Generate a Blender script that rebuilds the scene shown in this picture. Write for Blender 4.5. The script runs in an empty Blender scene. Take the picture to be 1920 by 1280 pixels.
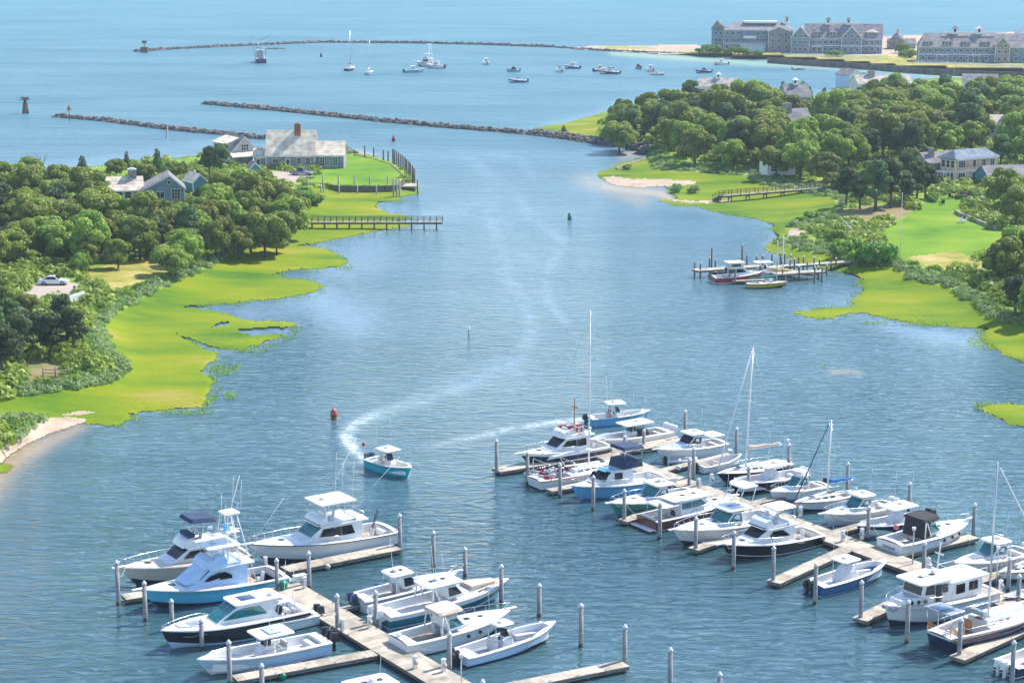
import bpy, bmesh, math, random
import numpy as np
from mathutils import Vector, Matrix
random.seed(7); RNG = np.random.RandomState(11)
C = bpy.context.scene.collection
# ---------------------------------------------------------------- camera
F_PX, CAM_H = 3733.0, 60.0
PITCH = math.atan(790/F_PX)
sc = bpy.context.scene
cam_d = bpy.data.cameras.new('camera'); cam = bpy.data.objects.new('camera', cam_d); C.objects.link(cam)
cam.location = (0, 0, CAM_H); cam.rotation_euler = (math.pi/2-PITCH, 0, 0)
cam_d.sensor_width = 36; cam_d.lens = 36*F_PX/1920; cam_d.clip_start = 1; cam_d.clip_end = 60000
sc.camera = cam
# ---------------------------------------------------------------- light
SUN_AZ, SUN_EL = math.radians(38), math.radians(48)
S = Vector((math.cos(SUN_EL)*math.cos(SUN_AZ), math.cos(SUN_EL)*math.sin(SUN_AZ), math.sin(SUN_EL)))
world = bpy.data.worlds.new('World'); sc.world = world; world.use_nodes = True
wn = world.node_tree; sky = wn.nodes.new('ShaderNodeTexSky'); sky.sky_type = 'NISHITA'; sky.sun_disc = False
sky.sun_elevation = SUN_EL; sky.sun_rotation = math.atan2(S.x, S.y); sky.air_density = 1.0; sky.dust_density = 0.2; sky.ozone_density = 2.2
wn.nodes['Background'].inputs[1].default_value = 0.15
wn.links.new(sky.outputs[0], wn.nodes['Background'].inputs[0])
sl = bpy.data.lights.new('sun', 'SUN'); sl.energy = 4.2; sl.angle = math.radians(0.53); sl.color = (1, .94, .86)
so = bpy.data.objects.new('sun', sl); C.objects.link(so); so.rotation_euler = S.to_track_quat('Z', 'Y').to_euler()
sc.view_settings.view_transform = 'Standard'; sc.view_settings.look = 'None'; sc.view_settings.exposure = 0.80
sc.view_settings.gamma = 1; sc.view_settings.use_curve_mapping = False
sc.cycles.max_bounces = 6; sc.cycles.transparent_max_bounces = 8
# ---------------------------------------------------------------- mapping photo pixel -> point on a level plane
cp, sp = math.cos(PITCH), math.sin(PITCH)
def G(x, y, z=0.0):
    u = (x-960)/F_PX; v = (y-640)/F_PX
    dz = -sp-v*cp; t = (z-CAM_H)/dz
    return Vector((u*t, (cp-v*sp)*t, z))
def Gn(x, y, z):
    u = (x-960)/F_PX; v = (y-640)/F_PX; t = (z-CAM_H)/(-sp-v*cp)
    return np.stack([u*t, (cp-v*sp)*t, z+0*t], -1)
def P(w):
    d = Vector(w)-Vector((0, 0, CAM_H)); dep = d.y*cp-d.z*sp
    return 960+F_PX*d.x/dep, 640+F_PX*(-d.y*sp-d.z*cp)/dep
# ---------------------------------------------------------------- object helpers
def tag(o, label=None, cat=None, group=None, kind=None):
    if label: o['label'] = label
    if cat: o['category'] = cat
    if group: o['group'] = group
    if kind: o['kind'] = kind
    return o
def empty(name, loc=(0, 0, 0), rz=0.0, label=None, cat=None, group=None):
    o = bpy.data.objects.new(name, None); C.objects.link(o); o.location = loc; o.rotation_euler = (0, 0, rz); o.empty_display_size = .2
    return tag(o, label, cat, group)
class MB:
    """collects shapes and links them as one mesh object"""
    def __init__(s): s.v = []; s.f = []; s.m = []; s.sm = []
    def add(s, vs, fs, mi=0, smooth=False):
        b = len(s.v); s.v += [tuple(v) for v in vs]
        for f in fs: s.f.append([i+b for i in f]); s.m.append(mi); s.sm.append(smooth)
        return s
    def box(s, x0, x1, y0, y1, z0, z1, mi=0):
        vs = [(x, y, z) for z in (z0, z1) for y in (y0, y1) for x in (x0, x1)]
        return s.add(vs, [(0, 2, 3, 1), (4, 5, 7, 6), (0, 1, 5, 4), (1, 3, 7, 5), (3, 2, 6, 7), (2, 0, 4, 6)], mi)
    def hexa(s, bot, top, mi=0):
        n = len(bot); vs = list(bot)+list(top)
        fs = [tuple(range(n))[::-1], tuple(range(n, 2*n))]+[(i, (i+1) % n, n+(i+1) % n, n+i) for i in range(n)]
        return s.add(vs, fs, mi)
    def tube(s, pts, r, n=5, mi=0, r2=None, cap=True):
        pts = [Vector(p) for p in pts]; vs = []; fs = []; N = len(pts)
        for i, p in enumerate(pts):
            d = (pts[min(i+1, N-1)]-pts[max(i-1, 0)]); d = d.normalized() if d.length > 1e-9 else Vector((0, 0, 1))
            a = d.cross(Vector((0, 0, 1)) if abs(d.z) < .9 else Vector((1, 0, 0))).normalized(); b = d.cross(a)
            rr = r if r2 is None else r+(r2-r)*i/(N-1)
            for k in range(n):
                t = 2*math.pi*k/n; vs.append(p+a*rr*math.cos(t)+b*rr*math.sin(t))
        for i in range(N-1):
            for k in range(n): fs.append((i*n+k, i*n+(k+1) % n, (i+1)*n+(k+1) % n, (i+1)*n+k))
        if cap: fs += [tuple(range(n))[::-1], tuple(range((N-1)*n, N*n))]
        return s.add(vs, fs, mi, True)
    def lathe(s, prof, n=12, c=(0, 0, 0), mi=0, ax='z'):
        vs = []; fs = []; m = len(prof)
        for r, z in prof:
            for k in range(n):
                t = 2*math.pi*k/n; q = (r*math.cos(t), r*math.sin(t), z)
                if ax == 'x': q = (q[2], q[0], q[1])
                if ax == 'y': q = (q[0], q[2], q[1])
                vs.append((c[0]+q[0], c[1]+q[1], c[2]+q[2]))
        for i in range(m-1):
            for k in range(n): fs.append((i*n+k, i*n+(k+1) % n, (i+1)*n+(k+1) % n, (i+1)*n+k))
        fs += [tuple(range(n))[::-1], tuple(range((m-1)*n, m*n))]
        return s.add(vs, fs, mi, True)
    def build(s, name, mats, parent=None, bevel=0, label=None, loc=None):
        me = bpy.data.meshes.new(name); me.from_pydata(s.v, [], s.f)
        if not isinstance(mats, (list, tuple)): mats = [mats]
        for m in mats: me.materials.append(m)
        me.polygons.foreach_set('material_index', s.m); me.polygons.foreach_set('use_smooth', s.sm)
        bm = bmesh.new(); bm.from_mesh(me)
        if bevel:
            es = [e for e in bm.edges if len(e.link_faces) == 2 and e.calc_face_angle(0) > .5]
            try: bmesh.ops.bevel(bm, geom=es, offset=bevel, segments=2, affect='EDGES', profile=.6, clamp_overlap=True)
            except Exception: pass
        bmesh.ops.recalc_face_normals(bm, faces=bm.faces); bm.to_mesh(me); bm.free()
        if bevel: me.polygons.foreach_set('use_smooth', [True]*len(me.polygons)); me.set_sharp_from_angle(angle=.7)
        o = bpy.data.objects.new(name, me); C.objects.link(o)
        if parent: o.parent = parent
        if loc is not None: o.location = loc
        if label: o['label'] = label
        return o
def copy_tree(o, parent=None):
    c = o.copy(); C.objects.link(c)
    if parent: c.parent = parent
    for ch in o.children: copy_tree(ch, c)
    return c
# ---------------------------------------------------------------- materials
M = {}
def pm(name, col, rough=.5, metal=0.0, var=.12, nscale=1.5, bump=0.0, bscale=8.0, coat=0.0, col2=None, spec=.5):
    m = bpy.data.materials.new(name); m.use_nodes = True; nt = m.node_tree; b = nt.nodes['Principled BSDF']
    b.inputs['Roughness'].default_value = rough; b.inputs['Metallic'].default_value = metal; b.inputs['Specular IOR Level'].default_value = spec
    if coat: b.inputs['Coat Weight'].default_value = coat; b.inputs['Coat Roughness'].default_value = .08
    tc = nt.nodes.new('ShaderNodeTexCoord'); nz = nt.nodes.new('ShaderNodeTexNoise'); nz.inputs['Scale'].default_value = nscale; nz.inputs['Detail'].default_value = 5
    nt.links.new(tc.outputs['Object'], nz.inputs['Vector'])
    mx = nt.nodes.new('ShaderNodeMix'); mx.data_type = 'RGBA'
    c2 = col2 or tuple(c*(1-var*1.6) for c in col)
    mx.inputs['A'].default_value = (*[min(1, c*(1+var*.6)) for c in col], 1) if not col2 else (*col, 1); mx.inputs['B'].default_value = (*c2, 1)
    rp = nt.nodes.new('ShaderNodeMapRange'); rp.inputs['From Min'].default_value = .3; rp.inputs['From Max'].default_value = .7
    nt.links.new(nz.outputs['Fac'], rp.inputs['Value']); nt.links.new(rp.outputs[0], mx.inputs['Factor']); nt.links.new(mx.outputs['Result'], b.inputs['Base Color'])
    if bump:
        n2 = nt.nodes.new('ShaderNodeTexNoise'); n2.inputs['Scale'].default_value = bscale; n2.inputs['Detail'].default_value = 4
        bp = nt.nodes.new('ShaderNodeBump'); bp.inputs['Strength'].default_value = bump; bp.inputs['Distance'].default_value = .1
        nt.links.new(tc.outputs['Object'], n2.inputs['Vector']); nt.links.new(n2.outputs['Fac'], bp.inputs['Height']); nt.links.new(bp.outputs[0], b.inputs['Normal'])
    M[name] = m; return m
def lined(name, col, colg, scale, axis, rough=.85, width=.12, rot=None, var=.3):
    """boards, shingles or courses: thin darker joints repeated along an axis"""
    m = pm(name, col, rough, var=var, nscale=.7); nt = m.node_tree; b = nt.nodes['Principled BSDF']
    tc = [n for n in nt.nodes if n.type == 'TEX_COORD'][0]; mp = nt.nodes.new('ShaderNodeSeparateXYZ'); nt.links.new(tc.outputs['Object'], mp.inputs[0])
    mu = nt.nodes.new('ShaderNodeMath'); mu.operation = 'MULTIPLY'; mu.inputs[1].default_value = scale; nt.links.new(mp.outputs[axis], mu.inputs[0])
    fl = nt.nodes.new('ShaderNodeMath'); fl.operation = 'FLOOR'; nt.links.new(mu.outputs[0], fl.inputs[0])
    fr = nt.nodes.new('ShaderNodeMath'); fr.operation = 'FRACT'; nt.links.new(mu.outputs[0], fr.inputs[0])
    lt = nt.nodes.new('ShaderNodeMath'); lt.operation = 'LESS_THAN'; lt.inputs[1].default_value = width; nt.links.new(fr.outputs[0], lt.inputs[0])
    wn_ = nt.nodes.new('ShaderNodeTexWhiteNoise'); wn_.noise_dimensions = '1D'; nt.links.new(fl.outputs[0], wn_.inputs['W'])
    old = b.inputs['Base Color'].links[0].from_socket
    hs = nt.nodes.new('ShaderNodeHueSaturation'); mr = nt.nodes.new('ShaderNodeMapRange'); mr.inputs['To Min'].default_value = .82; mr.inputs['To Max'].default_value = 1.12
    nt.links.new(wn_.outputs['Value'], mr.inputs['Value']); nt.links.new(mr.outputs[0], hs.inputs['Value']); nt.links.new(old, hs.inputs['Color'])
    mx = nt.nodes.new('ShaderNodeMix'); mx.data_type = 'RGBA'; mx.inputs['B'].default_value = (*colg, 1)
    nt.links.new(lt.outputs[0], mx.inputs['Factor']); nt.links.new(hs.outputs[0], mx.inputs['A']); nt.links.new(mx.outputs['Result'], b.inputs['Base Color'])
    return m
def leafmat(name, cols, rough=.55, vary=True):
    """foliage: per-leaf tint attribute mixes three greens, object random shifts hue a little"""
    m = bpy.data.materials.new(name); m.use_nodes = True; nt = m.node_tree; b = nt.nodes['Principled BSDF']; b.inputs['Roughness'].default_value = rough
    b.inputs['Specular IOR Level'].default_value = .3
    at = nt.nodes.new('ShaderNodeAttribute'); at.attribute_name = 'tint'; cr = nt.nodes.new('ShaderNodeValToRGB')
    cr.color_ramp.elements[0].color = (*cols[0], 1); cr.color_ramp.elements[1].color = (*cols[-1], 1)
    for i, c in enumerate(cols[1:-1]): e = cr.color_ramp.elements.new((i+1)/(len(cols)-1)); e.color = (*c, 1)
    nt.links.new(at.outputs['Fac'], cr.inputs[0]); oi = nt.nodes.new('ShaderNodeObjectInfo')
    hs = nt.nodes.new('ShaderNodeHueSaturation'); m1 = nt.nodes.new('ShaderNodeMapRange'); m1.inputs['To Min'].default_value = .482; m1.inputs['To Max'].default_value = .525
    m2 = nt.nodes.new('ShaderNodeMapRange'); m2.inputs['To Min'].default_value = .72 if vary else .95; m2.inputs['To Max'].default_value = 1.45 if vary else 1.1
    nt.links.new(oi.outputs['Random'], m1.inputs['Value']); nt.links.new(oi.outputs['Random'], m2.inputs['Value'])
    nt.links.new(m1.outputs[0], hs.inputs['Hue']); nt.links.new(m2.outputs[0], hs.inputs['Value']); nt.links.new(cr.outputs[0], hs.inputs['Color'])
    nt.links.new(hs.outputs[0], b.inputs['Base Color'])
    tr = nt.nodes.new('ShaderNodeBsdfTranslucent'); nt.links.new(hs.outputs[0], tr.inputs['Color']); ms = nt.nodes.new('ShaderNodeMixShader'); ms.inputs[0].default_value = .38
    out = nt.nodes['Material Output']; nt.links.new(b.outputs[0], ms.inputs[1]); nt.links.new(tr.outputs[0], ms.inputs[2]); nt.links.new(ms.outputs[0], out.inputs['Surface'])
    M[name] = m; return m
leafmat('oak_leaves', [(.135, .195, .028), (.24, .31, .042), (.42, .46, .085)])
leafmat('pine_needles', [(.06, .11, .04), (.105, .17, .055), (.19, .25, .075)])
leafmat('bright_shrub', [(.08, .17, .02), (.17, .30, .025), (.32, .44, .05)], vary=False)
leafmat('sage_shrub', [(.15, .27, .08), (.27, .42, .14), (.40, .55, .22)], vary=False)
pm('bark', (.12, .095, .075), .9, bump=.5, bscale=5)
pm('gelcoat', (.80, .80, .80), .28, var=.04, coat=.3); pm('deck_white', (.74, .73, .70), .5, var=.05)
pm('cream_paint', (.66, .60, .50), .4, var=.06); pm('navy_canvas', (.025, .05, .12), .8, var=.2); pm('black_canvas', (.018, .018, .022), .75, var=.2)
pm('tan_canvas', (.62, .52, .40), .85, var=.1, bump=.3); pm('blue_canvas', (.01, .16, .46), .8, var=.2, bump=.4); pm('green_canvas', (.0, .24, .19), .8, bump=.4)
pm('white_canvas', (.72, .74, .78), .8, var=.08, bump=.4, bscale=3); pm('sky_canvas', (.52, .70, .90), .75, var=.08, bump=.4, bscale=2)
pm('tinted_glass', (.010, .016, .022), .06, var=.2, spec=.4); pm('teal_glass', (.02, .20, .22), .06, var=.3, nscale=2, spec=.8); pm('dark_interior', (.03, .03, .035), .6)
pm('hull_skyblue', (.13, .60, .84), .22, var=.04, coat=.5); pm('hull_black', (.012, .013, .018), .15, coat=.6); pm('hull_navy', (.012, .022, .07), .15, coat=.6)
pm('hull_teal', (.01, .46, .52), .22, var=.04, coat=.5); pm('hull_seagreen', (.05, .30, .27), .25, coat=.5); pm('hull_blue', (.02, .12, .30), .2, coat=.5); pm('hull_deepteal', (.01, .15, .22), .2, coat=.5)
pm('hull_maroon', (.16, .03, .022), .25, coat=.5); pm('pale_wall', (.56, .55, .55), .7, var=.08); pm('hull_ice', (.50, .64, .80), .25, coat=.4, var=.04); pm('hull_red', (.36, .05, .035), .3, coat=.3); pm('hull_lobster', (.15, .45, .74), .25, coat=.4, var=.04); pm('hull_yellow', (.62, .42, .03), .35, var=.1)
pm('hull_gray', (.30, .33, .37), .3, coat=.3); pm('bottom_paint', (.02, .022, .035), .7); pm('boot_stripe', (.02, .05, .10), .4)
pm('teak', (.36, .20, .10), .6, var=.3); pm('teak_pale', (.50, .40, .29), .65, var=.2); pm('varnish', (.40, .17, .04), .25, coat=.5)
pm('aluminium', (.62, .64, .66), .35, .8, var=.05); pm('stainless', (.7, .7, .72), .22, .9, var=.03); pm('rope', (.45, .42, .36), .9); pm('black_plastic', (.015, .016, .02), .35); pm('outboard_blue', (.02, .05, .13), .3, coat=.4)
pm('rubber', (.02, .02, .02), .7); pm('cushion', (.62, .62, .62), .7, var=.06); pm('solar_panel', (.05, .08, .16), .12); pm('red_plastic', (.55, .05, .04), .4); pm('orange_plastic', (.7, .22, .04), .4); pm('yellow_plastic', (.70, .50, .04), .4)
pm('green_plastic', (.0, .22, .12), .4); pm('pink_buoy', (.75, .22, .2), .4); pm('hypalon', (.58, .60, .62), .55, var=.06)
lined('dock_boards', (.52, .455, .36), (.32, .27, .21), 1/.145, 0, .85, .10); pm('dock_beam', (.23, .20, .165), .9, var=.3); lined('weathered_boards', (.38, .34, .29), (.12, .1, .085), 1/.15, 0, .9, .12)
pm('piling_wood', (.34, .33, .32), .85, var=.25, nscale=2.5, bump=.3); pm('piling_cap', (.72, .73, .74), .5); pm('old_piling', (.16, .135, .115), .95, var=.35, bump=.5); pm('piling_wet', (.035, .035, .03), .5)
pm('rock', (.25, .225, .20), .9, var=.45, nscale=.6, bump=.8, bscale=1.5); pm('rock_dark', (.13, .12, .11), .85, var=.4, nscale=.6, bump=.8, bscale=1.5)
lined('shingle_wall', (.36, .36, .36), (.22, .22, .22), 1/.22, 2, .9, .12); lined('shingle_bluegray', (.25, .34, .44), (.17, .23, .31), 1/.22, 2, .9, .12); lined('clapboard_tan', (.78, .54, .38), (.56, .38, .27), 1/.2, 2, .85, .1)
lined('roof_pale', (.56, .49, .44), (.4, .35, .3), 1/.25, 2, .95, .15); lined('roof_cedar', (.95, .76, .60), (.68, .53, .42), 1/.25, 2, .95, .15); lined('roof_gray', (.30, .28, .29), (.2, .19, .19), 1/.22, 2, .95, .15); lined('roof_brown', (.33, .30, .31), (.24, .21, .22), 1/.22, 2, .95, .15)
lined('roof_metal', (.20, .25, .32), (.14, .17, .22), 1/.5, 0, .85, .08); lined('brick', (.33, .12, .075), (.30, .22, .18), 1/.09, 2, .9, .14)
pm('trim_white', (.78, .78, .77), .5, var=.05); pm('house_glass', (.025, .04, .055), .08, var=.3); pm('teal_paint', (.06, .24, .30), .6); pm('stone', (.36, .33, .29), .9, var=.3, bump=.6, bscale=3)
pm('flower_pink', (.45, .22, .28), .8, var=.4, nscale=3); pm('car_white', (.78, .78, .79), .18, coat=.8, var=.02); pm('car_gray', (.20, .22, .25), .2, coat=.8, var=.04)
pm('flag_red', (.55, .04, .05), .8); pm('flag_white', (.8, .8, .8), .8); pm('skin', (.45, .26, .19), .6); pm('cloth_red', (.4, .04, .05), .9); pm('cloth_dark', (.03, .04, .07), .9); pm('hair', (.05, .03, .02), .8); pm('seawall', (.16, .145, .125), .9, var=.35, nscale=.4, bump=.5)
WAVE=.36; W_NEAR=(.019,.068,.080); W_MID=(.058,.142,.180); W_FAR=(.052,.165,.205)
# ---------------------------------------------------------------- zones of land, traced on the ground plane
LEFT = [(-700,420),(-300,372),(0,328),(60,322),(130,316),(200,309),(320,297),(400,287),(470,280),(560,278),(640,280),(662,287),(700,292),(735,303),(760,318),(776,335),(783,347),(783,365),(750,368),(750,376),(706,379),(706,388),(722,398),(765,404),(770,411),(735,414),(776,422),(740,428),(690,436),(640,446),(600,454),(556,460),(600,464),(640,478),(653,488),(640,499),(600,503),(540,506),(512,514),(530,520),(580,525),(608,535),(590,548),(540,556),(500,563),(467,562),(440,570),(400,571),(342,575),(415,585),(450,597),(480,601),(520,602),(557,604),(545,614),(535,628),(500,640),(455,655),(430,656),(400,650),(375,640),(325,624),(350,637),(375,650),(410,662),(410,672),(385,683),(378,695),(400,710),(408,715),(395,722),(387,750),(382,762),(325,766),(275,770),(245,775),(246,785),(217,797),(190,796),(162,795),(155,790),(100,807),(50,830),(15,852),(0,865),(-200,960),(-700,1150)]
TUFTL = [(-300,885),(0,869),(15,870),(28,874),(15,881),(0,885),(-300,930)]
UPL = [(-700,400),(-300,365),(0,331),(130,319),(320,300),(400,290),(560,280),(640,282),(670,292),(735,306),(760,320),(770,345),(560,350),(575,365),(615,369),(590,382),(560,400),(530,425),(500,455),(475,467),(425,480),(400,495),(370,512),(325,530),(287,545),(250,570),(212,592),(197,610),(192,625),(205,645),(220,665),(240,690),(232,700),(200,717),(125,730),(50,742),(0,747),(-700,830)]
UPL2 = [(-700,800),(0,780),(40,778),(80,782),(86,790),(60,806),(40,825),(0,842),(-700,1050)]
SANDL = [(-700,900),(0,835),(40,818),(60,800),(85,784),(125,780),(163,786),(158,792),(100,809),(50,832),(15,854),(0,868),(-700,1170)]
RIGHT = [(2700,100),(1920,140),(1730,148),(1600,157),(1560,176),(1490,188),(1350,186),(1250,192),(1180,196),(1120,214),(1060,231),(1000,240),(1060,250),(1130,262),(1200,272),(1218,282),(1216,291),(1195,298),(1160,306),(1152,313),(1125,322),(1120,328),(1132,338),(1150,346),(1200,351),(1250,349),(1250,356),(1266,366),(1270,373),(1238,376),(1262,384),(1310,387),(1340,397),(1380,405),(1420,410),(1450,419),(1447,432),(1461,443),(1450,448),(1437,462),(1440,472),(1470,480),(1500,493),(1545,503),(1600,515),(1617,527),(1617,545),(1610,552),(1600,560),(1597,573),(1560,578),(1495,583),(1490,588),(1530,597),(1560,597),(1592,586),(1620,586),(1650,594),(1700,604),(1760,611),(1810,613),(1850,615),(1845,626),(1840,636),(1860,651),(1900,672),(1920,682),(2200,790),(2700,1000)]
PATCH = [(2700,745),(1920,757),(1860,757),(1840,762),(1846,771),(1872,783),(1897,796),(1920,799),(2700,830)]
UPR = [(2700,110),(1920,145),(1600,160),(1490,192),(1180,200),(1130,222),(1122,255),(1190,268),(1212,275),(1222,290),(1215,300),(1225,318),(1290,322),(1400,330),(1430,345),(1500,360),(1565,372),(1565,395),(1500,412),(1470,425),(1478,440),(1450,455),(1500,470),(1560,478),(1575,490),(1600,497),(1680,500),(1700,520),(1780,540),(1830,570),(1860,595),(1920,612),(2700,800)]
SANDR = [(1130,333),(1150,331),(1180,335),(1250,336),(1303,339),(1303,346),(1270,349),(1240,349),(1200,352),(1150,347)]
SANDR2 = [(1258,374),(1300,377),(1370,376),(1365,380),(1300,381),(1265,377)]
BAREL = [(112,778),(150,770),(180,772),(150,778)]
LAWNR = [(1650,430),(1690,412),(1712,395),(1725,380),(1745,368),(1830,365),(1838,378),(1800,392),(1800,402),(1840,418),(1870,430),(1990,450),(1990,480),(1850,480),(1830,492),(1800,500),(1700,494),(1650,470)]
DRYR = [(1700,482),(1790,470),(1840,490),(1860,508),(1820,512),(1740,500)]
LAWNL = [(585,345),(600,318),(640,292),(662,291),(700,296),(733,307),(752,320),(752,330),(742,342),(735,347),(640,350)]
DRIVE = [(470,330),(500,322),(560,321),(585,325),(583,334),(545,343),(500,344),(470,338)]
LAWNL2 = [(0,395),(0,340),(120,325),(260,312),(390,295),(398,305),(300,318),(160,340),(60,360)]
LOT = [(40,545),(75,528),(130,528),(148,533),(143,548),(148,562),(60,566)]
BARE2 = [(1478,432),(1500,425),(1512,432),(1500,445),(1480,442)]
DRY = [(140,512),(205,496),(285,483),(335,486),(332,510),(275,532),(210,548),(165,530)]
PATH2 = [(30,675),(90,668),(130,680),(110,712),(40,715)]
DIRTR = [(1560,400),(1620,385),(1700,382),(1712,395),(1690,410),(1600,420)]
HOTEL = [(1040,90),(1100,87),(1300,84),(1330,88),(1600,70),(1920,60),(3200,20),(3200,150),(1920,132),(1700,126),(1560,114),(1440,106),(1340,103),(1250,102),(1150,96)]
HGREEN = [(1110,90),(1150,86),(1210,88),(1240,93),(1180,93)]
def inpoly(x, y, poly):
    r = np.zeros(x.shape, bool); n = len(poly)
    for i in range(n):
        x0, y0 = poly[i]; x1, y1 = poly[(i+1) % n]
        if y0 == y1: continue
        c = ((y0 > y) != (y1 > y)); r ^= c & (x < (x1-x0)*(y-y0)/(y1-y0)+x0)
    return r
def wob(x, y, a=1.0):
    return a*(np.sin(x*.31+y*.17)+np.sin(x*.13-y*.41+1.7)+.8*np.sin(x*.77+y*.9+.5)+.7*np.sin(-x*.53+y*1.3))*.5
def blur(a, k, it=2):
    for _ in range(it):
        for ax in (0, 1):
            p = np.pad(a, [(k, k) if i == ax else (0, 0) for i in (0, 1)], mode='edge'); c = np.cumsum(p, ax)
            c = np.insert(c, 0, 0, ax); n = a.shape[ax]
            a = (np.take(c, range(2*k+1, 2*k+1+n), ax)-np.take(c, range(0, n), ax))/(2*k+1)
    return a
# elevation table every 4 px
EX = np.arange(-700, 2704, 4.0); EY = np.arange(40, 1280, 4.0); gx, gy = np.meshgrid(EX, EY)
up = inpoly(gx, gy, UPL) | inpoly(gx, gy, UPL2) | inpoly(gx, gy, UPR)
landm = up | inpoly(gx, gy, LEFT) | inpoly(gx, gy, RIGHT) | inpoly(gx, gy, PATCH) | inpoly(gx, gy, TUFTL)
hot = inpoly(gx, gy, HOTEL)
e_up = blur(up.astype(float), 6, 2)*1.7*np.clip((gy-100)/150, 0.5, 1)
e_l = np.clip((blur(landm.astype(float), 2, 2)-.5)*.5+.035, -.3, .2)
RAISE = [(470,345),(455,300),(480,285),(640,283),(662,289),(700,295),(735,306),(757,320),(760,332),(747,347),(700,350),(640,350),(600,345),(575,346)]
ELEV = np.where(hot, .35+1.45*np.clip((gx-1250)/90, 0, 1), np.maximum(e_up*np.clip(blur(landm.astype(float), 3, 2)*2-1, 0, 1), 0)+e_l)
ELEV = np.maximum(ELEV, 1.9*inpoly(gx, gy, RAISE)); ELEV = np.maximum(ELEV, np.where((gx > 590) & (gx < 750) & (gy > 344) & (gy < 366), 1.9*(366-gy)/20, -1))
def E(x, y):
    fx = np.clip((np.asarray(x)-EX[0])/4, 0, len(EX)-1.01); fy = np.clip((np.asarray(y)-EY[0])/4, 0, len(EY)-1.01)
    i = fx.astype(int); j = fy.astype(int); a = fx-i; b = fy-j
    return (ELEV[j, i]*(1-a)+ELEV[j, i+1]*a)*(1-b)+(ELEV[j+1, i]*(1-a)+ELEV[j+1, i+1]*a)*b
def GE(x, y, dz=0):
    z = float(E(x, y)); g = G(x, y, z); g.z += dz; return g
# --- zone materials
def groundmat(name, cols, scale=.08, bump=.6, bscale=2.0, rough=.95, streak=1.0):
    m = bpy.data.materials.new(name); m.use_nodes = True; nt = m.node_tree; b = nt.nodes['Principled BSDF']; b.inputs['Roughness'].default_value = rough; b.inputs['Specular IOR Level'].default_value = .2
    g = nt.nodes.new('ShaderNodeNewGeometry'); mp = nt.nodes.new('ShaderNodeMapping'); mp.inputs['Scale'].default_value = (scale*streak, scale, scale)
    nt.links.new(g.outputs['Position'], mp.inputs[0])
    n1 = nt.nodes.new('ShaderNodeTexNoise'); n1.inputs['Scale'].default_value = 1; n1.inputs['Detail'].default_value = 9; n1.inputs['Roughness'].default_value = .62; nt.links.new(mp.outputs[0], n1.inputs['Vector'])
    cr = nt.nodes.new('ShaderNodeValToRGB'); cr.color_ramp.elements[0].position = .34; cr.color_ramp.elements[1].position = .68
    cr.color_ramp.elements[0].color = (*cols[0], 1); cr.color_ramp.elements[1].color = (*cols[-1], 1)
    for i, c in enumerate(cols[1:-1]): e = cr.color_ramp.elements.new(.34+.34*(i+1)/(len(cols)-1)); e.color = (*c, 1)
    nt.links.new(n1.outputs['Fac'], cr.inputs[0]); nt.links.new(cr.outputs[0], b.inputs['Base Color'])
    n2 = nt.nodes.new('ShaderNodeTexNoise'); n2.inputs['Scale'].default_value = bscale; n2.inputs['Detail'].default_value = 5; nt.links.new(g.outputs['Position'], n2.inputs['Vector'])
    bp = nt.nodes.new('ShaderNodeBump'); bp.inputs['Strength'].default_value = bump; bp.inputs['Distance'].default_value = .25
    nt.links.new(n2.outputs['Fac'], bp.inputs['Height']); nt.links.new(bp.outputs[0], b.inputs['Normal']); M[name] = m; return m
groundmat('marsh_grass', [(.045, .14, .006), (.115, .20, .002), (.165, .235, .001), (.215, .255, .001), (.32, .26, .05)], .075, .6, 1.4, streak=.4)
groundmat('upland_ground', [(.09, .16, .02), (.17, .28, .03), (.27, .36, .05), (.42, .38, .13)], .16, .8, 1.2)
groundmat('lawn_grass', [(.08, .19, .008), (.12, .25, .008), (.17, .29, .012), (.24, .31, .03)], .07, .3, 3)
groundmat('dry_grass', [(.20, .22, .03), (.36, .32, .07), (.50, .40, .18)], .2, .6, 2)
groundmat('beach_sand', [(.38, .28, .19), (.47, .37, .27), (.55, .45, .34)], .3, .4, 2)
groundmat('drive_gravel', [(.40, .33, .27), (.48, .41, .35)], .5, .3, 4)
groundmat('bare_soil', [(.20, .17, .07), (.30, .23, .12), (.16, .20, .05)], .25, .6, 2)
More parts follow.
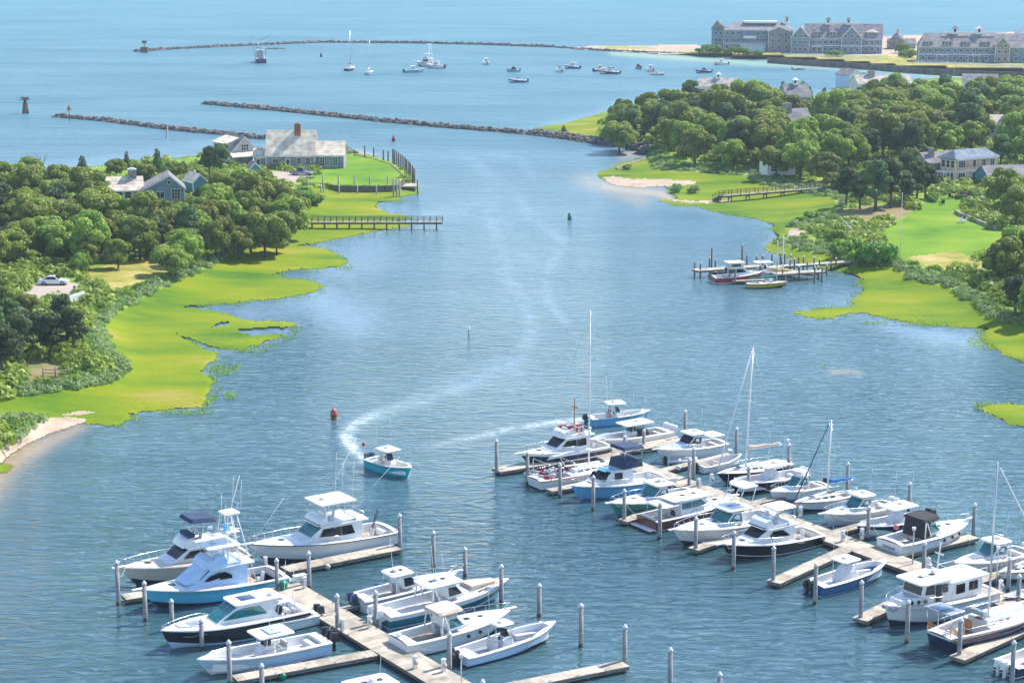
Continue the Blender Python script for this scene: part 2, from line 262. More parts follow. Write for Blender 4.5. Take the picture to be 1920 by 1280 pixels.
# --- land sheets: one grid, cut by zone
lx = np.concatenate([np.arange(-700, 0, 10.), np.arange(0, 1921, 3.), np.arange(1930, 2700, 10.)]); ly = np.arange(56, 1160, 2.0)
gx, gy = np.meshgrid(lx, ly); gz = E(gx, gy)
V = Gn(gx, gy, gz).reshape(-1, 3); nx = len(lx)
fx = (gx[:-1, :-1]+gx[1:, 1:])/2; fy = (gy[:-1, :-1]+gy[1:, 1:])/2
def _z(fx, fy):
    k = np.clip((fy+150)/600, .3, 1.3); wx = fx+wob(fx/k, fy/k, 3.0)*k; wy = fy+wob(fy/k+40, fx/k*.6, 1.1)*k
    z = np.zeros(fx.shape, int)
    for poly in (LEFT, RIGHT, PATCH, TUFTL): z[inpoly(wx, wy, poly)] = 1
    for poly in (UPL, UPL2, UPR): z[inpoly(fx+wob(fx, fy, 2), fy+wob(fy, fx, 1.5), poly)] = 2
    for poly, k2 in ((SANDL, 5), (SANDR, 5), (SANDR2, 5), (BAREL, 5), (BARE2, 5), (LAWNR, 3), (LAWNL, 3), (DRIVE, 6), (LAWNL2, 3), (LOT, 6), (DRY, 4), (DRYR, 4), (PATH2, 7), (DIRTR, 7)): z[inpoly(fx+wob(fx, fy, .8), fy+wob(fy, fx, .7), poly)] = k2
    z[inpoly(fx, fy, HOTEL)] = 5; z[inpoly(fx+wob(fx, fy, 3), fy, HGREEN)] = 4; z[inpoly(fx, fy, [(1260,100),(1340,93),(1420,98),(1700,106),(1920,118),(3200,125),(3200,200),(1920,134),(1700,128),(1560,116),(1440,108),(1340,105)])] = 4
    # creek water cut into the marsh
    z[inpoly(wx, wy, [(400,607),(425,602),(425,610),(402,613)])] = 0; z[inpoly(wx, wy, [(448,617),(500,613),(555,612),(540,626),(480,628),(455,624)])] = 0
    return z
zone = _z(fx, fy); 
_l = zone > 0; _vm = np.zeros(gx.shape, bool); _vm[:-1, :-1] |= _l; _vm[1:, :-1] |= _l; _vm[:-1, 1:] |= _l; _vm[1:, 1:] |= _l
gz = np.where(_vm, np.maximum(gz, .035), gz); V = Gn(gx, gy, gz).reshape(-1, 3); znames = {1: ('marsh', 'marsh_grass'), 2: ('ground', 'upland_ground'), 3: ('lawn', 'lawn_grass'), 4: ('dry_grass', 'dry_grass'), 5: ('beach', 'beach_sand'), 6: ('driveway', 'drive_gravel'), 7: ('bare_soil', 'bare_soil')}
def grid_faces(mask, nx):
    j, i = np.nonzero(mask); a = j*nx+i; return np.stack([a, a+nx, a+nx+1, a+1], -1)
def np_mesh(name, V, Fq, mat, attrs=None, smooth=True):
    used, inv = np.unique(Fq, return_inverse=True); V2 = V[used]; Fq = inv.reshape(Fq.shape)
    me = bpy.data.meshes.new(name); me.vertices.add(len(V2)); me.vertices.foreach_set('co', V2.astype(np.float32).ravel())
    n = len(Fq); k = Fq.shape[1]; me.loops.add(n*k); me.loops.foreach_set('vertex_index', Fq.astype(np.int32).ravel()); me.polygons.add(n)
    me.polygons.foreach_set('loop_start', np.arange(0, n*k, k, dtype=np.int32)); me.polygons.foreach_set('loop_total', np.full(n, k, np.int32))
    me.polygons.foreach_set('use_smooth', np.full(n, smooth)); me.update(calc_edges=True); me.validate()
    for nm, val in (attrs or {}).items():
        at = me.attributes.new(nm, 'FLOAT', 'POINT'); at.data.foreach_set('value', val[used].astype(np.float32))
    me.materials.append(M[mat]); o = bpy.data.objects.new(name, me); C.objects.link(o); return o
for k, (nm, mt) in znames.items():
    m = zone == k
    if m.any(): tag(np_mesh(nm, V, grid_faces(m, nx), mt), kind='structure')
# ---------------------------------------------------------------- water
def dist_line(x, y, pts):
    d = np.full(x.shape, 1e9); t_at = np.zeros(x.shape); n = len(pts)
    for i in range(n-1):
        x0, y0 = pts[i]; x1, y1 = pts[i+1]; L2 = (x1-x0)**2+(y1-y0)**2
        t = np.clip(((x-x0)*(x1-x0)+(y-y0)*(y1-y0))/L2, 0, 1); q = np.hypot(x-x0-t*(x1-x0), (y-y0-t*(y1-y0)))
        m = q < d; d[m] = q[m]; t_at[m] = ((i+t)/(n-1))[m]
    return d, t_at
wx_ = np.concatenate([[-60000, -20000, -8000, -4000], np.arange(-2400, -200, 40.), np.arange(-200, 2120, 4.), np.arange(2120, 4400, 40.), [6000, 10000, 22000, 62000]])
wy_ = np.concatenate([[-148.5, -146, -142, -135, -125, -110, -90, -70], np.arange(-50, 1340, 3.), np.arange(1340, 3200, 40.), [4200, 8000, 16000]])
gx, gy = np.meshgrid(wx_, wy_); Vw = Gn(gx, gy, 0*gx)
nzs = wob(gx*.5, gy*1.1)*.4+wob(gx*.16+9, gy*.3)*.6
foam = np.zeros(gx.shape); slick = np.zeros(gx.shape); shal = np.zeros(gx.shape); green = np.zeros(gx.shape)
def stroke(arr, pts, w0, w1, a0, a1, p=1.0):
    d, t = dist_line(gx, gy*1.6, [(a, b*1.6) for a, b in pts]); w = w0+(w1-w0)*t; np.maximum(arr, (a0+(a1-a0)*t)*np.exp(-(d/w)**2*1.2)**p, out=arr)
stroke(foam, [(690, 866), (668, 848), (655, 826), (650, 812), (665, 795), (700, 778), (745, 766), (800, 748), (850, 730)], 10, 20, .95, .05)
stroke(foam, [(690, 866), (655, 838), (645, 815)], 5, 11, .8, .75)
stroke(foam, [(1090, 786), (1050, 790), (1000, 797), (940, 808), (880, 820), (800, 838)], 7, 12, .85, .2)
stroke(foam, [(765, 884), (760, 893)], 5, 6, .5, .6)
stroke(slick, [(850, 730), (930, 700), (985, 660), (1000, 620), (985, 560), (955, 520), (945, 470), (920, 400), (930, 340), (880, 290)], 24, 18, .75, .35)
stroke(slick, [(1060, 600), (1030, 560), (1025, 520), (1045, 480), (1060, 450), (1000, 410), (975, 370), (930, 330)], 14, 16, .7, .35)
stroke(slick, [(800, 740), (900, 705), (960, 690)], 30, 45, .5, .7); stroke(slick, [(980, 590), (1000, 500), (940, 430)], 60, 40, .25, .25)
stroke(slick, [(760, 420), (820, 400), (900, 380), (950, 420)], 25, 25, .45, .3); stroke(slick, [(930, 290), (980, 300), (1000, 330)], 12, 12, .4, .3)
stroke(shal, [(-60, 950), (0, 880), (40, 852), (100, 822), (150, 800)], 46, 16, 1.0, .7); stroke(shal, [(1135, 350), (1180, 358), (1235, 362), (1255, 372)], 13, 13, .9, .9)
stroke(shal, [(1100, 340), (1200, 372)], 26, 26, .4, .5); stroke(shal, [(1170, 292), (1200, 287)], 13, 8, .5, .8); stroke(shal, [(1565, 697), (1600, 697), (1615, 700)], 10, 8, .55, .4)
stroke(green, [(1150, 100), (1400, 118), (1600, 128), (1760, 140), (1920, 150)], 9, 9, .9, 1.0); stroke(shal, [(668, 285), (700, 290)], 8, 5, .6, .4)
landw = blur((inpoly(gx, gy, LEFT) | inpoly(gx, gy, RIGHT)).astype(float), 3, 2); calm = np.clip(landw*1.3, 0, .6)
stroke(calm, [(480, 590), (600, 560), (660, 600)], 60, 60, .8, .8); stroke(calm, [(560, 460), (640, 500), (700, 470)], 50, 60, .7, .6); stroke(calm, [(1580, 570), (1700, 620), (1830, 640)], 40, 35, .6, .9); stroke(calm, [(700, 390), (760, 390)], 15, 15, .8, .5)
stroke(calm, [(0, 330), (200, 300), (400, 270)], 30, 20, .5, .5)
for a in (foam, slick): a *= np.clip(.85+.5*nzs, .2, 1.3)
bw = bpy.data.materials.new('sea_water'); bw.use_nodes = True; nt = bw.node_tree; b = nt.nodes['Principled BSDF']; M['sea_water'] = bw
def N(t, **k):
    n = nt.nodes.new(t)
    for a, v in k.items(): setattr(n, a, v)
    return n
L = nt.links.new
geo = N('ShaderNodeNewGeometry')
def att(nm): n = N('ShaderNodeAttribute'); n.attribute_name = nm; return n.outputs['Fac']
def mth(op, a, b_=None, clamp=False):
    n = N('ShaderNodeMath', operation=op); n.use_clamp = clamp
    for i, q in enumerate((a, b_)):
        if q is None: continue
        if isinstance(q, (int, float)): n.inputs[i].default_value = q
        else: L(q, n.inputs[i])
    return n.outputs[0]
def noise(sx, sy, det=3, rgh=.55, dist=0.0, rot=0.0):
    mp = N('ShaderNodeMapping'); mp.inputs['Scale'].default_value = (sx, sy, 1); mp.inputs['Rotation'].default_value = (0, 0, rot); L(geo.outputs['Position'], mp.inputs[0])
    n = N('ShaderNodeTexNoise'); n.inputs['Scale'].default_value = 1; n.inputs['Detail'].default_value = det; n.inputs['Roughness'].default_value = rgh; n.inputs['Distortion'].default_value = dist
    L(mp.outputs[0], n.inputs['Vector']); return n.outputs['Fac']
N_sep = N('ShaderNodeSeparateXYZ'); L(geo.outputs['Position'], N_sep.inputs[0])
a_f, a_s, a_sh, a_c, a_g = att('foam'), att('slick'), att('shallow'), att('calm'), att('greenish')
w1 = noise(.36, 1.05, 2.5, .5, .9, .10); w2 = noise(.11, .26, 3, .5, .4, -.25); w3 = noise(1.5, 3.6, 3, .6, .3, .3); big = noise(.012, .03, 4, .55, .5)
far4 = N('ShaderNodeMapRange'); far4.inputs['From Min'].default_value = 260; far4.inputs['From Max'].default_value = 800; far4.inputs['To Max'].default_value = 5.0; L(N_sep.outputs['Y'], far4.inputs['Value']); w4 = noise(.05, .16, 4, .65, .5, .1)
hsum = mth('ADD', mth('MULTIPLY', w1, 1.0), mth('ADD', mth('MULTIPLY', w2, .45), mth('ADD', mth('MULTIPLY', w3, .035), mth('MULTIPLY', w4, far4.outputs[0]))))
amp = mth('MULTIPLY', mth('SUBTRACT', 1.0, mth('MULTIPLY', a_c, .75)), mth('ADD', .55, mth('MULTIPLY', big, .9)))
amp = mth('MULTIPLY', amp, mth('SUBTRACT', 1.0, mth('MULTIPLY', a_s, .55, True)))
bp = N('ShaderNodeBump'); bp.inputs['Strength'].default_value = 1.0; bp.inputs['Distance'].default_value = WAVE
L(mth('MULTIPLY', hsum, amp), bp.inputs['Height']); L(bp.outputs[0], b.inputs['Normal'])
def mixc(fac, a, c):
    n = N('ShaderNodeMix', data_type='RGBA')
    L(fac, n.inputs['Factor'])
    for s, q in (('A', a), ('B', c)):
        if isinstance(q, tuple): n.inputs[s].default_value = (*q, 1)
        else: L(q, n.inputs[s])
    return n.outputs['Result']
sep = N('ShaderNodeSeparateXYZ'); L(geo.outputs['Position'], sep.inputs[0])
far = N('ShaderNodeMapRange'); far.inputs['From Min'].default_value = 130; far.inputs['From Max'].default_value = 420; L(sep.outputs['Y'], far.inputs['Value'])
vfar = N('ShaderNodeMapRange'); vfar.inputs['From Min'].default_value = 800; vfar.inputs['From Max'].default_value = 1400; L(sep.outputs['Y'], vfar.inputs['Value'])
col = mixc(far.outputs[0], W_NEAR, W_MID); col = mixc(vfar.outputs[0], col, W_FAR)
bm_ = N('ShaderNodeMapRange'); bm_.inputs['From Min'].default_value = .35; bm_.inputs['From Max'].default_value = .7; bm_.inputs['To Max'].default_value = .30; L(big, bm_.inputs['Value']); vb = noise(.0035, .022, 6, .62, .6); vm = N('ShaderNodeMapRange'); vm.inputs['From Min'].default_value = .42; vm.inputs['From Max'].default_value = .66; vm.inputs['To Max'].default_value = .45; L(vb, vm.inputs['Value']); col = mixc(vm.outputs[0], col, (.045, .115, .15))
col = mixc(bm_.outputs[0], col, (.16, .30, .36)); col = mixc(mth('MULTIPLY', a_c, .42), col, (.26, .35, .46)); stk = noise(.9, .16, 5, .7, 1.2, 1.3); col = mixc(mth('MULTIPLY', a_s, mth('MULTIPLY', stk, .5), True), col, (.38, .49, .58))  # calm water is paler: its sky reflection is mixed into the base colour
col = mixc(a_g, col, (.22, .32, .24)); col = mixc(a_sh, col, (.42, .33, .22))
fn = noise(.8, 1.6, 7, .72, 1.2); fm = N('ShaderNodeMapRange'); fm.inputs['From Min'].default_value = .46; fm.inputs['From Max'].default_value = .60; L(fn, fm.inputs['Value'])
ffac = mth('MULTIPLY', a_f, mth('ADD', .38, fm.outputs[0]), True); col = mixc(ffac, col, (.74, .80, .76)); L(col, b.inputs['Base Color'])
spf = N('ShaderNodeMapRange'); spf.inputs['From Min'].default_value = 140; spf.inputs['From Max'].default_value = 620; spf.inputs['To Min'].default_value = 1.0; spf.inputs['To Max'].default_value = .07; L(sep.outputs['Y'], spf.inputs['Value']); L(spf.outputs[0], b.inputs['Specular IOR Level'])
rgf = N('ShaderNodeMapRange'); rgf.inputs['From Min'].default_value = 160; rgf.inputs['From Max'].default_value = 600; rgf.inputs['To Min'].default_value = .05; rgf.inputs['To Max'].default_value = .42; L(sep.outputs['Y'], rgf.inputs['Value'])
rg = mth('ADD', rgf.outputs[0], mth('MULTIPLY', ffac, .5)); L(rg, b.inputs['Roughness']); b.inputs['IOR'].default_value = 1.333; b.inputs['Subsurface Weight'].default_value = 1.0; b.inputs['Subsurface Radius'].default_value = (1.0, 1.6, 1.8); b.inputs['Subsurface Scale'].default_value = 1.6
mask = np.ones((len(wy_)-1, len(wx_)-1), bool)
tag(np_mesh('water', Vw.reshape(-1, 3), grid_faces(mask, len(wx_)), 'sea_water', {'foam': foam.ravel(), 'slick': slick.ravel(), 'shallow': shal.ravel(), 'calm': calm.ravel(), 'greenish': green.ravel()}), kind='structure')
# ---------------------------------------------------------------- vegetation
def leaf_quads(cen, nrm, size, rs):
    """one small quad per point, roughly facing nrm"""
    n = len(cen); nn = nrm+rs.normal(0, .55, (n, 3)); nn /= np.linalg.norm(nn, axis=1)[:, None]+1e-9
    a = np.cross(nn, rs.normal(0, 1, (n, 3))); a /= np.linalg.norm(a, axis=1)[:, None]+1e-9; b = np.cross(nn, a)
    s = (size*rs.uniform(.6, 1.3, n))[:, None]; t = s*rs.uniform(.6, 1.0, n)[:, None]
    return np.stack([cen-a*s-b*t, cen+a*s-b*t*.6, cen+a*s*.8+b*t, cen-a*s*.7+b*t*.9], 1)
def quads_obj(name, Q, tint, mat, parent=None):
    n = len(Q); me = bpy.data.meshes.new(name); me.vertices.add(4*n); me.vertices.foreach_set('co', Q.astype(np.float32).ravel())
    me.loops.add(4*n); me.loops.foreach_set('vertex_index', np.arange(4*n, dtype=np.int32)); me.polygons.add(n)
    me.polygons.foreach_set('loop_start', np.arange(0, 4*n, 4, dtype=np.int32)); me.polygons.foreach_set('loop_total', np.full(n, 4, np.int32)); me.update(calc_edges=True)
    at = me.attributes.new('tint', 'FLOAT', 'FACE'); at.data.foreach_set('value', tint.astype(np.float32)); me.materials.append(M[mat])
    o = bpy.data.objects.new(name, me); C.objects.link(o)
    if parent: o.parent = parent
    return o
def crown_points(lobes, dens, rs, zsq=.85):
    P_, N_, T_ = [], [], []
    for (c, r, tn) in lobes:
        k = int(dens*r*r*12); d = rs.normal(0, 1, (k, 3)); d /= np.linalg.norm(d, axis=1)[:, None]
        rad = r*rs.uniform(.78, 1.08, k)[:, None]; p = c+d*rad*np.array([1, 1, zsq])
        keep = (d[:, 2] > -.7)
        for (c2, r2, _) in lobes:
            if r2 is r and c2 is c: continue
            keep &= (np.linalg.norm((p-c2)/np.array([1, 1, zsq]), axis=1) > r2*.72)
        p = p[keep]; P_.append(p); N_.append(d[keep]+np.array([0, 0, .25])); T_.append(np.clip(tn+rs.normal(0, .16, len(p))+.12*d[keep][:, 2], 0, 1))  # upward leaves get a lighter tint, sunlit tops put into the colour
    return np.concatenate(P_), np.concatenate(N_), np.concatenate(T_)
def make_tree(name, kind, seed, R, H, mat):
    rs = np.random.RandomState(seed); root = empty(name, (0, 0, -50)); lobes = []; tips = []
    if kind == 'oak':
        cz = H-R*.72; n = 28
        for i in range(n):
            th = i*2.4+rs.uniform(-.4, .4); el = rs.uniform(-.85, 1.45); rr = R*rs.uniform(.45, .84)
            c = np.array([math.cos(th)*math.cos(el)*rr, math.sin(th)*math.cos(el)*rr, cz+math.sin(el)*rr*.8]); r = R*rs.uniform(.17, .36); lobes.append((c, r, rs.uniform(.2, .75)))
            if i % 3 == 0: tips.append(c)
        lobes.append((np.array([0, 0, cz]), R*.55, .25)); size, dens = .21, 24  # core lobe has a low tint: shade inside the crown put into colour
    elif kind == 'pine':
        for i in range(15):
            z = H*(.38+.58*i/15); th = i*2.3+rs.uniform(-.5, .5); rr = R*rs.uniform(.25, .75)*(1.15-.75*i/15); c = np.array([math.cos(th)*rr, math.sin(th)*rr, z])
            lobes.append((c, R*rs.uniform(.25, .40), rs.uniform(.1, .7)));
            if i % 2 == 0: tips.append(c)
        size, dens = .19, 20
    elif kind == 'cedar':
        for i in range(9):
            z = H*(.12+.84*i/9); rr = R*.22*(1-i/10); th = i*2.4; lobes.append((np.array([math.cos(th)*rr, math.sin(th)*rr, z]), R*(.72-.058*i), rs.uniform(.1, .6)))
        size, dens = .17, 16
    else:  # bush
        for i in range(8):
            th = i*2.4; rr = R*rs.uniform(.2, .6); lobes.append((np.array([math.cos(th)*rr, math.sin(th)*rr, H*rs.uniform(.3, .6)]), R*rs.uniform(.35, .5), rs.uniform(.2, .8)))
        size, dens = .17, 22
    p, nr, t = crown_points(lobes, dens, rs, .85 if kind != 'pine' else .6)
    quads_obj('crown', leaf_quads(p, nr, size, rs), t, mat, root)
    mb = MB(); r0 = .10+.022*H
    mb.tube([(0, 0, -.6), (.05*H*rs.uniform(-1, 1), .03*H, H*.45), (0, 0, H*.75)], r0, 7, 0, r0*.45)
    for c in tips: mb.tube([(0, 0, H*.28), tuple(c*np.array([.5, .5, .85])), tuple(c)], r0*.5, 5, 0, .03)
    mb.build('trunk', M['bark'], root); return root
PROTO = {}
for i in range(6): PROTO['oak%d' % i] = make_tree('oak_tree', 'oak', 20+i, [4.4, 4.9, 4.1, 5.2, 3.8, 4.6][i], [7.8, 8.4, 7.2, 8.8, 6.8, 8.2][i], 'oak_leaves')
for i in range(3): PROTO['pine%d' % i] = make_tree('pine_tree', 'pine', 40+i, [3.4, 3.0, 3.8][i], [9.5, 8.2, 10][i], 'pine_needles')
for i in range(2): PROTO['cedar%d' % i] = make_tree('cedar_tree', 'cedar', 50+i, [2.1, 1.8][i], [5.6, 6.2][i], 'pine_needles')
for i in range(3): PROTO['bush%d' % i] = make_tree('shrub', 'bush', 60+i, [1.7, 1.4, 2.0][i], [1.9, 1.6, 2.2][i], 'bright_shrub')
for i in range(2): PROTO['sage%d' % i] = make_tree('shrub', 'bush', 70+i, [1.4, 1.7][i], [1.4, 1.6][i], 'sage_shrub')
used = set()
def plant(key, loc, s, label, cat='tree', group=None, rz=None):
    src = PROTO[key]
    if key in used: o = copy_tree(src)
    else: o = src; used.add(key)
    o.location = loc; o.scale = (s*random.uniform(.85, 1.2), s*random.uniform(.85, 1.2), s*random.uniform(.85, 1.12)); o.rotation_euler = (0, 0, random.uniform(0, 6.28) if rz is None else rz)
    tag(o, label, cat, group); return o
CW_L = [(-80,352),(0,345),(60,340),(110,342),(180,352),(212,385),(240,398),(290,402),(352,400),(372,385),(378,360),(420,350),(470,352),(520,370),(560,385),(575,395),(545,405),(525,425),(500,438),(440,445),(380,448),(330,452),(220,455),(150,460),(60,455),(0,445),(-80,450)]
CW_R = [(1140,240),(1165,222),(1250,198),(1330,190),(1420,198),(1480,214),(1590,196),(1620,176),(1700,168),(1830,170),(1960,168),(2300,175),(2300,330),(1975,300),(1880,262),(1750,262),(1735,290),(1560,292),(1530,300),(1400,285),(1340,282),(1270,275),(1255,255),(1215,232),(1160,246)]
EXCL = [(1470,225,1530,262), (1475,180,1515,205), (1320,150,1375,182), (1590,130,1720,160), (1800,140,1850,170), (1850,225,1880,265), (195,322,352,402), (355,325,395,365), (1745,265,1925,345), (500,300,600,345), (455,308,500,340)]
trees = []
def scatter(poly, spacing, n, zc, x0, x1, y0, y1, keys, label, group, smin=.85, smax=1.15, seed=1, excl=EXCL, mar=12, cat='tree'):
    rs = np.random.RandomState(seed); cnt = 0
    for _ in range(n):
        x = rs.uniform(x0, x1); w = rs.uniform(); # more weight far away: area per pixel grows
        y = y0+(y1-y0)*w
        if rs.uniform() > ((y0+150)/(y+150))**2.6: continue
        if not inpoly(np.array([x]), np.array([y]), poly)[0]: continue
        zz = zc; g = G(x, y, zz+1.2); bx, by = P((g.x, g.y, .8))
        if any(a-mar < x < c+mar and b-mar*.4 < y < d+mar for (a, b, c, d) in excl): continue
        s = rs.uniform(smin, smax)
        if any((g.x-t[0])**2+(g.y-t[1])**2 < (spacing*(s+t[2])/2)**2 for t in trees): continue
        trees.append((g.x, g.y, s)); e = float(E(bx, by)); cnt += 1
        lb = label[cnt % len(label)] if isinstance(label, list) else label
        plant(keys[rs.randint(len(keys))], (g.x, g.y, e), s, lb, cat, group)
    return cnt
oaks = ['oak%d' % i for i in range(6)]
nL = scatter(CW_L, 5.6, 5000, 4.2, -60, 600, 335, 462, oaks+['pine0', 'pine1'], 'rounded green tree in the dense wood on the left shore', 'trees of the wood on the left shore', .75, 1.1, 3)
nR = scatter(CW_R, 7.6, 9000, 4.8, 1120, 2010, 160, 320, oaks+['oak1', 'pine2'], 'rounded green tree in the dense wood on the right shore', 'trees of the wood on the right shore', .9, 1.3, 4)
print('wood trees', nL, nR)
def spot(key, x, y, s, label, cat='tree', group=None): g = GE(x, y); return plant(key, g, s, label, cat, group)
# single trees one can point to
spot('oak4', 165, 502, .62, 'small round tree at the left end of the dry clearing'); spot('oak2', 222, 503, .68, 'spreading tree in the middle of the dry clearing, shadow under it')
spot('oak4', 152, 512, .45, 'smallest low tree beside the round tree in the clearing'); spot('oak1', 320, 518, .66, 'broad dark tree at the right end of the clearing by the marsh'); spot('oak5', 350, 500, .66, 'tree leaning over the marsh edge behind the broad dark one')
spot('oak3', 22, 500, .80, 'large tree at the left frame edge above the parked car'); spot('oak0', -18, 520, .90, 'tree cut by the left frame edge, beside the car park'); spot('oak5', 0, 585, .61, 'yellow green tree below the parked car at the left frame edge')
spot('oak2', 45, 602, .55, 'leafy tree just below the parked white car'); spot('pine0', 118, 625, .68, 'dark pine beside the white gate at the end of the car park'); spot('pine1', 95, 672, .87, 'tall pine with a bare leaning trunk above the sandy path')
spot('pine2', 35, 690, .80, 'pine with two dark trunks at the lower left wood edge'); spot('pine1', 62, 665, .72, 'thin pine between the two larger pines on the left'); spot('pine0', 5, 715, .84, 'pine at the left frame edge above the reed belt'); spot('pine2', 140, 668, .61, 'small pine nearest the marsh on the left')
spot('pine0', -20, 650, .84, 'pine half cut by the left frame edge'); spot('oak4', 70, 640, .46, 'low leafy tree among the left pines'); spot('pine1', 20, 640, .76, 'dense pine behind the twin trunked pine')
spot('oak2', -25, 700, .61, 'leafy tree at the lower left frame edge')
spot('cedar0', 155, 332, .95, 'dark layered cedar standing alone by the far left shore'); spot('cedar1', 238, 318, .75, 'small cedar on the shore behind the blue gray house'); spot('oak4', 218, 334, .72, 'yellow green tree left of the cedar behind the blue gray house')
spot('cedar1', 296, 325, 1.00, 'cedar between the blue gray house and the far shore'); spot('oak4', 325, 338, .70, 'dark tree right behind the blue gable'); spot('cedar0', 345, 336, .90, 'cedar right of the blue gable'); spot('oak1', 270, 345, .55, 'low tree behind the chimney of the blue gray house')
spot('pine2', 415, 338, .86, 'big dark pine in front of the garage with the round window'); spot('pine0', 392, 332, .70, 'dark pine left of the garage'); spot('oak4', 372, 345, .60, 'small tree behind the little shed')
spot('oak4', 505, 375, .60, 'low tree below the gravel drive'); spot('oak2', 452, 372, .60, 'low tree left of the teal shed')
for i, (x, y, s) in enumerate([(1585,385,.85),(1612,392,.95),(1640,395,1.0),(1668,390,1.05),(1692,385,.95),(1718,378,.95),(1735,372,.8),(1655,370,.9),(1700,362,.9)]):
    spot('pine%d' % (i % 3), x, y, s, 'flat topped pine in the grove left of the tan house', group='pines of the grove beside the lawn')
spot('oak3', 1888, 528, .86, 'large oak with bare trunks at the right edge of the lawn'); spot('oak1', 1925, 520, .95, 'oak cut by the right frame edge beside the lawn'); spot('pine0', 1905, 590, .70, 'dark tree at the foot of the bank at the right frame edge'); spot('oak2', 1940, 600, .80, 'shady tree low at the right frame edge')
spot('oak5', 1880, 395, .95, 'dark round tree in front of the gray roofed garage'); spot('oak0', 1905, 425, .90, 'dark tree behind the stone wall at the lawn'); spot('oak4', 1560, 355, .60, 'small pale tree at the landward end of the right footbridge')
spot('pine2', 1875, 318, 1.00, 'wide dark pine right of the tan house'); spot('oak1', 1455, 332, .95, 'big round oak at the edge of the wood above the footbridge'); spot('oak0', 1500, 335, 1.00, 'oak at the wood edge just behind the footbridge')
spot('oak4', 1545, 340, 1.00, 'oak between the footbridge and the pine grove'); spot('cedar0', 1057, 252, .55, 'tiny dark cedar alone on the grassy point by the jetty')
for i, x in enumerate([1392, 1408, 1424, 1440, 1452, 1468, 1490, 1503, 1516, 1545]): spot('cedar%d' % (i % 2), x, 196+random.uniform(-2, 3), random.uniform(1.0, 1.4), 'dark conifer in the row before the inner harbour', group='row of conifers along the inner harbour')
for i, (x, y, s) in enumerate([(1580,480,1.5),(1612,490,1.5),(1638,498,1.8),(1600,470,1.2),(1660,494,1.0)]): spot('bush%d' % (i % 3), x, y, s, ['round shrub beside the landward end of the boat pier', 'yellow green shrub left of the biggest one by the pier', 'biggest round shrub at the foot of the boat pier', 'shrub behind the round shrubs by the boat pier', 'low shrub at the foot of the tall flagpole'][i], 'shrub')
for i, (x, y, s) in enumerate([(570,372,1.4),(545,378,1.6),(520,385,1.5),(590,378,1.2),(530,365,1.3),(500,362,1.5),(475,355,1.3),(555,388,1.4)]): spot('bush%d' % (i % 3), x, y, s, 'rounded shrub on the slope below the gravel drive', 'shrub', 'shrubs on the slope below the drive')
for i, (x, y, s) in enumerate([(1520,412,1.2),(1505,418,1.0),(1565,450,1.0),(1548,440,.8)]): spot('bush%d' % (i % 3), x, y, s, ['dark shrub at the upper end of the marsh by the bare patch', 'small shrub beside the bare sandy patch', 'dark round shrub above the sage belt', 'little shrub left of the driftwood branch'][i], 'shrub')
strip = [(480,372),(560,372),(600,380),(560,402),(535,425),(505,450),(480,462),(430,470),(400,462),(470,445),(510,410),(520,390)]
rs = np.random.RandomState(31); n_ = 0
for _ in range(900):
    x, y = rs.uniform(400, 610), rs.uniform(370, 472)
    if n_ < 60 and inpoly(np.array([x]), np.array([y]), strip)[0]: n_ += 1; spot('bush%d' % rs.randint(3), x, y, rs.uniform(.8, 1.5), 'rounded bright shrub at the foot of the left wood beside the marsh', 'shrub', 'shrubs between the left wood and the marsh')
# scrub too dense to count: low leafy mounds over the rough ground
def scrub(name, label, mat, test, n, rmin, rmax, seed, per=120, size=.13):
    rs = np.random.RandomState(seed); pts = []
    x = rs.uniform(-150, 2100, n); y = 180+(900-180)*rs.uniform(0, 1, n)**1.2; k = test(x, y); x, y = x[k], y[k]
    x, y = x[:12000], y[:12000]; z = E(x, y); b = Gn(x, y, z)
    r = rs.uniform(rmin, rmax, len(b)); Pn, Nn, Tn = [], [], []
    for i in range(len(b)):
        m = int(per*r[i]**1.5); d = rs.normal(0, 1, (m, 3)); d[:, 2] = abs(d[:, 2])*.8; d /= np.linalg.norm(d, axis=1)[:, None]
        Pn.append(b[i]+d*r[i]*rs.uniform(.75, 1.1, (m, 1))*np.array([1, 1, .8])); Nn.append(d+np.array([0, 0, .3])); Tn.append(np.clip(rs.uniform(.15, .8)+rs.normal(0, .15, m), 0, 1))
    Pn = np.concatenate(Pn); print(name, len(b), len(Pn)); o = quads_obj(name, leaf_quads(Pn, np.concatenate(Nn), size, rs), np.concatenate(Tn), mat); tag(o, label, 'scrub', kind='stuff')
def near_marsh(x, y, lo, hi):
    d = np.full(x.shape, 1e9)
    for pl in (UPL[13:36], UPR[10:32], UPL2[1:7]):
        q, _ = dist_line(x, y*1.3, [(a, b*1.3) for a, b in pl]); d = np.minimum(d, q)
    return (d >= lo) & (d < hi)
def zone_at(x, y): return _z(np.asarray(x), np.asarray(y))
scrub('sage_scrub', 'pale sage green belt of low scrub along the edge of the marsh', 'sage_shrub', lambda x, y: (zone_at(x, y) == 2) & near_marsh(x, y, 0, 24), 60000, .45, 1.0, 5)
scrub('green_scrub', 'bright green tangled scrub behind the marsh belt', 'bright_shrub', lambda x, y: (zone_at(x, y) == 2) & near_marsh(x, y, 14, 70), 17000, .5, 1.25, 6)
scrub('undergrowth', 'dark green undergrowth at the foot of the woods', 'oak_leaves', lambda x, y: (zone_at(x, y) == 2) & ~near_marsh(x, y, 0, 40) & (y > 215), 15000, 1.0, 2.3, 7, 40, .30)

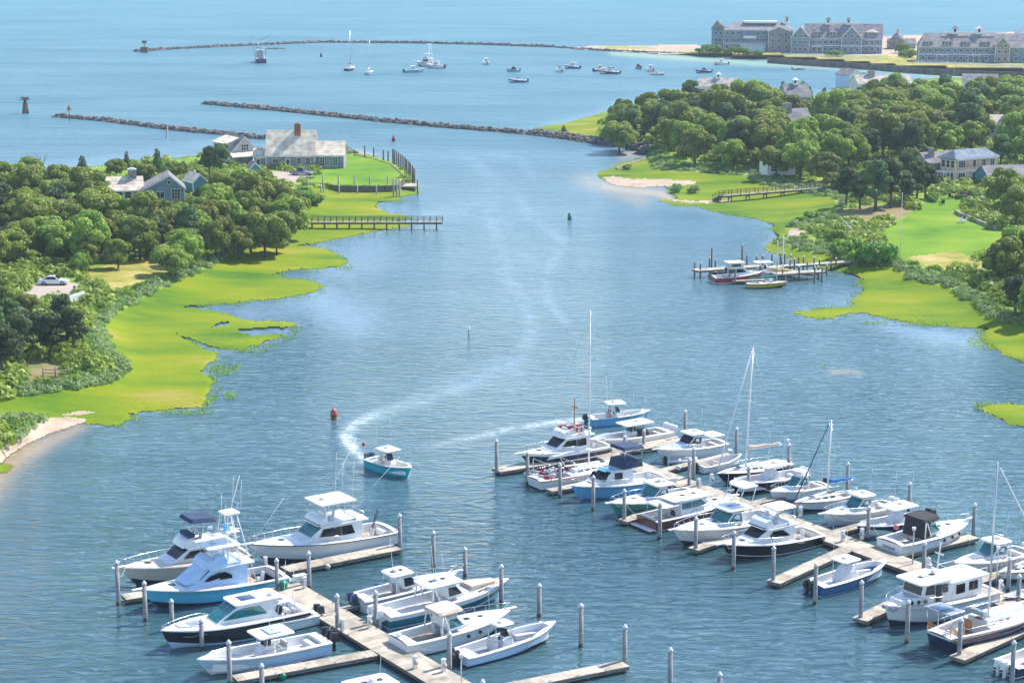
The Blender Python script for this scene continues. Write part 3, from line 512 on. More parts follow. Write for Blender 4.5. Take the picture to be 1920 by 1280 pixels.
# ragged grass standing in the shallows along the marsh
rs = np.random.RandomState(9); x = rs.uniform(-60, 1960, 1100000); y = rs.uniform(360, 900, 1100000)
def land_(x, y): return inpoly(x, y, LEFT) | inpoly(x, y, RIGHT) | inpoly(x, y, PATCH)
z0 = ~land_(x, y); k = np.zeros(x.shape, bool)
for dx, dy in ((8, 0), (-8, 0), (0, 3), (0, -3), (15, 4), (-16, -4)): k |= land_(x+dx, y+dy)
cl = wob(x*.35+3, y*.8, 1)+.6*wob(x*.11, y*.3+5, 1); k &= z0 & (cl > rs.uniform(-.2, 1.6, x.shape)) & ~inpoly(x, y, [(0,780),(175,775),(175,830),(0,900)]) & ~inpoly(x, y, [(1100,300),(1310,330),(1310,375),(1100,375)])
for (cx, cy, rx, ry) in ((418, 692, 30, 12), (432, 740, 14, 8), (445, 686, 10, 6), (470, 655, 40, 5), (645, 500, 22, 5), (1745, 606, 60, 6), (1640, 604, 30, 4), (1850, 640, 40, 14), (350, 772, 60, 4), (1540, 685, 15, 1.8)):
    k |= ((x-cx)**2/rx**2+(y-cy)**2/ry**2 < 1) & (rs.uniform(0, 1, x.shape) < (.55 if cx != 1540 else .35)*(1-((x-cx)**2/rx**2+(y-cy)**2/ry**2)*.6))
x, y = x[k], y[k]; print('reeds', len(x)); b_ = Gn(x, y, .12+.1*rs.uniform(size=len(x))); nr = np.tile([0, -.25, 1.0], (len(x), 1))
leafmat('reed_grass', [(.10, .20, .02), (.20, .30, .015), (.32, .38, .03)])
o = quads_obj('marsh_reeds', leaf_quads(b_, nr, .085, rs), np.clip(rs.normal(.5, .25, len(x)), 0, 1), 'reed_grass'); tag(o, 'ragged bright green reeds standing in the shallows along the marsh', 'reeds', kind='stuff')
# ---------------------------------------------------------------- docks
def frame(p0, p1):
    """world origin, heading and length between two ground points"""
    d = p1-p0; return math.atan2(d.y, d.x), math.hypot(d.x, d.y)
DECK = .55
def dock(p0, p1, w, label, cat='dock', group=None, h=DECK, cleats=True):
    rz, Ln = frame(p0, p1); root = empty('dock', (p0.x, p0.y, 0), rz, label, cat, group)
    b = MB(); b.box(0, Ln, -w/2, w/2, h-.05, h); b.build('deck', M['dock_boards'], root)
    b = MB(); b.box(.03, Ln-.03, -w/2+.04, w/2-.04, h-.34, h-.052); b.build('beam', M['dock_beam'], root)
    b = MB(); n = max(2, int(Ln/3)) if h < 1 else 0
    for i in range(n): b.box(Ln*(i+.1)/n, Ln*(i+.9)/n, -w/2+.25, w/2-.25, -.15, h-.342)
    if n: b.build('float', M['rubber'], root)
    if cleats:
        for i in range(min(8, int(Ln/2.6))):
            for s in (-1, 1): b = MB(); x = 1.2+i*2.6; b.box(x-.14, x+.14, s*(w/2-.12)-.03, s*(w/2-.12)+.03, h+.05, h+.09); b.box(x-.05, x+.05, s*(w/2-.12)-.03, s*(w/2-.12)+.03, h, h+.05); b.build('cleat', M['aluminium'], root)
    return root
UM = (G(500+(1727-1130), 1076+213, .5)-G(500, 1076, .5)); 
DIR_M = math.radians(-56.0); DIR_F = math.radians(34.0)
def vdir(a): return Vector((math.cos(a), math.sin(a), 0))
def dock_from(px, py, direction, length, w, label, **k):
    p0 = G(px, py, DECK); p1 = p0+vdir(direction)*length; return dock(p0, p1, w, label, **k)
def dock_px(a, b, w, label, **k): return dock(G(*a, DECK), G(*b, DECK), w, label, **k)
dock_px((488, 1070), (884, 1304), 3.0, 'wide weathered main walkway of the lower left dock'); 
dock_px((1120, 846), (2060, 1188), 3.0, 'wide main walkway of the right hand dock running to the right frame edge')
FG = 'finger docks of the marina'; _dp = dock_px
def dock_px(a, b, w, label, **k): k.setdefault('h', DECK-.02); return _dp(a, b, w, label, **k)
dock_px((534, 1066), (745, 1024), 1.9, 'finger dock beside the big white sportfishing yacht', group=FG)
dock_px((470, 1080), (232, 1118), 1.7, 'finger dock between the cream trawler and the sky blue yacht', group=FG)
dock_px((585, 1143), (430, 1176), 1.2, 'narrow finger dock between the sky blue yacht and the black cruiser', group=FG)
dock_px((640, 1138), (780, 1106), 1.2, 'narrow finger dock beside the boat with blue outboards', group=FG)
dock_px((762, 1208), (900, 1178), 1.5, 'finger dock between the tan topped cruiser and the open ice blue boat', group=FG)
dock_px((702, 1222), (440, 1270), 1.5, 'finger dock below the white centre console', group=FG)
dock_px((890, 1298), (1172, 1242), 1.5, 'bare finger dock at the bottom centre of the frame', group=FG)
dock_px((1128, 846), (1282, 822), 3.0, 'wide cross dock at the far end of the right walkway', group=FG)
dock_px((1110, 852), (930, 880), 2.0, 'finger dock end with a lone piling, far left of the right dock', group=FG)
dock_px((1215, 884), (1030, 918), 1.3, 'finger dock behind the white sailboat with the inflatable', group=FG)
dock_px((1325, 924), (1168, 975), 1.3, 'finger dock between the sea green cruiser and the maroon one', group=FG)
dock_px((1465, 973), (1300, 1028), 1.3, 'finger dock between the white cruiser and the black flybridge boat', group=FG)
dock_px((1600, 1022), (1450, 1090), 1.5, 'finger dock beside the dark blue open boat', group=FG)
dock_px((1770, 1082), (1612, 1160), 1.5, 'finger dock left of the white trawler with round portholes', group=FG)
dock_px((1960, 1158), (1795, 1232), 1.5, 'finger dock below the dark hulled ketch', group=FG)
dock_px((1244, 880), (1370, 850), 1.2, 'finger dock behind the white skiff at the far right dock', group=FG)
dock_px((1400, 945), (1520, 915), 1.2, 'finger dock beside the small white cuddy boat', group=FG)
dock_px((1560, 998), (1690, 962), 1.2, 'finger dock under the covered black hulled console', group=FG)
dock_px((1682, 1038), (1826, 1004), 1.5, 'finger dock beside the express cruiser with black canvas', group=FG)
dock_px((1828, 1088), (1960, 1052), 1.5, 'finger dock right of the cruiser with the gray foredeck cover', group=FG)
dock_px((1435, 952), (1440, 968), 2.6, 'short dock section joining the main walkway by the white cruiser', cleats=False) if False else None
# ---------------------------------------------------------------- pilings
def make_piling():
    root = empty('piling', (0, 0, 0)); b = MB(); b.lathe([(.20, -2), (.20, .45), (.19, 4)], 12); b.build('post', [M['piling_wood']], root)
    b = MB(); b.lathe([(.204, -1), (.204, .32)], 12); b.build('wet_band', M['piling_wet'], root)
    b = MB(); b.lathe([(.215, 3.96), (.215, 4.1), (.02, 4.34)], 12); b.build('cap', M['piling_cap'], root); return root
pil0 = make_piling(); pil_used = False
PILS = [(222,1050,1133,'outermost piling beyond the bow of the cream trawler'),(273,1088,1163,'piling just off the bow of the sky blue yacht'),(323,1122,1178,'piling between the sky blue yacht and the black cruiser'),(379,1158,1217,'piling in front of the black cruiser bow'),(431,1198,1282,'piling in front of the white centre console'),(492,1242,1315,'piling cut by the bottom edge below the white centre console'),(520,1046,1113,'piling at the head of the lower left dock'),(580,1032,1103,'piling on the dock beside the stern of the white yacht'),(633,1112,1187,'piling in the left edge of the main walkway by the black outboards'),(705,1105,1178,'piling on the walkway beside the engines of the big console boat'),(750,962,1030,'piling at the end of the dock by the big white yacht'),(813,994,1062,'piling behind the bow of the boat with blue outboards'),(872,1025,1080,'piling just behind the bow of the big teal and white console'),(940,1057,1130,'piling at the bow of the big teal and white console'),(1011,1093,1155,'piling behind the open ice blue boat'),(1089,1130,1212,'lone piling in open water right of the ice blue boat'),(843,1182,1258,'piling at the stern of the open ice blue boat'),(905,1272,1350,'piling cut by the bottom edge beside the walkway'),(1171,1170,1248,'piling at the outer end of the bare finger dock'),(1256,1212,1292,'lone piling near the bottom centre'),(1348,1258,1338,'piling only its cap showing at the bottom edge'),
(931,823,890,'leftmost piling of the right dock at the finger end'),(989,845,908,'piling at the stern of the navy hulled flybridge boat'),(1050,868,932,'piling at the inflatable dinghy behind the white sailboat'),(1112,890,957,'piling in front of the light blue lobster boat'),(1170,916,982,'piling in front of the sea green cruiser'),(1237,940,1010,'piling at the stern of the maroon boat'),(1304,968,1037,'piling at the bow of the large white express cruiser'),(1375,994,1067,'piling at the bow of the black flybridge boat'),(1449,1023,1097,'piling at the outer end of the finger beside the dark blue boat'),(1528,1055,1132,'piling at the engines of the dark blue open boat'),(1613,1087,1167,'piling with a pink buoy left of the white trawler'),(1700,1124,1205,'piling in front of the white trawler hull'),(1798,1157,1237,'piling at the stern of the dark ketch'),(1897,1199,1285,'piling by the bottom right outboard boat'),
(1171,815,860,'piling at the near edge of the far cross dock'),(1207,804,840,'piling behind the hardtop boat on the far cross dock'),(1284,768,826,'tall piling at the end of the far cross dock'),(1380,800,858,'lone tall piling behind the white skiff'),(1300,838,902,'piling at the junction behind the white cruiser with the canvas'),(1292,858,918,'front one of the two pilings at the walkway junction'),(1403,872,920,'piling beside the covered white console boat'),(1478,830,892,'piling behind the tan sail cover'),(1588,866,928,'piling behind the blue sail cover'),(1704,903,958,'piling behind the covered black console boat'),(1825,942,1006,'piling at the bow of the express cruiser with black canvas'),(1627,947,1012,'piling between the walkway and the express cruiser stern'),(1731,1014,1082,'piling on the walkway below the express cruiser'),(1890,1043,1108,'piling right of the walkway near the trawler stern'),(1908,1075,1143,'second piling right of the walkway near the trawler stern'),
]
for (x, yt, yb, lb) in PILS:
    o = copy_tree(pil0) if pil_used else pil0; pil_used = True
    g = G(x, yb, .0); h = 0
    for z in np.arange(1.5, 6, .05):
        if P((g.x, g.y, z))[1] <= yt: h = z; break
    o.location = (g.x, g.y, h-4.34); tag(o, lb, 'piling', 'tall white capped marina pilings')
    for c in o.children:
        if c.name.startswith('wet'): c.location.z = 4.34-h
# ---------------------------------------------------------------- power pedestals, dock boxes, lamps
def pedestal():
    r = empty('power_pedestal'); b = MB(); b.box(-.16, .16, -.14, .14, 0, 1.0); b.build('cabinet', M['trim_white'], r, .02); b = MB(); b.box(-.19, .19, -.17, .17, 1.0, 1.08); b.box(-.05, .05, -.05, .05, 1.08, 1.2); b.build('light_cap', M['piling_cap'], r, .02)
    b = MB(); b.lathe([(.22, -.03), (.22, .03)], 10, (0, -.19, .55), 0, 'y'); b.lathe([(.12, -.05), (.12, .05)], 10, (0, -.19, .55), 0, 'y'); b.build('hose_reel', M['rope'], r); return r
ped0 = pedestal(); n_ = 0
for x, y, lb in [(571,1102,'white pedestal beside the piling on the lower left dock'),(642,1182,'white pedestal beside the piling near the black outboards'),(693,1176,'pedestal at the stern of the big console boat'),(748,1210,'pedestal at the stern of the tan topped cruiser'),(778,1252,'pedestal with a yellow coiled cord on the near walkway'),(832,1258,'pedestal at the engines of the open ice blue boat'),(1131,838,'pedestal at the corner of the far cross dock'),(1310,915,'pedestal by the front junction piling'),(1334,906,'pedestal at the bow of the tan covered sailboat'),(1501,968,'pedestal with a red hose by the white cuddy boat'),(1580,1014,'pale pedestal in the middle of the right walkway'),(1616,1010,'turquoise pedestal near the express cruiser stern'),(1740,1066,'pedestal beside the piling below the express cruiser'),(1743,1078,'front pedestal beside the walkway piling'),(1876,1108,'white hose box near the trawler stern'),(498,1064,'short white post at the head of the lower left dock')]:
    o = copy_tree(ped0) if n_ else ped0; n_ += 1; o.location = G(x, y, DECK); o.rotation_euler = (0, 0, DIR_M+random.choice([0, 1.57])); tag(o, lb, 'power pedestal', 'power pedestals on the docks')
for x, y, mt, lb in [(562,1088,'trim_white','low white dock box at the corner of the left dock'),(1258,905,'deck_white','white dock box beside the tender on the right walkway')]:
    r = empty('dock_box', G(x, y, DECK), DIR_F, lb, 'dock box'); b = MB(); b.box(-.6, .6, -.3, .3, 0, .5); b.build('box', M[mt], r, .03); b = MB(); b.box(-.63, .63, -.33, .33, .5, .58); b.build('lid', M['trim_white'], r, .02)
for x, y, h, lb in [(1711,1056,3.3,'thin gray pole standing on the right walkway'),(1868,1100,3.6,'thin pole with a white box by the trawler stern'),(865,1290,2.6,'thin pole beside the walkway at the bottom edge'),(1476,890,3.8,'slim white dock light post behind the tan sail cover')]:
    r = empty('light_post', G(x, y, DECK if x != 1476 else 0), 0, lb, 'light post'); b = MB(); b.tube([(0, 0, 0), (0, 0, h)], .06, 6); b.build('pole', M['aluminium'], r); b = MB(); b.box(-.16, .16, -.16, .16, h, h+.28); b.build('lamp_head', M['trim_white'], r, .03)
def ball(name, x, y, z, r, mat, label, cat='buoy', squash=1.0):
    b = MB(); b.lathe([(r*math.sin(t)+.001, -r*squash*math.cos(t)) for t in np.linspace(0, math.pi, 9)], 12); o = b.build(name, M[mat]); o.location = G(x, y, z); o.location.z = z; return tag(o, label, cat)
ball('fender', 531, 1096, .95, .42, 'green_plastic', 'green and white round hose float on the left dock'); ball('fender', 614, 1062, .28, .28, 'tan_canvas', 'pale yellow round fender under the yacht dock'); ball('fender', 530, 1267, .3, .3, 'green_plastic', 'green round fender hanging at the lower left finger dock')
ball('fender', 1622, 1160, .3, .28, 'pink_buoy', 'coral pink round fender at the finger by the trawler'); ball('fender', 1895, 1140, .5, .26, 'pink_buoy', 'coral fender under the right walkway near the ketch'); ball('fender', 1680, 987, 1.9, .28, 'pink_buoy', 'pink round fender on the express cruiser stern rail'); ball('fender', 1757, 1183, .9, .3, 'hull_blue', 'dark blue ball fender at the ketch stern'); ball('fender', 1272, 876, .7, .3, 'trim_white', 'white ball fender below the skiff')
# channel markers
def marker_buoy(x, y, mat, r, h, label, shape='can'):
    root = empty('marker_buoy', G(x, y, 0), 0, label, 'buoy'); b = MB()
    if shape == 'can': b.lathe([(r, -.4), (r, h*.6), (r*.75, h*.64), (r*.75, h)], 12)
    elif shape == 'nun': b.lathe([(r, -.4), (r, h*.45), (r*.25, h)], 12)
    else: b.lathe([(r*.5, -.4), (r, h*.3), (r*.9, h*.75), (r*.2, h)], 12)
    b.build('float', M[mat], root); b = MB(); b.lathe([(r*1.02, h*.3), (r*1.02, h*.42)], 12) if shape != 'nun' else b.lathe([(r*.2, h), (r*.2, h+.3)], 8); b.build('band', M['piling_wet'], root)
marker_buoy(626, 785, 'red_plastic', .42, 1.35, 'red cylindrical buoy left of the wake of the turquoise boat', 'egg'); marker_buoy(1068, 412, 'green_plastic', .42, 1.4, 'green can buoy in the middle of the channel'); marker_buoy(738, 265, 'cloth_red', .5, 1.5, 'dark red nun buoy off the pointed lawn', 'nun'); marker_buoy(879, 626, 'flag_white', .14, 1.3, 'thin pale post buoy alone in the channel'); marker_buoy(602, 107, 'black_plastic', .5, 1.9, 'small dark buoy between the trawler and the first sailboat', 'nun')
for x, y in [(892,96),(564,123),(614,112),(393,208),(717,145),(1189,147)]: marker_buoy(x, y, 'black_plastic', .35, .7, 'tiny dark mooring buoy in the outer harbour', 'egg')['group'] if False else None
# ---------------------------------------------------------------- rock jetties
def jetty(pts, w, h, label, seed, dens=1.0, mats=('rock', 'rock_dark')):
    rs = np.random.RandomState(seed); b = MB(); W = [G(x, y, 0) for x, y in pts]; org = W[0].copy()
    segs = [(W[i+1]-W[i]).length for i in range(len(W)-1)]; tot = sum(segs); w, h = w*.82, h*.75; n = int(tot*w*1.7*dens)
    for _ in range(n):
        t = rs.uniform(0, tot); i = 0
        while t > segs[i]: t -= segs[i]; i += 1
        d = (W[i+1]-W[i]).normalized(); nrm = Vector((-d.y, d.x, 0)); s = rs.uniform(-1, 1); p = W[i]+d*t+nrm*s*w/2-org
        z = h*(1-abs(s)**1.6)*rs.uniform(.55, 1.0)-.2; r = rs.uniform(.38, .85)*min(1, w/3+.3); k = rs.randint(5, 8)
        R = Matrix.Rotation(rs.uniform(0, 6.28), 3, 'Z') @ Matrix.Rotation(rs.uniform(-.5, .5), 3, 'X'); vs = []
        for zz, rr in ((-.55, .7), (.05, 1), (.5, .6)):
            for q in range(k): a = 6.283*q/k; v = R @ Vector((math.cos(a)*rr*r*rs.uniform(.75, 1.1)*1.25, math.sin(a)*rr*r*rs.uniform(.75, 1.1), zz*r)); vs.append(p+v+Vector((0, 0, z)))
        fs = [tuple(range(k))[::-1], tuple(range(2*k, 3*k))]+[(u*k+q, u*k+(q+1) % k, (u+1)*k+(q+1) % k, (u+1)*k+q) for u in (0, 1) for q in range(k)]
        b.add(vs, fs, 0 if rs.uniform() > (.35 if z > .4 else .8) else 1)
    o = b.build('rock_jetty', [M[m] for m in mats]); o.location = org; tag(o, label, 'jetty')
    b2 = MB()
    for i in range(len(W)-1):
        d = (W[i+1]-W[i]).normalized(); nr = Vector((-d.y, d.x, 0)); A, B = W[i]-org, W[i+1]-org; q = w*.42; z1 = h*.55
        b2.hexa([A-nr*q-Vector((0,0,1)), B-nr*q-Vector((0,0,1)), B+nr*q-Vector((0,0,1)), A+nr*q-Vector((0,0,1))], [A-nr*q*.5+Vector((0,0,z1)), B-nr*q*.5+Vector((0,0,z1)), B+nr*q*.5+Vector((0,0,z1)), A+nr*q*.5+Vector((0,0,z1))])
    b2.build('rubble_core', M[mats[1]], o); return o
jetty([(105,219),(200,227),(320,243),(420,252),(500,261)], 4.2, 1.6, 'long low rock jetty left of the shingled house, red marker on its end', 1)
jetty([(384,195),(520,207),(700,226),(850,240),(1000,252)], 4.5, 1.7, 'long rock jetty in the middle reaching to the grassy point', 2)
jetty([(1000,251),(1070,260),(1130,269),(1185,276),(1212,281),(1216,290)], 7.5, 2.2, 'wide rocky shore wall curving round the grassy point', 3, 1.0, ('rock', 'rock_dark'))
jetty([(255,97),(330,92),(480,85),(600,80),(760,81),(900,84),(1040,89)], 5.0, 1.6, 'far curving breakwater across the harbour mouth', 4, .7)
jetty([(1040,89),(1120,95),(1250,101),(1340,104),(1440,108)], 4.0, 1.3, 'stone edge along the sandy spit below the hotels', 5, .7)
jetty([(498,92),(535,92)], 3.0, .6, 'short low ledge of rock beside the fishing trawler', 6, .7)
jetty([(640,276),(652,284),(664,288)], 3, 1.3, 'pale boulders at the corner behind the shingled house', 8, 1.0)
# ---------------------------------------------------------------- lawn bulkhead, fixed pier by the shingled house
def wall_px(pts, z0, z1, th, name, mat, label, cat):
    b = MB(); W = [G(x, y, z1) for x, y in pts]; org = W[0].copy(); org.z = 0
    for i in range(len(W)-1):
        d = (W[i+1]-W[i]).normalized(); nr = Vector((-d.y, d.x, 0))*th/2; A, B = W[i]-org, W[i+1]-org; A.z = B.z = 0; Z0, Z1 = Vector((0,0,z0)), Vector((0,0,z1))
        b.hexa([A-nr+Z0, B-nr+Z0, B+nr+Z0, A+nr+Z0], [A-nr+Z1, B-nr+Z1, B+nr+Z1, A+nr+Z1])
    o = b.build(name, M[mat]); o.location = org; return tag(o, label, cat)
def zline(p, z):  # pixel at level z -> world
    return G(*p, z)
wall_px([(570,342),(600,343),(640,349),(700,349),(745,347),(757,340),(757,330),(735,309),(700,297),(664,289)], -.8, 2.0, .3, 'retaining_wall', 'old_piling', 'dark timber bulkhead wall round the pointed lawn', 'wall')
n_ = 0
def post(x, y, z0, ztop, r, label, group=None, mat='old_piling', cap=None, cat='post', z=None):
    root = empty('timber_post', (0, 0, 0), 0, label, cat, group); g = G(x, y, z0); root.location = g; b = MB(); b.lathe([(r, -2.2), (r*.95, ztop-z0)], 8); b.build('post', M[mat], root)
    if cap: b = MB(); b.lathe([(r*1.15, ztop-z0-.02), (r*1.15, ztop-z0+.12), (r*.3, ztop-z0+.3)], 8); b.build('cap', M[cap], root)
    return root
BP = [(682,291),(699,294),(717,299),(726,301),(735,306),(738,308),(742,311),(746,314),(750,317),(754,320),(758,323),(761,327),(765,331),(768,335),(772,340),(775,345)]
for i, (x, y) in enumerate(BP): post(x+2, y+4, .5, 3.4 if i < 4 else 4.6, .2, 'dark timber post along the right side of the pointed lawn', 'bulkhead posts right of the pointed lawn')
for i, x in enumerate([577,606,635,665,694,727]): post(x, 362, 0, 4.0, .17, 'tall weathered post against the bulkhead below the lawn', 'posts along the front of the bulkhead', 'piling_wood')
for i, x in enumerate([602,607,636,670,706]): post(x, 369, 0, 2.6, .17, 'shorter outer post of the boat landing below the bulkhead', 'outer posts of the bulkhead landing', 'piling_wood')
for i, x in enumerate([738,744,749]): post(x, 371, 0, 4.2, .18, 'post of the three post cluster at the landing corner', 'post cluster at the landing corner', 'piling_wood')
dock_px((594,355), (748,355), 2.2, 'long narrow landing along the dark bulkhead', h=1.3, cleats=False)
dock_px((752,352), (784,352), 5.5, 'square boat landing at the tip of the bulkhead', h=1.2, cleats=False); post(783, 364, 0, 3.2, .16, 'brown post at the outer corner of the square landing')
def footbridge(p0, p1, w, z0, z1, label, bays, posts, rail=True, mat='weathered_boards', one_side=False):
    rz, Ln = frame(p0, p1); root = empty('footbridge', (p0.x, p0.y, 0), rz, label, 'pier'); s = (z1-z0)/Ln
    b = MB(); b.hexa([(0, -w/2, z0-.12), (Ln, -w/2, z1-.12), (Ln, w/2, z1-.12), (0, w/2, z0-.12)], [(0, -w/2, z0), (Ln, -w/2, z1), (Ln, w/2, z1), (0, w/2, z0)]); b.build('deck', M[mat], root)
    b = MB(); b.hexa([(0, -w/2+.1, z0-.4), (Ln, -w/2+.1, z1-.4), (Ln, w/2-.1, z1-.4), (0, w/2-.1, z0-.4)], [(0, -w/2+.1, z0-.122), (Ln, -w/2+.1, z1-.122), (Ln, w/2-.1, z1-.122), (0, w/2-.1, z0-.122)]); b.build('joist', M['old_piling'], root)
    for i in range(posts):
        x = Ln*(i+.5)/posts; b = MB()
        for y in (-w/2+.1, w/2-.1): b.tube([(x, y, -1), (x, y, z0+s*x-.1)], .13, 6)
        b.box(x-.1, x+.1, -w/2, w/2, z0+s*x-.62, z0+s*x-.405); b.build('support', M['old_piling'], root)
    if rail:
        for y in (-w/2+.03, w/2-.03):
            b = MB(); n = bays
            for i in range(n+1): x = Ln*i/n; b.box(x-.05, x+.05, y-.05, y+.05, z0+s*x, z0+s*x+1.05)
            for hh in (.55, 1.02): b.tube([(0, y, z0+hh), (Ln, y, z1+hh)], .045, 4)
            b.build('railing', M['old_piling'], root)
    return root
footbridge(G(550, 416, 1.5), G(830, 416, 1.5), 1.5, 1.5, 1.5, 'long straight railed footbridge over the left marsh', 24, 12)
fb = footbridge(G(1352, 367, 1.6), G(1548, 351, 1.9), 1.4, 1.6, 1.9, 'railed footbridge crossing the right marsh to the sandy strip', 12, 6)
footbridge(G(1352, 367, 1.6), G(1341, 374, .3), 1.4, 1.6, .4, 'short wooden steps down from the right footbridge', 2, 1)
# low wooden groyne by the grassy point
wall_px([(1216,291),(1207,296),(1195,301),(1175,307),(1156,315)], -.4, .7, .5, 'groyne', 'weathered_boards', 'low pale wooden groyne below the grassy point', 'wall')
# fixed boat pier in the middle right
dock_px((1603, 497), (1440, 508), 1.8, 'long fixed gangway of the boat pier from the shrubs', h=1.3, cleats=False)
dock_px((1440, 505), (1302, 514), 2.2, 'outer arm of the boat pier with the bare left end', h=1.3, cleats=False)
dock_px((1543, 515), (1450, 521), 2.2, 'near arm of the boat pier on dark posts', h=1.3, cleats=False)
dock_px((1450, 508), (1530, 518), 1.8, 'middle platform of the boat pier holding kayaks', h=1.0, cleats=False)
dock_px((1450, 523), (1372, 526), 1.6, 'floating dock between the red boat and the yellow sailboat', h=.6, cleats=False)
PP = [(1302,516,3.0),(1313,519,3.0),(1330,510,3.2),(1334,506,5.0),(1341,512,3.0),(1391,502,5.2),(1400,505,3.2),(1418,505,3.0),(1429,512,4.0),(1447,500,3.0),(1463,499,3.0),(1471,500,3.0),(1465,508,3.2),(1482,503,3.0),(1481,511,3.0),(1497,506,3.0),(1506,506,3.0),(1489,512,3.2),(1513,516,3.0),(1526,507,3.0),(1536,511,3.0),(1558,505,2.6),(1567,506,2.6),(1386,522,2.6),(1378,532,2.6),(1425,520,2.6),(1467,526,2.6),(1472,535,2.4),(1498,525,3.0),(1527,528,3.2),(1541,527,3.0),(1534,520,2.4),(1550,516,2.2)]
for i, (x, y, z) in enumerate(PP): post(x, y+1, 0, z*.78, .15, 'dark post with a pale cap round the fixed boat pier', 'posts of the fixed boat pier', 'old_piling', 'piling_cap' if i % 3 else None)
# ---------------------------------------------------------------- navigation marks
root = empty('channel_marker_tower', G(48, 213, 0), 0, 'dark timber channel tower standing in open water at the far left', 'marker'); b = MB()
for k in range(5): a = k*1.257; b.tube([(math.cos(a)*1.1, math.sin(a)*1.1, -2), (math.cos(a)*.45, math.sin(a)*.45, 3.4)], .28, 6)
b.build('piles', M['old_piling'], root); b = MB(); b.lathe([(.7, 1.2), (.7, 1.8)], 10); b.tube([(0,0,1), (0,0,4.4)], .45, 7); b.build('collar', M['rock_dark'], root); b = MB(); b.box(-1.6, 1.6, -1.2, 1.2, 4.3, 4.5); b.build('platform', M['old_piling'], root)
b = MB()
for k in range(60): a = random.uniform(0, 6.28); r = random.uniform(.5, 1.7); b.tube([(math.cos(a)*r*.4, math.sin(a)*r*.4, 4.55+random.uniform(0, .4)), (math.cos(a)*r, math.sin(a)*r*.8, 4.7+random.uniform(0, .6))], .07, 4)
b.build('nest', M['bark'], root)
root = empty('day_beacon', G(130, 221, 1.0), 0, 'red triangular day beacon on the end of the left jetty', 'marker'); b = MB(); b.tube([(0,0,-1), (0,0,3.2)], .12, 6); b.build('pole', M['old_piling'], root); b = MB(); b.hexa([(-.8,-.06,2.3), (.8,-.06,2.3), (0,-.06,4.1)], [(-.8,.06,2.3), (.8,.06,2.3), (0,.06,4.1)]); b.build('red_board', M['orange_plastic'], root)
root = empty('day_beacon', G(271, 94, 1.2), 0, 'green beacon on a dark base at the far breakwater tip', 'marker'); b = MB(); b.box(-1.6,1.6,-1.4,1.4,-1,1.4); b.build('base', M['rock_dark'], root); b = MB(); b.tube([(0,0,1.4), (0,0,4)], .15, 6); b.build('pole', M['old_piling'], root); b = MB(); b.box(-1.1,1.1,-.08,.08,2.9,4.3); b.build('green_board', M['green_plastic'], root)
def flagpole(x, y, h, label, flag=None, r=.07):
    root = empty('flagpole', GE(x, y), 0, label, 'flagpole'); b = MB(); b.tube([(0,0,0), (0,0,h)], r, 6, 0, r*.6); b.build('pole', M['trim_white'], root); b = MB(); b.lathe([(.02,-.1), (.12,0), (.02,.1)], 8, (0,0,h+.1)); b.build('ball', M['piling_cap'], root)
    if flag:
        b = MB(); n = 7
        for i in range(n): z0 = h-.5-i*.26; b.add([(0,0,z0), (-.55,.1,z0-.9), (-.6,.12,z0-1.15), (0,0,z0-.26)], [(0,1,2,3)], i % 2)
        b.build('flag', [M['flag_red'], M['flag_white']], root)
flagpole(1687, 485, 11.5, 'tall white flagpole at the foot of the sloping lawn'); flagpole(316, 302, 8.6, 'flagpole with a limp red and white flag beyond the blue gray house', True); flagpole(1788, 148, 6, 'thin flagpole on the far shore beside the gray roof')
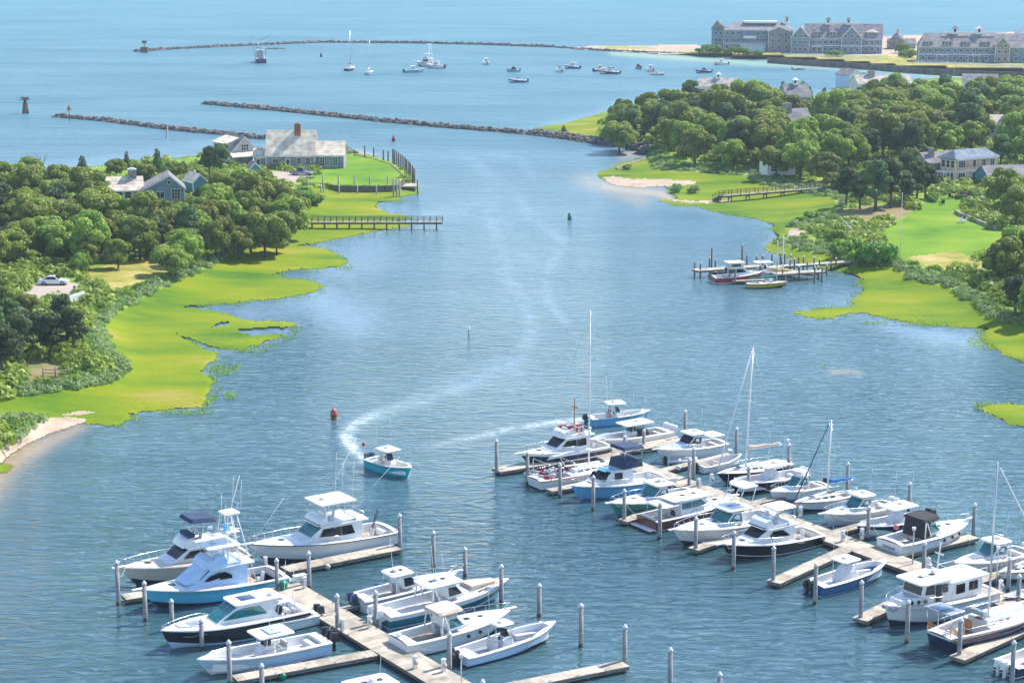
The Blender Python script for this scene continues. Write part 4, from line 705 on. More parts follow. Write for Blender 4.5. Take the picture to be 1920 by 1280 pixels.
# ---------------------------------------------------------------- boats: local x runs stern (0) to bow (L), z = 0 is the waterline
def clamp(v, a=0., b=1.): return max(a, min(b, v))
class Hull:
    def __init__(s, L, B, fs, fb, p=2.2, rake=.13, full=.42, tr=.90, d=.55, sail=False):
        s.L, s.B, s.fs, s.fb, s.p, s.rake, s.full, s.tr, s.d, s.sail = L, B, fs, fb, p, rake, full, tr, d, sail
    def hw(s, u):
        if s.sail: a = math.sin(math.pi*clamp(.18+.82*u, 0, 1)**.92) if u > .42 else None
        if u < s.full: t = u/s.full; return s.B/2*(s.tr+(1-s.tr)*math.sin(t*math.pi/2))
        return s.B/2*max(0.0, 1-((u-s.full)/(1-s.full))**s.p)
    def zs(s, u): return s.fs+(s.fb-s.fs)*u**1.8
    def x(s, u, z): t = clamp((z+s.d)/(s.zs(u)+s.d)); return s.L*u-s.L*s.rake*(1-t)**1.2*u**5+(s.L*.03*(1-t) if u < .02 and s.sail else 0)
    def pt(s, u, inset=0., dz=0., side=1): return Vector((s.L*u-inset*.5*(u > .97), side*max(0, s.hw(u)-inset), s.zs(u)+dz))
    def outer(s, root, mat, stripe='boot_stripe', top=None, topband=.0, bottom='bottom_paint'):
        n = 22; us = [i/n for i in range(n)]+[.975, 1.0]; b = MB(); rows = []
        for u in us:
            w, zt = s.hw(u), s.zs(u); c = .93-.60*clamp((u-.35)/.65)**1.3; zc = .06+.30*s.fb*clamp((u-.5)/.5)**2
            lev = [(0, -s.d*(1-.6*u**4)), (w*c*.97, zc-.16), (w*c, zc), (w*(c+.012), zc+.09), (w*(c*.55+.45), zc+(zt-zc)*.5), (w*(1-.03*(1-u)), zt-(zt-zc)*topband-.001), (w, zt)]
            rows.append([(s.x(u, z), y, z) for y, z in lev])
        m = len(rows[0]); mi = [0, 0, 1, 2, 2, 3 if topband else 2]
        for sd in (1, -1):
            vs = [(x, y*sd, z) for r in rows for x, y, z in r]; k0 = len(b.v); b.v += vs
            for i in range(len(rows)-1):
                for k in range(m-1): b.f.append([k0+i*m+k, k0+(i+1)*m+k, k0+(i+1)*m+k+1, k0+i*m+k+1]); b.m.append(mi[k]); b.sm.append(True)
        r0 = rows[0]
        for k in range(m-1): b.add([(r0[k][0], -r0[k][1], r0[k][2]), (r0[k][0], r0[k][1], r0[k][2]), (r0[k+1][0], r0[k+1][1], r0[k+1][2]), (r0[k+1][0], -r0[k+1][1], r0[k+1][2])], [(0, 1, 2, 3)], mi[k])
        o = b.build('hull', [M[bottom], M[stripe], M[mat], M[top or 'gelcoat']], root); return o
    def deck(s, root, mat='deck_white', c0=.04, c1=.4, sole=.3, g=.22, camber=.08, wellmat=None, rub='gelcoat'):
        n = 26; us = sorted(set([round(i/n, 4) for i in range(n+1)]+[c0, c1])); b = MB(); w_ = MB()
        for a, c in zip(us[:-1], us[1:]):
            mid = (a+c)/2
            if c0 < mid < c1:
                for sd in (1, -1):
                    b.add([s.pt(a, -.03, .012, sd), s.pt(c, -.03, .012, sd), s.pt(c, g, .03, sd), s.pt(a, g, .03, sd)], [(0, 1, 2, 3)])
                    A, D_ = s.pt(a, g, .03, sd), s.pt(c, g, .03, sd); A2, D2 = A.copy(), D_.copy(); A2.z = D2.z = sole; A2.y *= .97; D2.y *= .97
                    w_.add([A, D_, D2, A2], [(0, 1, 2, 3)], 0)
                A, D_ = s.pt(a, g), s.pt(c, g); w_.add([(A.x, A.y, sole), (D_.x, D_.y, sole), (D_.x, -D_.y, sole), (A.x, -A.y, sole)], [(0, 1, 2, 3)], 1)
            else:
                P1, P2 = s.pt(a, -.03, .012), s.pt(c, -.03, .012); ca = camber*min(1, P1.y), camber*min(1, P2.y)
                q = [P1, P2, Vector((P2.x, P2.y*.5, P2.z+ca[1]*.75)), Vector((P1.x, P1.y*.5, P1.z+ca[0]*.75)), Vector((P2.x, 0, P2.z+ca[1])), Vector((P1.x, 0, P1.z+ca[0]))]
                b.add(q, [(0, 1, 2, 3), (3, 2, 4, 5)], 0, True); b.add([(v.x, -v.y, v.z) for v in q], [(0, 1, 2, 3), (3, 2, 4, 5)], 0, True)
        for u in (c0, c1):
            A = s.pt(u, g, .03); w_.add([(A.x, A.y, A.z), (A.x, -A.y, A.z), (A.x, -A.y*.97, sole), (A.x, A.y*.97, sole)], [(0, 1, 2, 3)], 0)
        b.build('deck', M[mat], root); w_.build('cockpit', [M['gelcoat'], M[wellmat or 'deck_white']], root)
        r = MB()
        for sd in (1, -1): r.tube([s.pt(u, -.03, -.05, sd) for u in [i/16 for i in range(16)]+[.975, 1]], .045, 5)
        r.build('rub_rail', M[rub], root)
    def rail(s, root, u0, u1=1.0, h=.55, n=7, ins=.12, bow=.15, sides=(1, -1), mids=1):
        us = [u0+(u1-.015-u0)*i/n for i in range(n+1)]; b = MB(); tops = []
        for sd in sides:
            tp = [s.pt(u, ins, h if i else .05, sd)+Vector((bow*(i/n)**3, 0, 0)) for i, u in enumerate(us)]; tops.append(tp); b.tube(tp, .026, 4)
            for i in range(1, n+1): b.tube([s.pt(us[i], ins, 0, sd), tp[i]], .022, 4)
        if len(tops) == 2: b.tube([tops[0][-1], tops[1][-1]], .026, 4)
        return b.build('bow_rail', M['stainless'], root)
def cab(root, name, prof, wb, wt, mat, taper=None, sides=(), fronts=(), glass='tinted_glass', bevel=.05, y0=0.0, split=1):
    zs = [p[1] for p in prof]; zb, zt = min(zs), max(zs)
    def hw(x, z):
        w = wb+(wt-wb)*(z-zb)/(zt-zb+1e-6)
        if taper: w *= 1-taper[2]*clamp((x-taper[0])/(taper[1]-taper[0]))
        return w
    n = len(prof); vs = [(x, y0+hw(x, z), z) for x, z in prof]+[(x, y0-hw(x, z), z) for x, z in prof]; b = MB()
    b.add(vs, [tuple(range(n)), tuple(range(n, 2*n))[::-1]]+[(i, n+i, n+(i+1) % n, (i+1) % n) for i in range(n)]); o = b.build(name, M[mat], root, bevel)
    for pts in sides:
        for sd in (1, -1):
            q = MB(); k = len(pts); a = [(x, y0+sd*(hw(x, z)+.022), z) for x, z in pts]; c = [(x, y0+sd*(hw(x, z)-.03), z) for x, z in pts]; q.hexa(a, c); q.build('side_window', M[glass], root)
    for (i, t0, t1, s0, s1, panes) in fronts:
        (xa, za), (xb, zb_) = prof[i], prof[(i+1) % n]; e = Vector((xb-xa, 0, zb_-za)); nr = Vector((e.z, 0, -e.x)).normalized()
        if nr.x < 0 and xa > (prof[0][0]+prof[n//2][0])/2: nr = -nr
        q = MB()
        for k in range(panes):
            f0 = s0+(s1-s0)*(k+.03)/panes; f1 = s0+(s1-s0)*(k+.97)/panes; pp = []
            for t, f in ((t0, f0), (t0, f1), (t1, f1), (t1, f0)):
                x = xa+(xb-xa)*t; z = za+(zb_-za)*t; pp.append(Vector((x, y0+f*hw(x, z), z)))
            q.hexa([v+nr*.03 for v in pp], [v-nr*.03 for v in pp])
        q.build('windshield', M[glass], root)
    return o
def slab(root, name, x0, x1, w, z, t, mat, r=.35, camber=.06, tilt=0, hatch=0):
    b = MB(); k = 4; out = []
    for (cx, cy, a0) in ((x1-r, w-r, 0), (x0+r, w-r, 90), (x0+r, -w+r, 180), (x1-r, -w+r, 270)):
        for i in range(k+1): a = math.radians(a0+90*i/k); out.append((cx+r*math.cos(a), cy+r*math.sin(a)))
    zz = lambda x, y: z+tilt*(x-x0)/(x1-x0)
    lo = [(x, y, zz(x, y)) for x, y in out]; hi = [(x, y, zz(x, y)+t) for x, y in out]; n = len(out)
    ins = [(x0+(x-x0)*.9+(x1-x0)*.05, y*.88, zz(x, y)+t+camber) for x, y in out]
    vs = lo+hi+ins; fs = [tuple(range(n))[::-1], tuple(range(2*n, 3*n))]+[(a+i, a+(i+1) % n, a+n+(i+1) % n, a+n+i) for a in (0, n) for i in range(n)]
    b.add(vs, fs); o = b.build(name, M[mat], root)
    for i in range(hatch):
        hx = x0+(x1-x0)*(.3+.33*i); q = MB(); q.box(hx-.22, hx+.22, -.24, .24, zz(hx, 0)+t+camber-.01, zz(hx, 0)+t+camber+.03); q.build('roof_hatch', M['tinted_glass'], root)
    return o
def tubes(root, name, segs, r=.035, mat='stainless', n=5):
    b = MB()
    for s in segs: b.tube(s, r, n)
    return b.build(name, M[mat], root)
def bx(root, name, x0, x1, y0, y1, z0, z1, mat, bevel=.04): b = MB(); b.box(x0, x1, y0, y1, z0, z1); return b.build(name, M[mat], root, bevel)
def radar(root, x, y, z, r=.3, h=.25, kind='dome'):
    b = MB()
    if kind == 'dome': b.lathe([(r*.8, 0), (r, h*.3), (r, h*.7), (r*.7, h)], 12, (x, y, z))
    else: b.lathe([(.14, 0), (.14, .25)], 8, (x, y, z)); b.box(x-.06, x+.06, y-.6, y+.6, z+.25, z+.36)
    return b.build('radar', M['gelcoat'], root)
def ants(root, pts, h=3.5): 
    for (x, y, z) in pts: tubes(root, 'antenna', [[(x, y, z), (x-.25, y*1.02, z+h)]], .02, 'trim_white', 4)
def outboards(root, n, H, mat='black_plastic', tilt=0.0, s=1.0, z=None):
    z = (H.fs*.75 if z is None else z)
    for i in range(n):
        y = (i-(n-1)/2)*.72*s; m = empty('outboard_motor', (-.45*s, y, z)); m.parent = root; m.rotation_euler = (0, tilt, 0)
        b = MB(); b.hexa([(-.42*s, -.24*s, .0), (.30*s, -.24*s, .0), (.30*s, .24*s, .0), (-.42*s, .24*s, .0)], [(-.34*s, -.20*s, .72*s), (.22*s, -.20*s, .78*s), (.22*s, .20*s, .78*s), (-.34*s, .20*s, .72*s)]); b.build('cowling', M[mat], m, .09*s)
        b = MB(); b.box(-.14*s, .12*s, -.09*s, .09*s, -1.0*s, .0); b.box(-.3*s, .14*s, -.03, .03, -1.15*s, -.7*s); b.box(.1*s, .5*s, -.12*s, .12*s, -.35*s, -.12*s); b.lathe([(.2*s, -.03), (.2*s, .03)], 9, (-.36*s, 0, -1.0*s), 0, 'x'); b.build('midsection', M[mat], m, .02)
def seat(root, x, y, z, w=.5, mat='cushion', back=.5, d=.5):
    b = MB(); b.box(x-d/2, x+d/2, y-w/2, y+w/2, z, z+.42); b.hexa([(x-d/2-.02, y-w/2, z+.4), (x-d/2+.1, y-w/2, z+.4), (x-d/2+.1, y+w/2, z+.4), (x-d/2-.02, y+w/2, z+.4)], [(x-d/2-.1, y-w/2, z+.4+back), (x-d/2, y-w/2, z+.4+back), (x-d/2, y+w/2, z+.4+back), (x-d/2-.1, y+w/2, z+.4+back)]); return b.build('seat', M[mat], root, .04)
def place(px, z, L, label, bow=True, heading=None, name='motorboat', cat='motorboat', group=None):
    h = DIR_F+(math.pi if bow else 0) if heading is None else heading   # bow=True: px is the bow; boat points away from the walkway by default
    p = G(px[0], px[1], z)
    return p, h
def mk(name, label, cat, p, h, L, at='bow'):
    d = vdir(h); q = p-d*L if at == 'bow' else (p-d*L*.5 if at == 'mid' else p); return empty(name, (q.x, q.y, 0), h, label, cat)
def BL(px, z, L, label, name='motorboat', cat='motorboat', dh=0): return mk(name, label, cat, G(*px, z), DIR_F+math.pi+dh, L)      # bow to the lower left
def BR(px, z, L, label, name='motorboat', cat='motorboat', dh=0): return mk(name, label, cat, G(*px, z), DIR_F+dh, L)              # bow to the upper right
def SL(px, z, L, label, name='motorboat', cat='motorboat', dh=0): return mk(name, label, cat, G(*px, z), DIR_F+dh, L, 'stern')     # stern to the lower left
def ttop(root, x0, x1, w, z0, z1, mat='gelcoat', t=.09, legs='stainless', r=.3, cx=None):
    slab(root, 'hardtop', x0, x1, w, z1, t, mat, r); xa, xb = (x0+.35, x1-.45) if cx is None else cx
    for sd in (1, -1): tubes(root, 'top_support', [[(xa-.1, sd*w*.55, z0), (xa, sd*w*.7, z1)], [(xb+.25, sd*w*.55, z0), (xb, sd*w*.7, z1)], [(xa-.05, sd*w*.6, z0+.9), (xb+.1, sd*w*.6, z0+.9)]], .04, legs)
def console_boat(root, L, B, hull, fs=.95, fb=1.5, motors=2, mcol='black_plastic', top=True, topw=None, cover=None, floor='deck_white', topband=0, tilt=0, antenna=True, bottom='bottom_paint', stripe='gelcoat', rake=.14, toplen=.27, topmat='gelcoat', rd=True, capm='gelcoat', inner='deck_white', s=1.0, det=True):
    H = Hull(L, B, fs, fb, p=2.7, full=.46, rake=rake); H.outer(root, hull, stripe, topband=topband, bottom=bottom); H.deck(root, capm, .07, .90, .35, g=.2*s+.04, wellmat=inner)
    cx = L*.46; sole = .35; w = .42*s*max(1, B/2.7)
    if cover: cab(root, 'console_cover', [(cx-1.3*s, sole), (cx+1.2*s, sole), (cx+.9*s, sole+.8), (cx+.1*s, sole+1.85), (cx-.7*s, sole+1.6), (cx-1.2*s, sole+1.1)], w*1.3, w*.8, cover, bevel=.08)
    else:
        cab(root, 'console', [(cx-.45*s, sole), (cx+.8*s, sole), (cx+.7*s, sole+.7*s), (cx+.2*s, sole+1.1*s), (cx-.35*s, sole+1.05*s)], w, w*.9, 'gelcoat', bevel=.05)
        cab(root, 'windscreen', [(cx-.1*s, sole+1.07*s), (cx+.32*s, sole+1.05*s), (cx+.02*s, sole+1.75*s), (cx-.18*s, sole+1.75*s)], w*.86, w*.8, 'tinted_glass', bevel=.02)
        if det:
            b = MB(); b.box(cx-1.45*s, cx-.95*s, -w, w, sole, sole+.85); b.box(cx-1.45*s, cx-1.3*s, -w, w, sole+.85, sole+1.25); b.build('leaning_post', M['cushion'], root, .05)
            b = MB(); b.lathe([(.16, -.015), (.16, .015)], 10, (cx-.5*s, 0, sole+.95), 0, 'x'); b.build('steering_wheel', M['black_plastic'], root)
    if top:
        tw = topw or B*.36; ttop(root, cx-L*toplen*.62, cx+L*toplen*.38, tw, sole, sole+2.15, topmat, cx=(cx-1.2*s, cx+.3*s))
        if rd: radar(root, cx-L*toplen*.2, 0, sole+2.28, .28, .22)
        if antenna: ants(root, [(cx-.9, tw*.9, sole+2.2), (cx-.9, -tw*.9, sole+2.2)], 3.2)
    if det:
        bx(root, 'stern_seat', L*.085, L*.13, -B*.30, B*.30, sole, sole+.5, 'cushion'); b = MB()
        for sd in (1, -1): b.hexa([Vector((L*u, sd*H.hw(u)*f, sole)) for u, f in ((.64, .82), (.82, .70), (.82, .25), (.64, .42))], [Vector((L*u, sd*H.hw(u)*f, sole+.42)) for u, f in ((.64, .82), (.82, .70), (.82, .25), (.64, .42))])
        b.build('bow_seat', M['cushion'], root, .03)
        tubes(root, 'grab_rail', [[H.pt(.62, .1, .02), H.pt(.7, .1, .16), H.pt(.86, .1, .16), H.pt(.93, .08, .02)], [H.pt(.62, .1, .02, -1), H.pt(.7, .1, .16, -1), H.pt(.86, .1, .16, -1), H.pt(.93, .08, .02, -1)]], .025)
    if motors: outboards(root, motors, H, mcol, tilt, s=.95*s)
    return H
def express_boat(root, L, B, hull, fs=1.15, fb=1.75, glass='teal_glass', top='hard', topmat='gelcoat', motors=0, mcol='gelcoat', wx=.46, stripe='boot_stripe', topband=0, arch=False, floor='deck_white', curtains=None, rail=True, bottom='bottom_paint', pulpit=True, trunk=.28, deckm='gelcoat', ant=1, camb=.18, hatch=2, fore_cover=None, top_x=(-1.9, .75), dome=True, tilt=0, hullwin=0, sz=2.0, rub='gelcoat'):
    H = Hull(L, B, fs, fb, p=2.5, rake=.15); H.outer(root, hull, stripe, topband=topband, bottom=bottom); c1 = wx-.02
    H.deck(root, deckm, .05, c1, .5, g=.28, camber=camb, wellmat=floor, rub=rub)
    x = L*wx; z = H.zs(wx)+.02; zf = H.zs(.86); w = H.hw(wx)-.42
    cab(root, 'cabin_trunk', [(x-.3, z-.15), (L*.84, zf-.12), (L*.83, zf+.05), (L*.62, z+trunk+.06), (x-.3, z+trunk)], w, w*.84, 'gelcoat', taper=(x, L*.86, .72), bevel=.07)
    for i in range(hatch): hx = L*(.60+.12*i); bx(root, 'deck_hatch', hx-.25, hx+.25, -.25, .25, z+trunk+.02-.04*i, z+trunk+.10-.05*i, 'tinted_glass', .02)
    if fore_cover: cab(root, 'foredeck_cover', [(x+.1, z+trunk-.05), (L*.80, zf+.08), (L*.79, zf+.14), (L*.62, z+trunk+.16), (x+.1, z+trunk+.2)], w*.86, w*.78, fore_cover, taper=(x, L*.82, .66), bevel=.03)
    # raked wrap-round windshield with frame
    h = .95; prof = [(x-1.15, z+trunk-.12), (x+.75, z+trunk-.06), (x-.25, z+trunk+h), (x-1.15, z+trunk+h)]
    cab(root, 'windshield_frame', prof, w*1.02, w*.84, 'gelcoat', fronts=[(1, .06, .92, -.93, .93, 3)], sides=[[(x-1.05, z+trunk+.1), (x+.38, z+trunk+.13), (x-.28, z+trunk+h-.1), (x-1.05, z+trunk+h-.1)]], glass=glass, bevel=.03, taper=(x-.2, x+.8, .22))
    zt = z+trunk+h+(.12 if top == 'hard' else .35)
    for i in (-1, 1): seat(root, x-1.2, i*w*.5, .75)
    bx(root, 'cockpit_seat', L*.06, L*.12, -B*.32, B*.32, .5, 1.0, 'cushion')
    if top in ('hard', 'canvas'):
        x0, x1 = x+top_x[0]-(L-9)*.12, x+top_x[1]-.35; slab(root, 'hardtop' if top == 'hard' else 'canvas_top', x0, x1, w*.98, zt, .11 if top == 'hard' else .06, topmat, .4, .08 if top == 'hard' else .2, tilt=.08, hatch=2 if top == 'hard' and L > 10 else 0)
        for sd in (1, -1): tubes(root, 'top_support', [[(x0+.3, sd*w, H.fs+.05), (x0+.5, sd*w*.9, zt+.03)], [(x0+1.2, sd*w, H.fs+.05), (x0+.6, sd*w*.9, zt+.03)], [(x-.3, sd*w*.86, z+trunk+h-.05), (x-.3, sd*w*.8, zt+.06)]], .045 if not arch else .07, 'gelcoat' if arch else 'stainless')
        if dome: radar(root, (x0+x1)/2-.2, 0, zt+.2, .3, .26)
    if curtains: cab(root, 'canvas_enclosure', [(x-1.95, H.fs), (x-1.1, H.fs+.3), (x-1.0, zt), (x-1.75, zt)], w, w*.88, curtains, sides=[[(x-1.8, zt-.85), (x-1.2, zt-.85), (x-1.15, zt-.2), (x-1.68, zt-.2)]], glass='dark_interior', bevel=.03)
    if rail: H.rail(root, .42, 1.0, .55, 7)
    if pulpit: bx(root, 'bow_pulpit', L-.5, L+.55, -.2, .2, H.fb-.02, H.fb+.08, 'gelcoat', .03)
    for i in range(hullwin):
        for sd in (1, -1): q = MB(); u = .52+.11*i; A = H.pt(u, -.0, -.5, sd); A.y = sd*(H.hw(u)*.955); q.lathe([(.16, -.05), (.16, .05)], 10, tuple(A), 0, 'y'); q.build('porthole', M['tinted_glass'], root)
    if ant: ants(root, [(x-1.0, w*.8, zt+.1), (x-1.4, -w*.8, zt+.1)][:ant], 3.0)
    if motors: outboards(root, motors, H, mcol, tilt, z=H.fs*.8)
    else: bx(root, 'swim_platform', -.75, .02, -B*.40, B*.40, .22, .3, 'gelcoat', .03)
    return H
def flybridge_boat(root, L, B, hull, fs=1.25, fb=2.1, glass='tinted_glass', fly=True, hard=True, topmat='gelcoat', cabm='gelcoat', bottom='bottom_paint', stripe='boot_stripe', flycover=None, bridge_h=.75, topz=1.95, aft=.30, fwd=.66, side=None, rail=True, floor='teak_pale', topband=0, rigs=False, trim=None, deckm='gelcoat', wz=1.35, rub='gelcoat'):
    H = Hull(L, B, fs, fb, rake=.17); H.outer(root, hull, stripe, topband=topband, bottom=bottom); H.deck(root, deckm, .035, aft, .55, g=.25, camber=.16, wellmat=floor, rub=rub)
    xa, xf = L*aft, L*fwd; w = H.hw(.45)-.38; z = H.zs(aft)-.05; zf = H.zs(fwd); zt = z+wz+.42
    prof = [(xa, z-.3), (xf+.9, zf-.2), (xf+.75, zf+.28), (xf, zf+.42), (xf-1.35, zt), (xa-.15, zt+.03)]
    cab(root, 'cabin', prof, w, w*.84, cabm, taper=(L*.5, xf+1.2, .38), bevel=.06, fronts=[(3, .08, .90, -.92, .92, 3)], glass=glass, sides=side if side is not None else
        [[(xf-2.6, z+.62), (xf-.72, zf+.42), (xf-1.42, zt-.22), (xf-2.6, zt-.22)], [(xf-4.0, z+.62), (xf-2.75, z+.62), (xf-2.75, zt-.22), (xf-4.0, zt-.22)]])
    bx(root, 'cabin_door', xa-.05, xa+.02, -.35, .35, z-.3, zt-.3, 'dark_interior', .01)
    slab(root, 'flybridge_deck', xa-.9, xf-1.15, w*.92, zt-.01, .1, 'gelcoat', .3, .01)
    tubes(root, 'bridge_ladder', [[(xa-.9, .5, .55), (xa-.6, .5, zt)], [(xa-.9, .85, .55), (xa-.6, .85, zt)]]+[[(xa-.9+.3*t, .5, .55+(zt-.55)*t), (xa-.9+.3*t, .85, .55+(zt-.55)*t)] for t in (.2, .4, .6, .8)], .025)
    if fly:
        f0, f1 = xa+.5, xf-1.2; zb = zt+.08; h = bridge_h
        cab(root, 'flybridge', [(f0, zb), (f1+.45, zb), (f1+.1, zb+h*.75), (f1-.35, zb+h), (f1-.6, zb+h*.98), (f1-.75, zb+.25), (f0+.2, zb+.25), (f0, zb+h*.55)], w*.86, w*.80, cabm, bevel=.04, taper=(f1-1, f1+.6, .2))
        if trim: cab(root, 'trim_stripe', [(f0-.01, zb+.12), (f1+.42, zb+.12), (f1+.38, zb+.2), (f0-.01, zb+.2)], w*.862, w*.858, trim, bevel=0, taper=(f1-1, f1+.6, .19))
        for sd in (-.45, .45): seat(root, f1-1.35, sd*w, zb+.25)
        bx(root, 'helm_console', f1-.95, f1-.65, -.5, .5, zb+.25, zb+.95, 'gelcoat')
        if flycover: cab(root, 'bridge_cover', [(f0+.1, zb+h*.5), (f1+.4, zb+h*.4), (f1-.1, zb+h+.35), (f0+.6, zb+h+.25)], w*.84, w*.6, flycover, bevel=.06)
        if hard:
            zz = zb+topz; slab(root, 'bridge_hardtop' if hard is True else 'bimini_top', f0-.1, f1+.15, w*.92, zz, .1 if hard is True else .05, topmat, .35, .06 if hard is True else .22)
            for sd in (1, -1): tubes(root, 'top_support', [[(f0+.2, sd*w*.8, zb+.3), (f0+.3, sd*w*.8, zz)], [(f1-.4, sd*w*.72, zb+h*.9), (f1-.5, sd*w*.78, zz)], [(f0+1.2, sd*w*.8, zb+.4), (f0+1.2, sd*w*.8, zz)]], .035)
            if hard is True: radar(root, f1-1.0, 0, zz+.17, .32, .24); ants(root, [(f0+.4, w*.85, zz), (f0+1.6, w*.85, zz), (f0+.4, -w*.85, zz)], 4.0)
        tubes(root, 'bridge_rail', [[(f0-.8, sd*w*.85, zt+.1), (f0-.8, sd*w*.85, zt+.85), (f0+.1, sd*w*.85, zt+.85)] for sd in (1, -1)]+[[(f0-.8, w*.85, zt+.85), (f0-.8, -w*.85, zt+.85)], [(f0-.8, w*.85, zt+.45), (f0-.8, -w*.85, zt+.45)]], .028)
    if rail: H.rail(root, .38, 1.0, .65, 9, bow=.3)
    bx(root, 'bow_pulpit', L-.6, L+.7, -.22, .22, H.fb-.02, H.fb+.08, 'gelcoat', .03); bx(root, 'deck_hatch', L*.76, L*.76+.55, -.28, .28, H.zs(.78)+.1, H.zs(.78)+.22, 'tinted_glass', .02)
    if rigs:
        for sd in (1, -1): tubes(root, 'outrigger', [[(xf-2.4, sd*w*.9, zt-.3), (xa-3, sd*(w+2.2), zt+6.5)]], .018, 'trim_white', 4)
    seat(root, L*.14, 0, .55, .6, 'gelcoat'); bx(root, 'transom_rail', .02, .35, -B*.36, B*.36, H.fs-.02, H.fs+.1, 'teak_pale', .02)
    return H, zt
def sailboat(root, L, B, hull, mast_h, mx=.58, fs=1.0, fb=1.35, cover='white_canvas', boom_z=2.0, stripe='boot_stripe', bimini=None, cockpit_mat='teak_pale', furl=True, rake=.012, boom=True, rails=True, boomlen=.38, trunk=(.36, .76), wheel=False, topband=0, jib=True, mastmat='trim_white', trunkm='gelcoat', portlight=3, spread=1):
    H = Hull(L, B, fs, fb, p=1.9, rake=.2, full=.45, tr=.66, d=.5, sail=True); H.outer(root, hull, stripe, topband=topband); H.deck(root, 'deck_white', .06, .30, .55, g=.3, camber=.14, wellmat=cockpit_mat, rub='teak')
    a, c = trunk; w = B*.30; z0 = H.zs(a); z1 = H.zs(c)
    cab(root, 'cabin_trunk', [(L*a, z0-.1), (L*c, z1-.1), (L*c-.3, z1+.25), (L*a, z0+.5)], w, w*.86, trunkm, taper=(L*.5, L*c, .35), bevel=.06,
        sides=[[(L*a+.5+i*.95, z0+.14), (L*a+1.05+i*.95, z0+.14), (L*a+1.05+i*.95, z0+.32), (L*a+.5+i*.95, z0+.32)] for i in range(portlight)])
    bx(root, 'sliding_hatch', L*a-.05, L*a+.75, -.33, .33, z0+.45, z0+.56, 'teak'); bx(root, 'deck_hatch', L*.68, L*.68+.5, -.25, .25, H.zs(.7)+.36, H.zs(.7)+.44, 'tinted_glass', .02)
    mz = H.zs(mx)+.35; top = (L*mx-mast_h*rake, 0, mz+mast_h); m = tubes(root, 'mast', [[(L*mx, 0, mz-.4), top]], .095, mastmat, 8)
    if boom:
        be = (L*mx-L*boomlen, 0, mz+boom_z-.9); tubes(root, 'boom', [[(L*mx-.1, 0, mz+boom_z-.75), be]], .07, mastmat, 6)
        if cover:
            b = MB(); n = 9; b.tube([(L*mx-.05-L*boomlen*.95*i/n, .05*math.sin(i*2), mz+boom_z-.55-.18*i/n+.05*math.sin(i*1.7)) for i in range(n+1)], .24, 8, 0, .11); b.build('sail_cover', M[cover], root)
    st = [[top, (L*.99, 0, H.fb+.05)], [top, (.1, 0, H.fs+.05)]]
    for f in ([.55] if spread == 1 else [.36, .68]):
        zz = mz+mast_h*f; sw = B*.30; tubes(root, 'spreader', [[(L*mx-mast_h*f*rake, -sw, zz), (L*mx-mast_h*f*rake, sw, zz)]], .03, mastmat, 4)
        for sd in (1, -1): st += [[top, (L*mx-mast_h*f*rake, sd*sw, zz), (L*mx-.3, sd*H.hw(mx)*.93, H.zs(mx))]]
    for s_ in st: tubes(root, 'rigging', [s_], .014, 'stainless', 3)
    if jib: 
        t2 = Vector(top)*.96+Vector((L*.99, 0, H.fb))*.04; tubes(root, 'furled_jib', [[(L*.985, 0, H.fb+.35), tuple(t2)]], .075, 'white_canvas', 6)
    if rails:
        for sd in (1, -1):
            us = [.04+.92*i/8 for i in range(9)]; tubes(root, 'lifeline', [[H.pt(u, .1, .6, sd) for u in us]]+[[H.pt(u, .1, 0, sd), H.pt(u, .1, .6, sd)] for u in us], .016, 'stainless', 4)
        tubes(root, 'stern_rail', [[H.pt(.02, .1, .62), H.pt(.02, .1, .62, -1)], [H.pt(.02, .1, .3), H.pt(.02, .1, .3, -1)]], .024)
    if wheel: b = MB(); b.lathe([(.42, -.02), (.45, 0), (.42, .02)], 14, (L*.14, 0, 1.45), 0, 'x'); b.box(L*.14, L*.14+.2, -.12, .12, .55, 1.5); b.build('steering_wheel', M['stainless'], root)
    if bimini: slab(root, 'bimini_top', L*.05, L*.26, B*.34, fs+1.65, .05, bimini, .3, .2); tubes(root, 'top_support', [[(L*.1, sd*B*.38, fs), (L*.08, sd*B*.33, fs+1.65)] for sd in (1, -1)]+[[(L*.14, sd*B*.38, fs), (L*.23, sd*B*.33, fs+1.65)] for sd in (1, -1)], .025)
    return H
def dinghy(root, L=2.9, mat='hypalon', motor=True):
    b = MB(); w = .62; r = .21
    for sd in (1, -1): b.tube([(-.15, sd*w, .32), (L*.55, sd*w, .34), (L*.82, sd*w*.62, .42), (L, 0, .52)], r, 9)
    b.build('tube', M[mat], root); b = MB(); b.box(.1, L*.75, -w+.1, w-.1, .12, .2); b.box(.05, .12, -w, w, .1, .6); b.build('floor', M['hull_gray'], root); bx(root, 'bench', L*.38, L*.38+.25, -w, w, .42, .47, 'gelcoat', .02)
    if motor: outboards(root, 1, Hull(L, 1.2, .5, .5), 'black_plastic', 0, .6, .45)
def skiff(root, L, B, hull='gelcoat', motor='black_plastic', fs=.6, fb=.95, benches=3, inner='deck_white', ms=.8):
    H = Hull(L, B, fs, fb, rake=.12); H.outer(root, hull, 'gelcoat'); H.deck(root, 'gelcoat', .05, .93, .2, g=.12, wellmat=inner)
    for i in range(benches): u = .2+.27*i; w = H.hw(u)-.12; bx(root, 'bench', L*u-.17, L*u+.17, -w, w, fs-.2, fs-.12, 'teak_pale' if inner != 'deck_white' else 'gelcoat', .02)
    if motor: outboards(root, 1, H, motor, 0, ms)
    return H
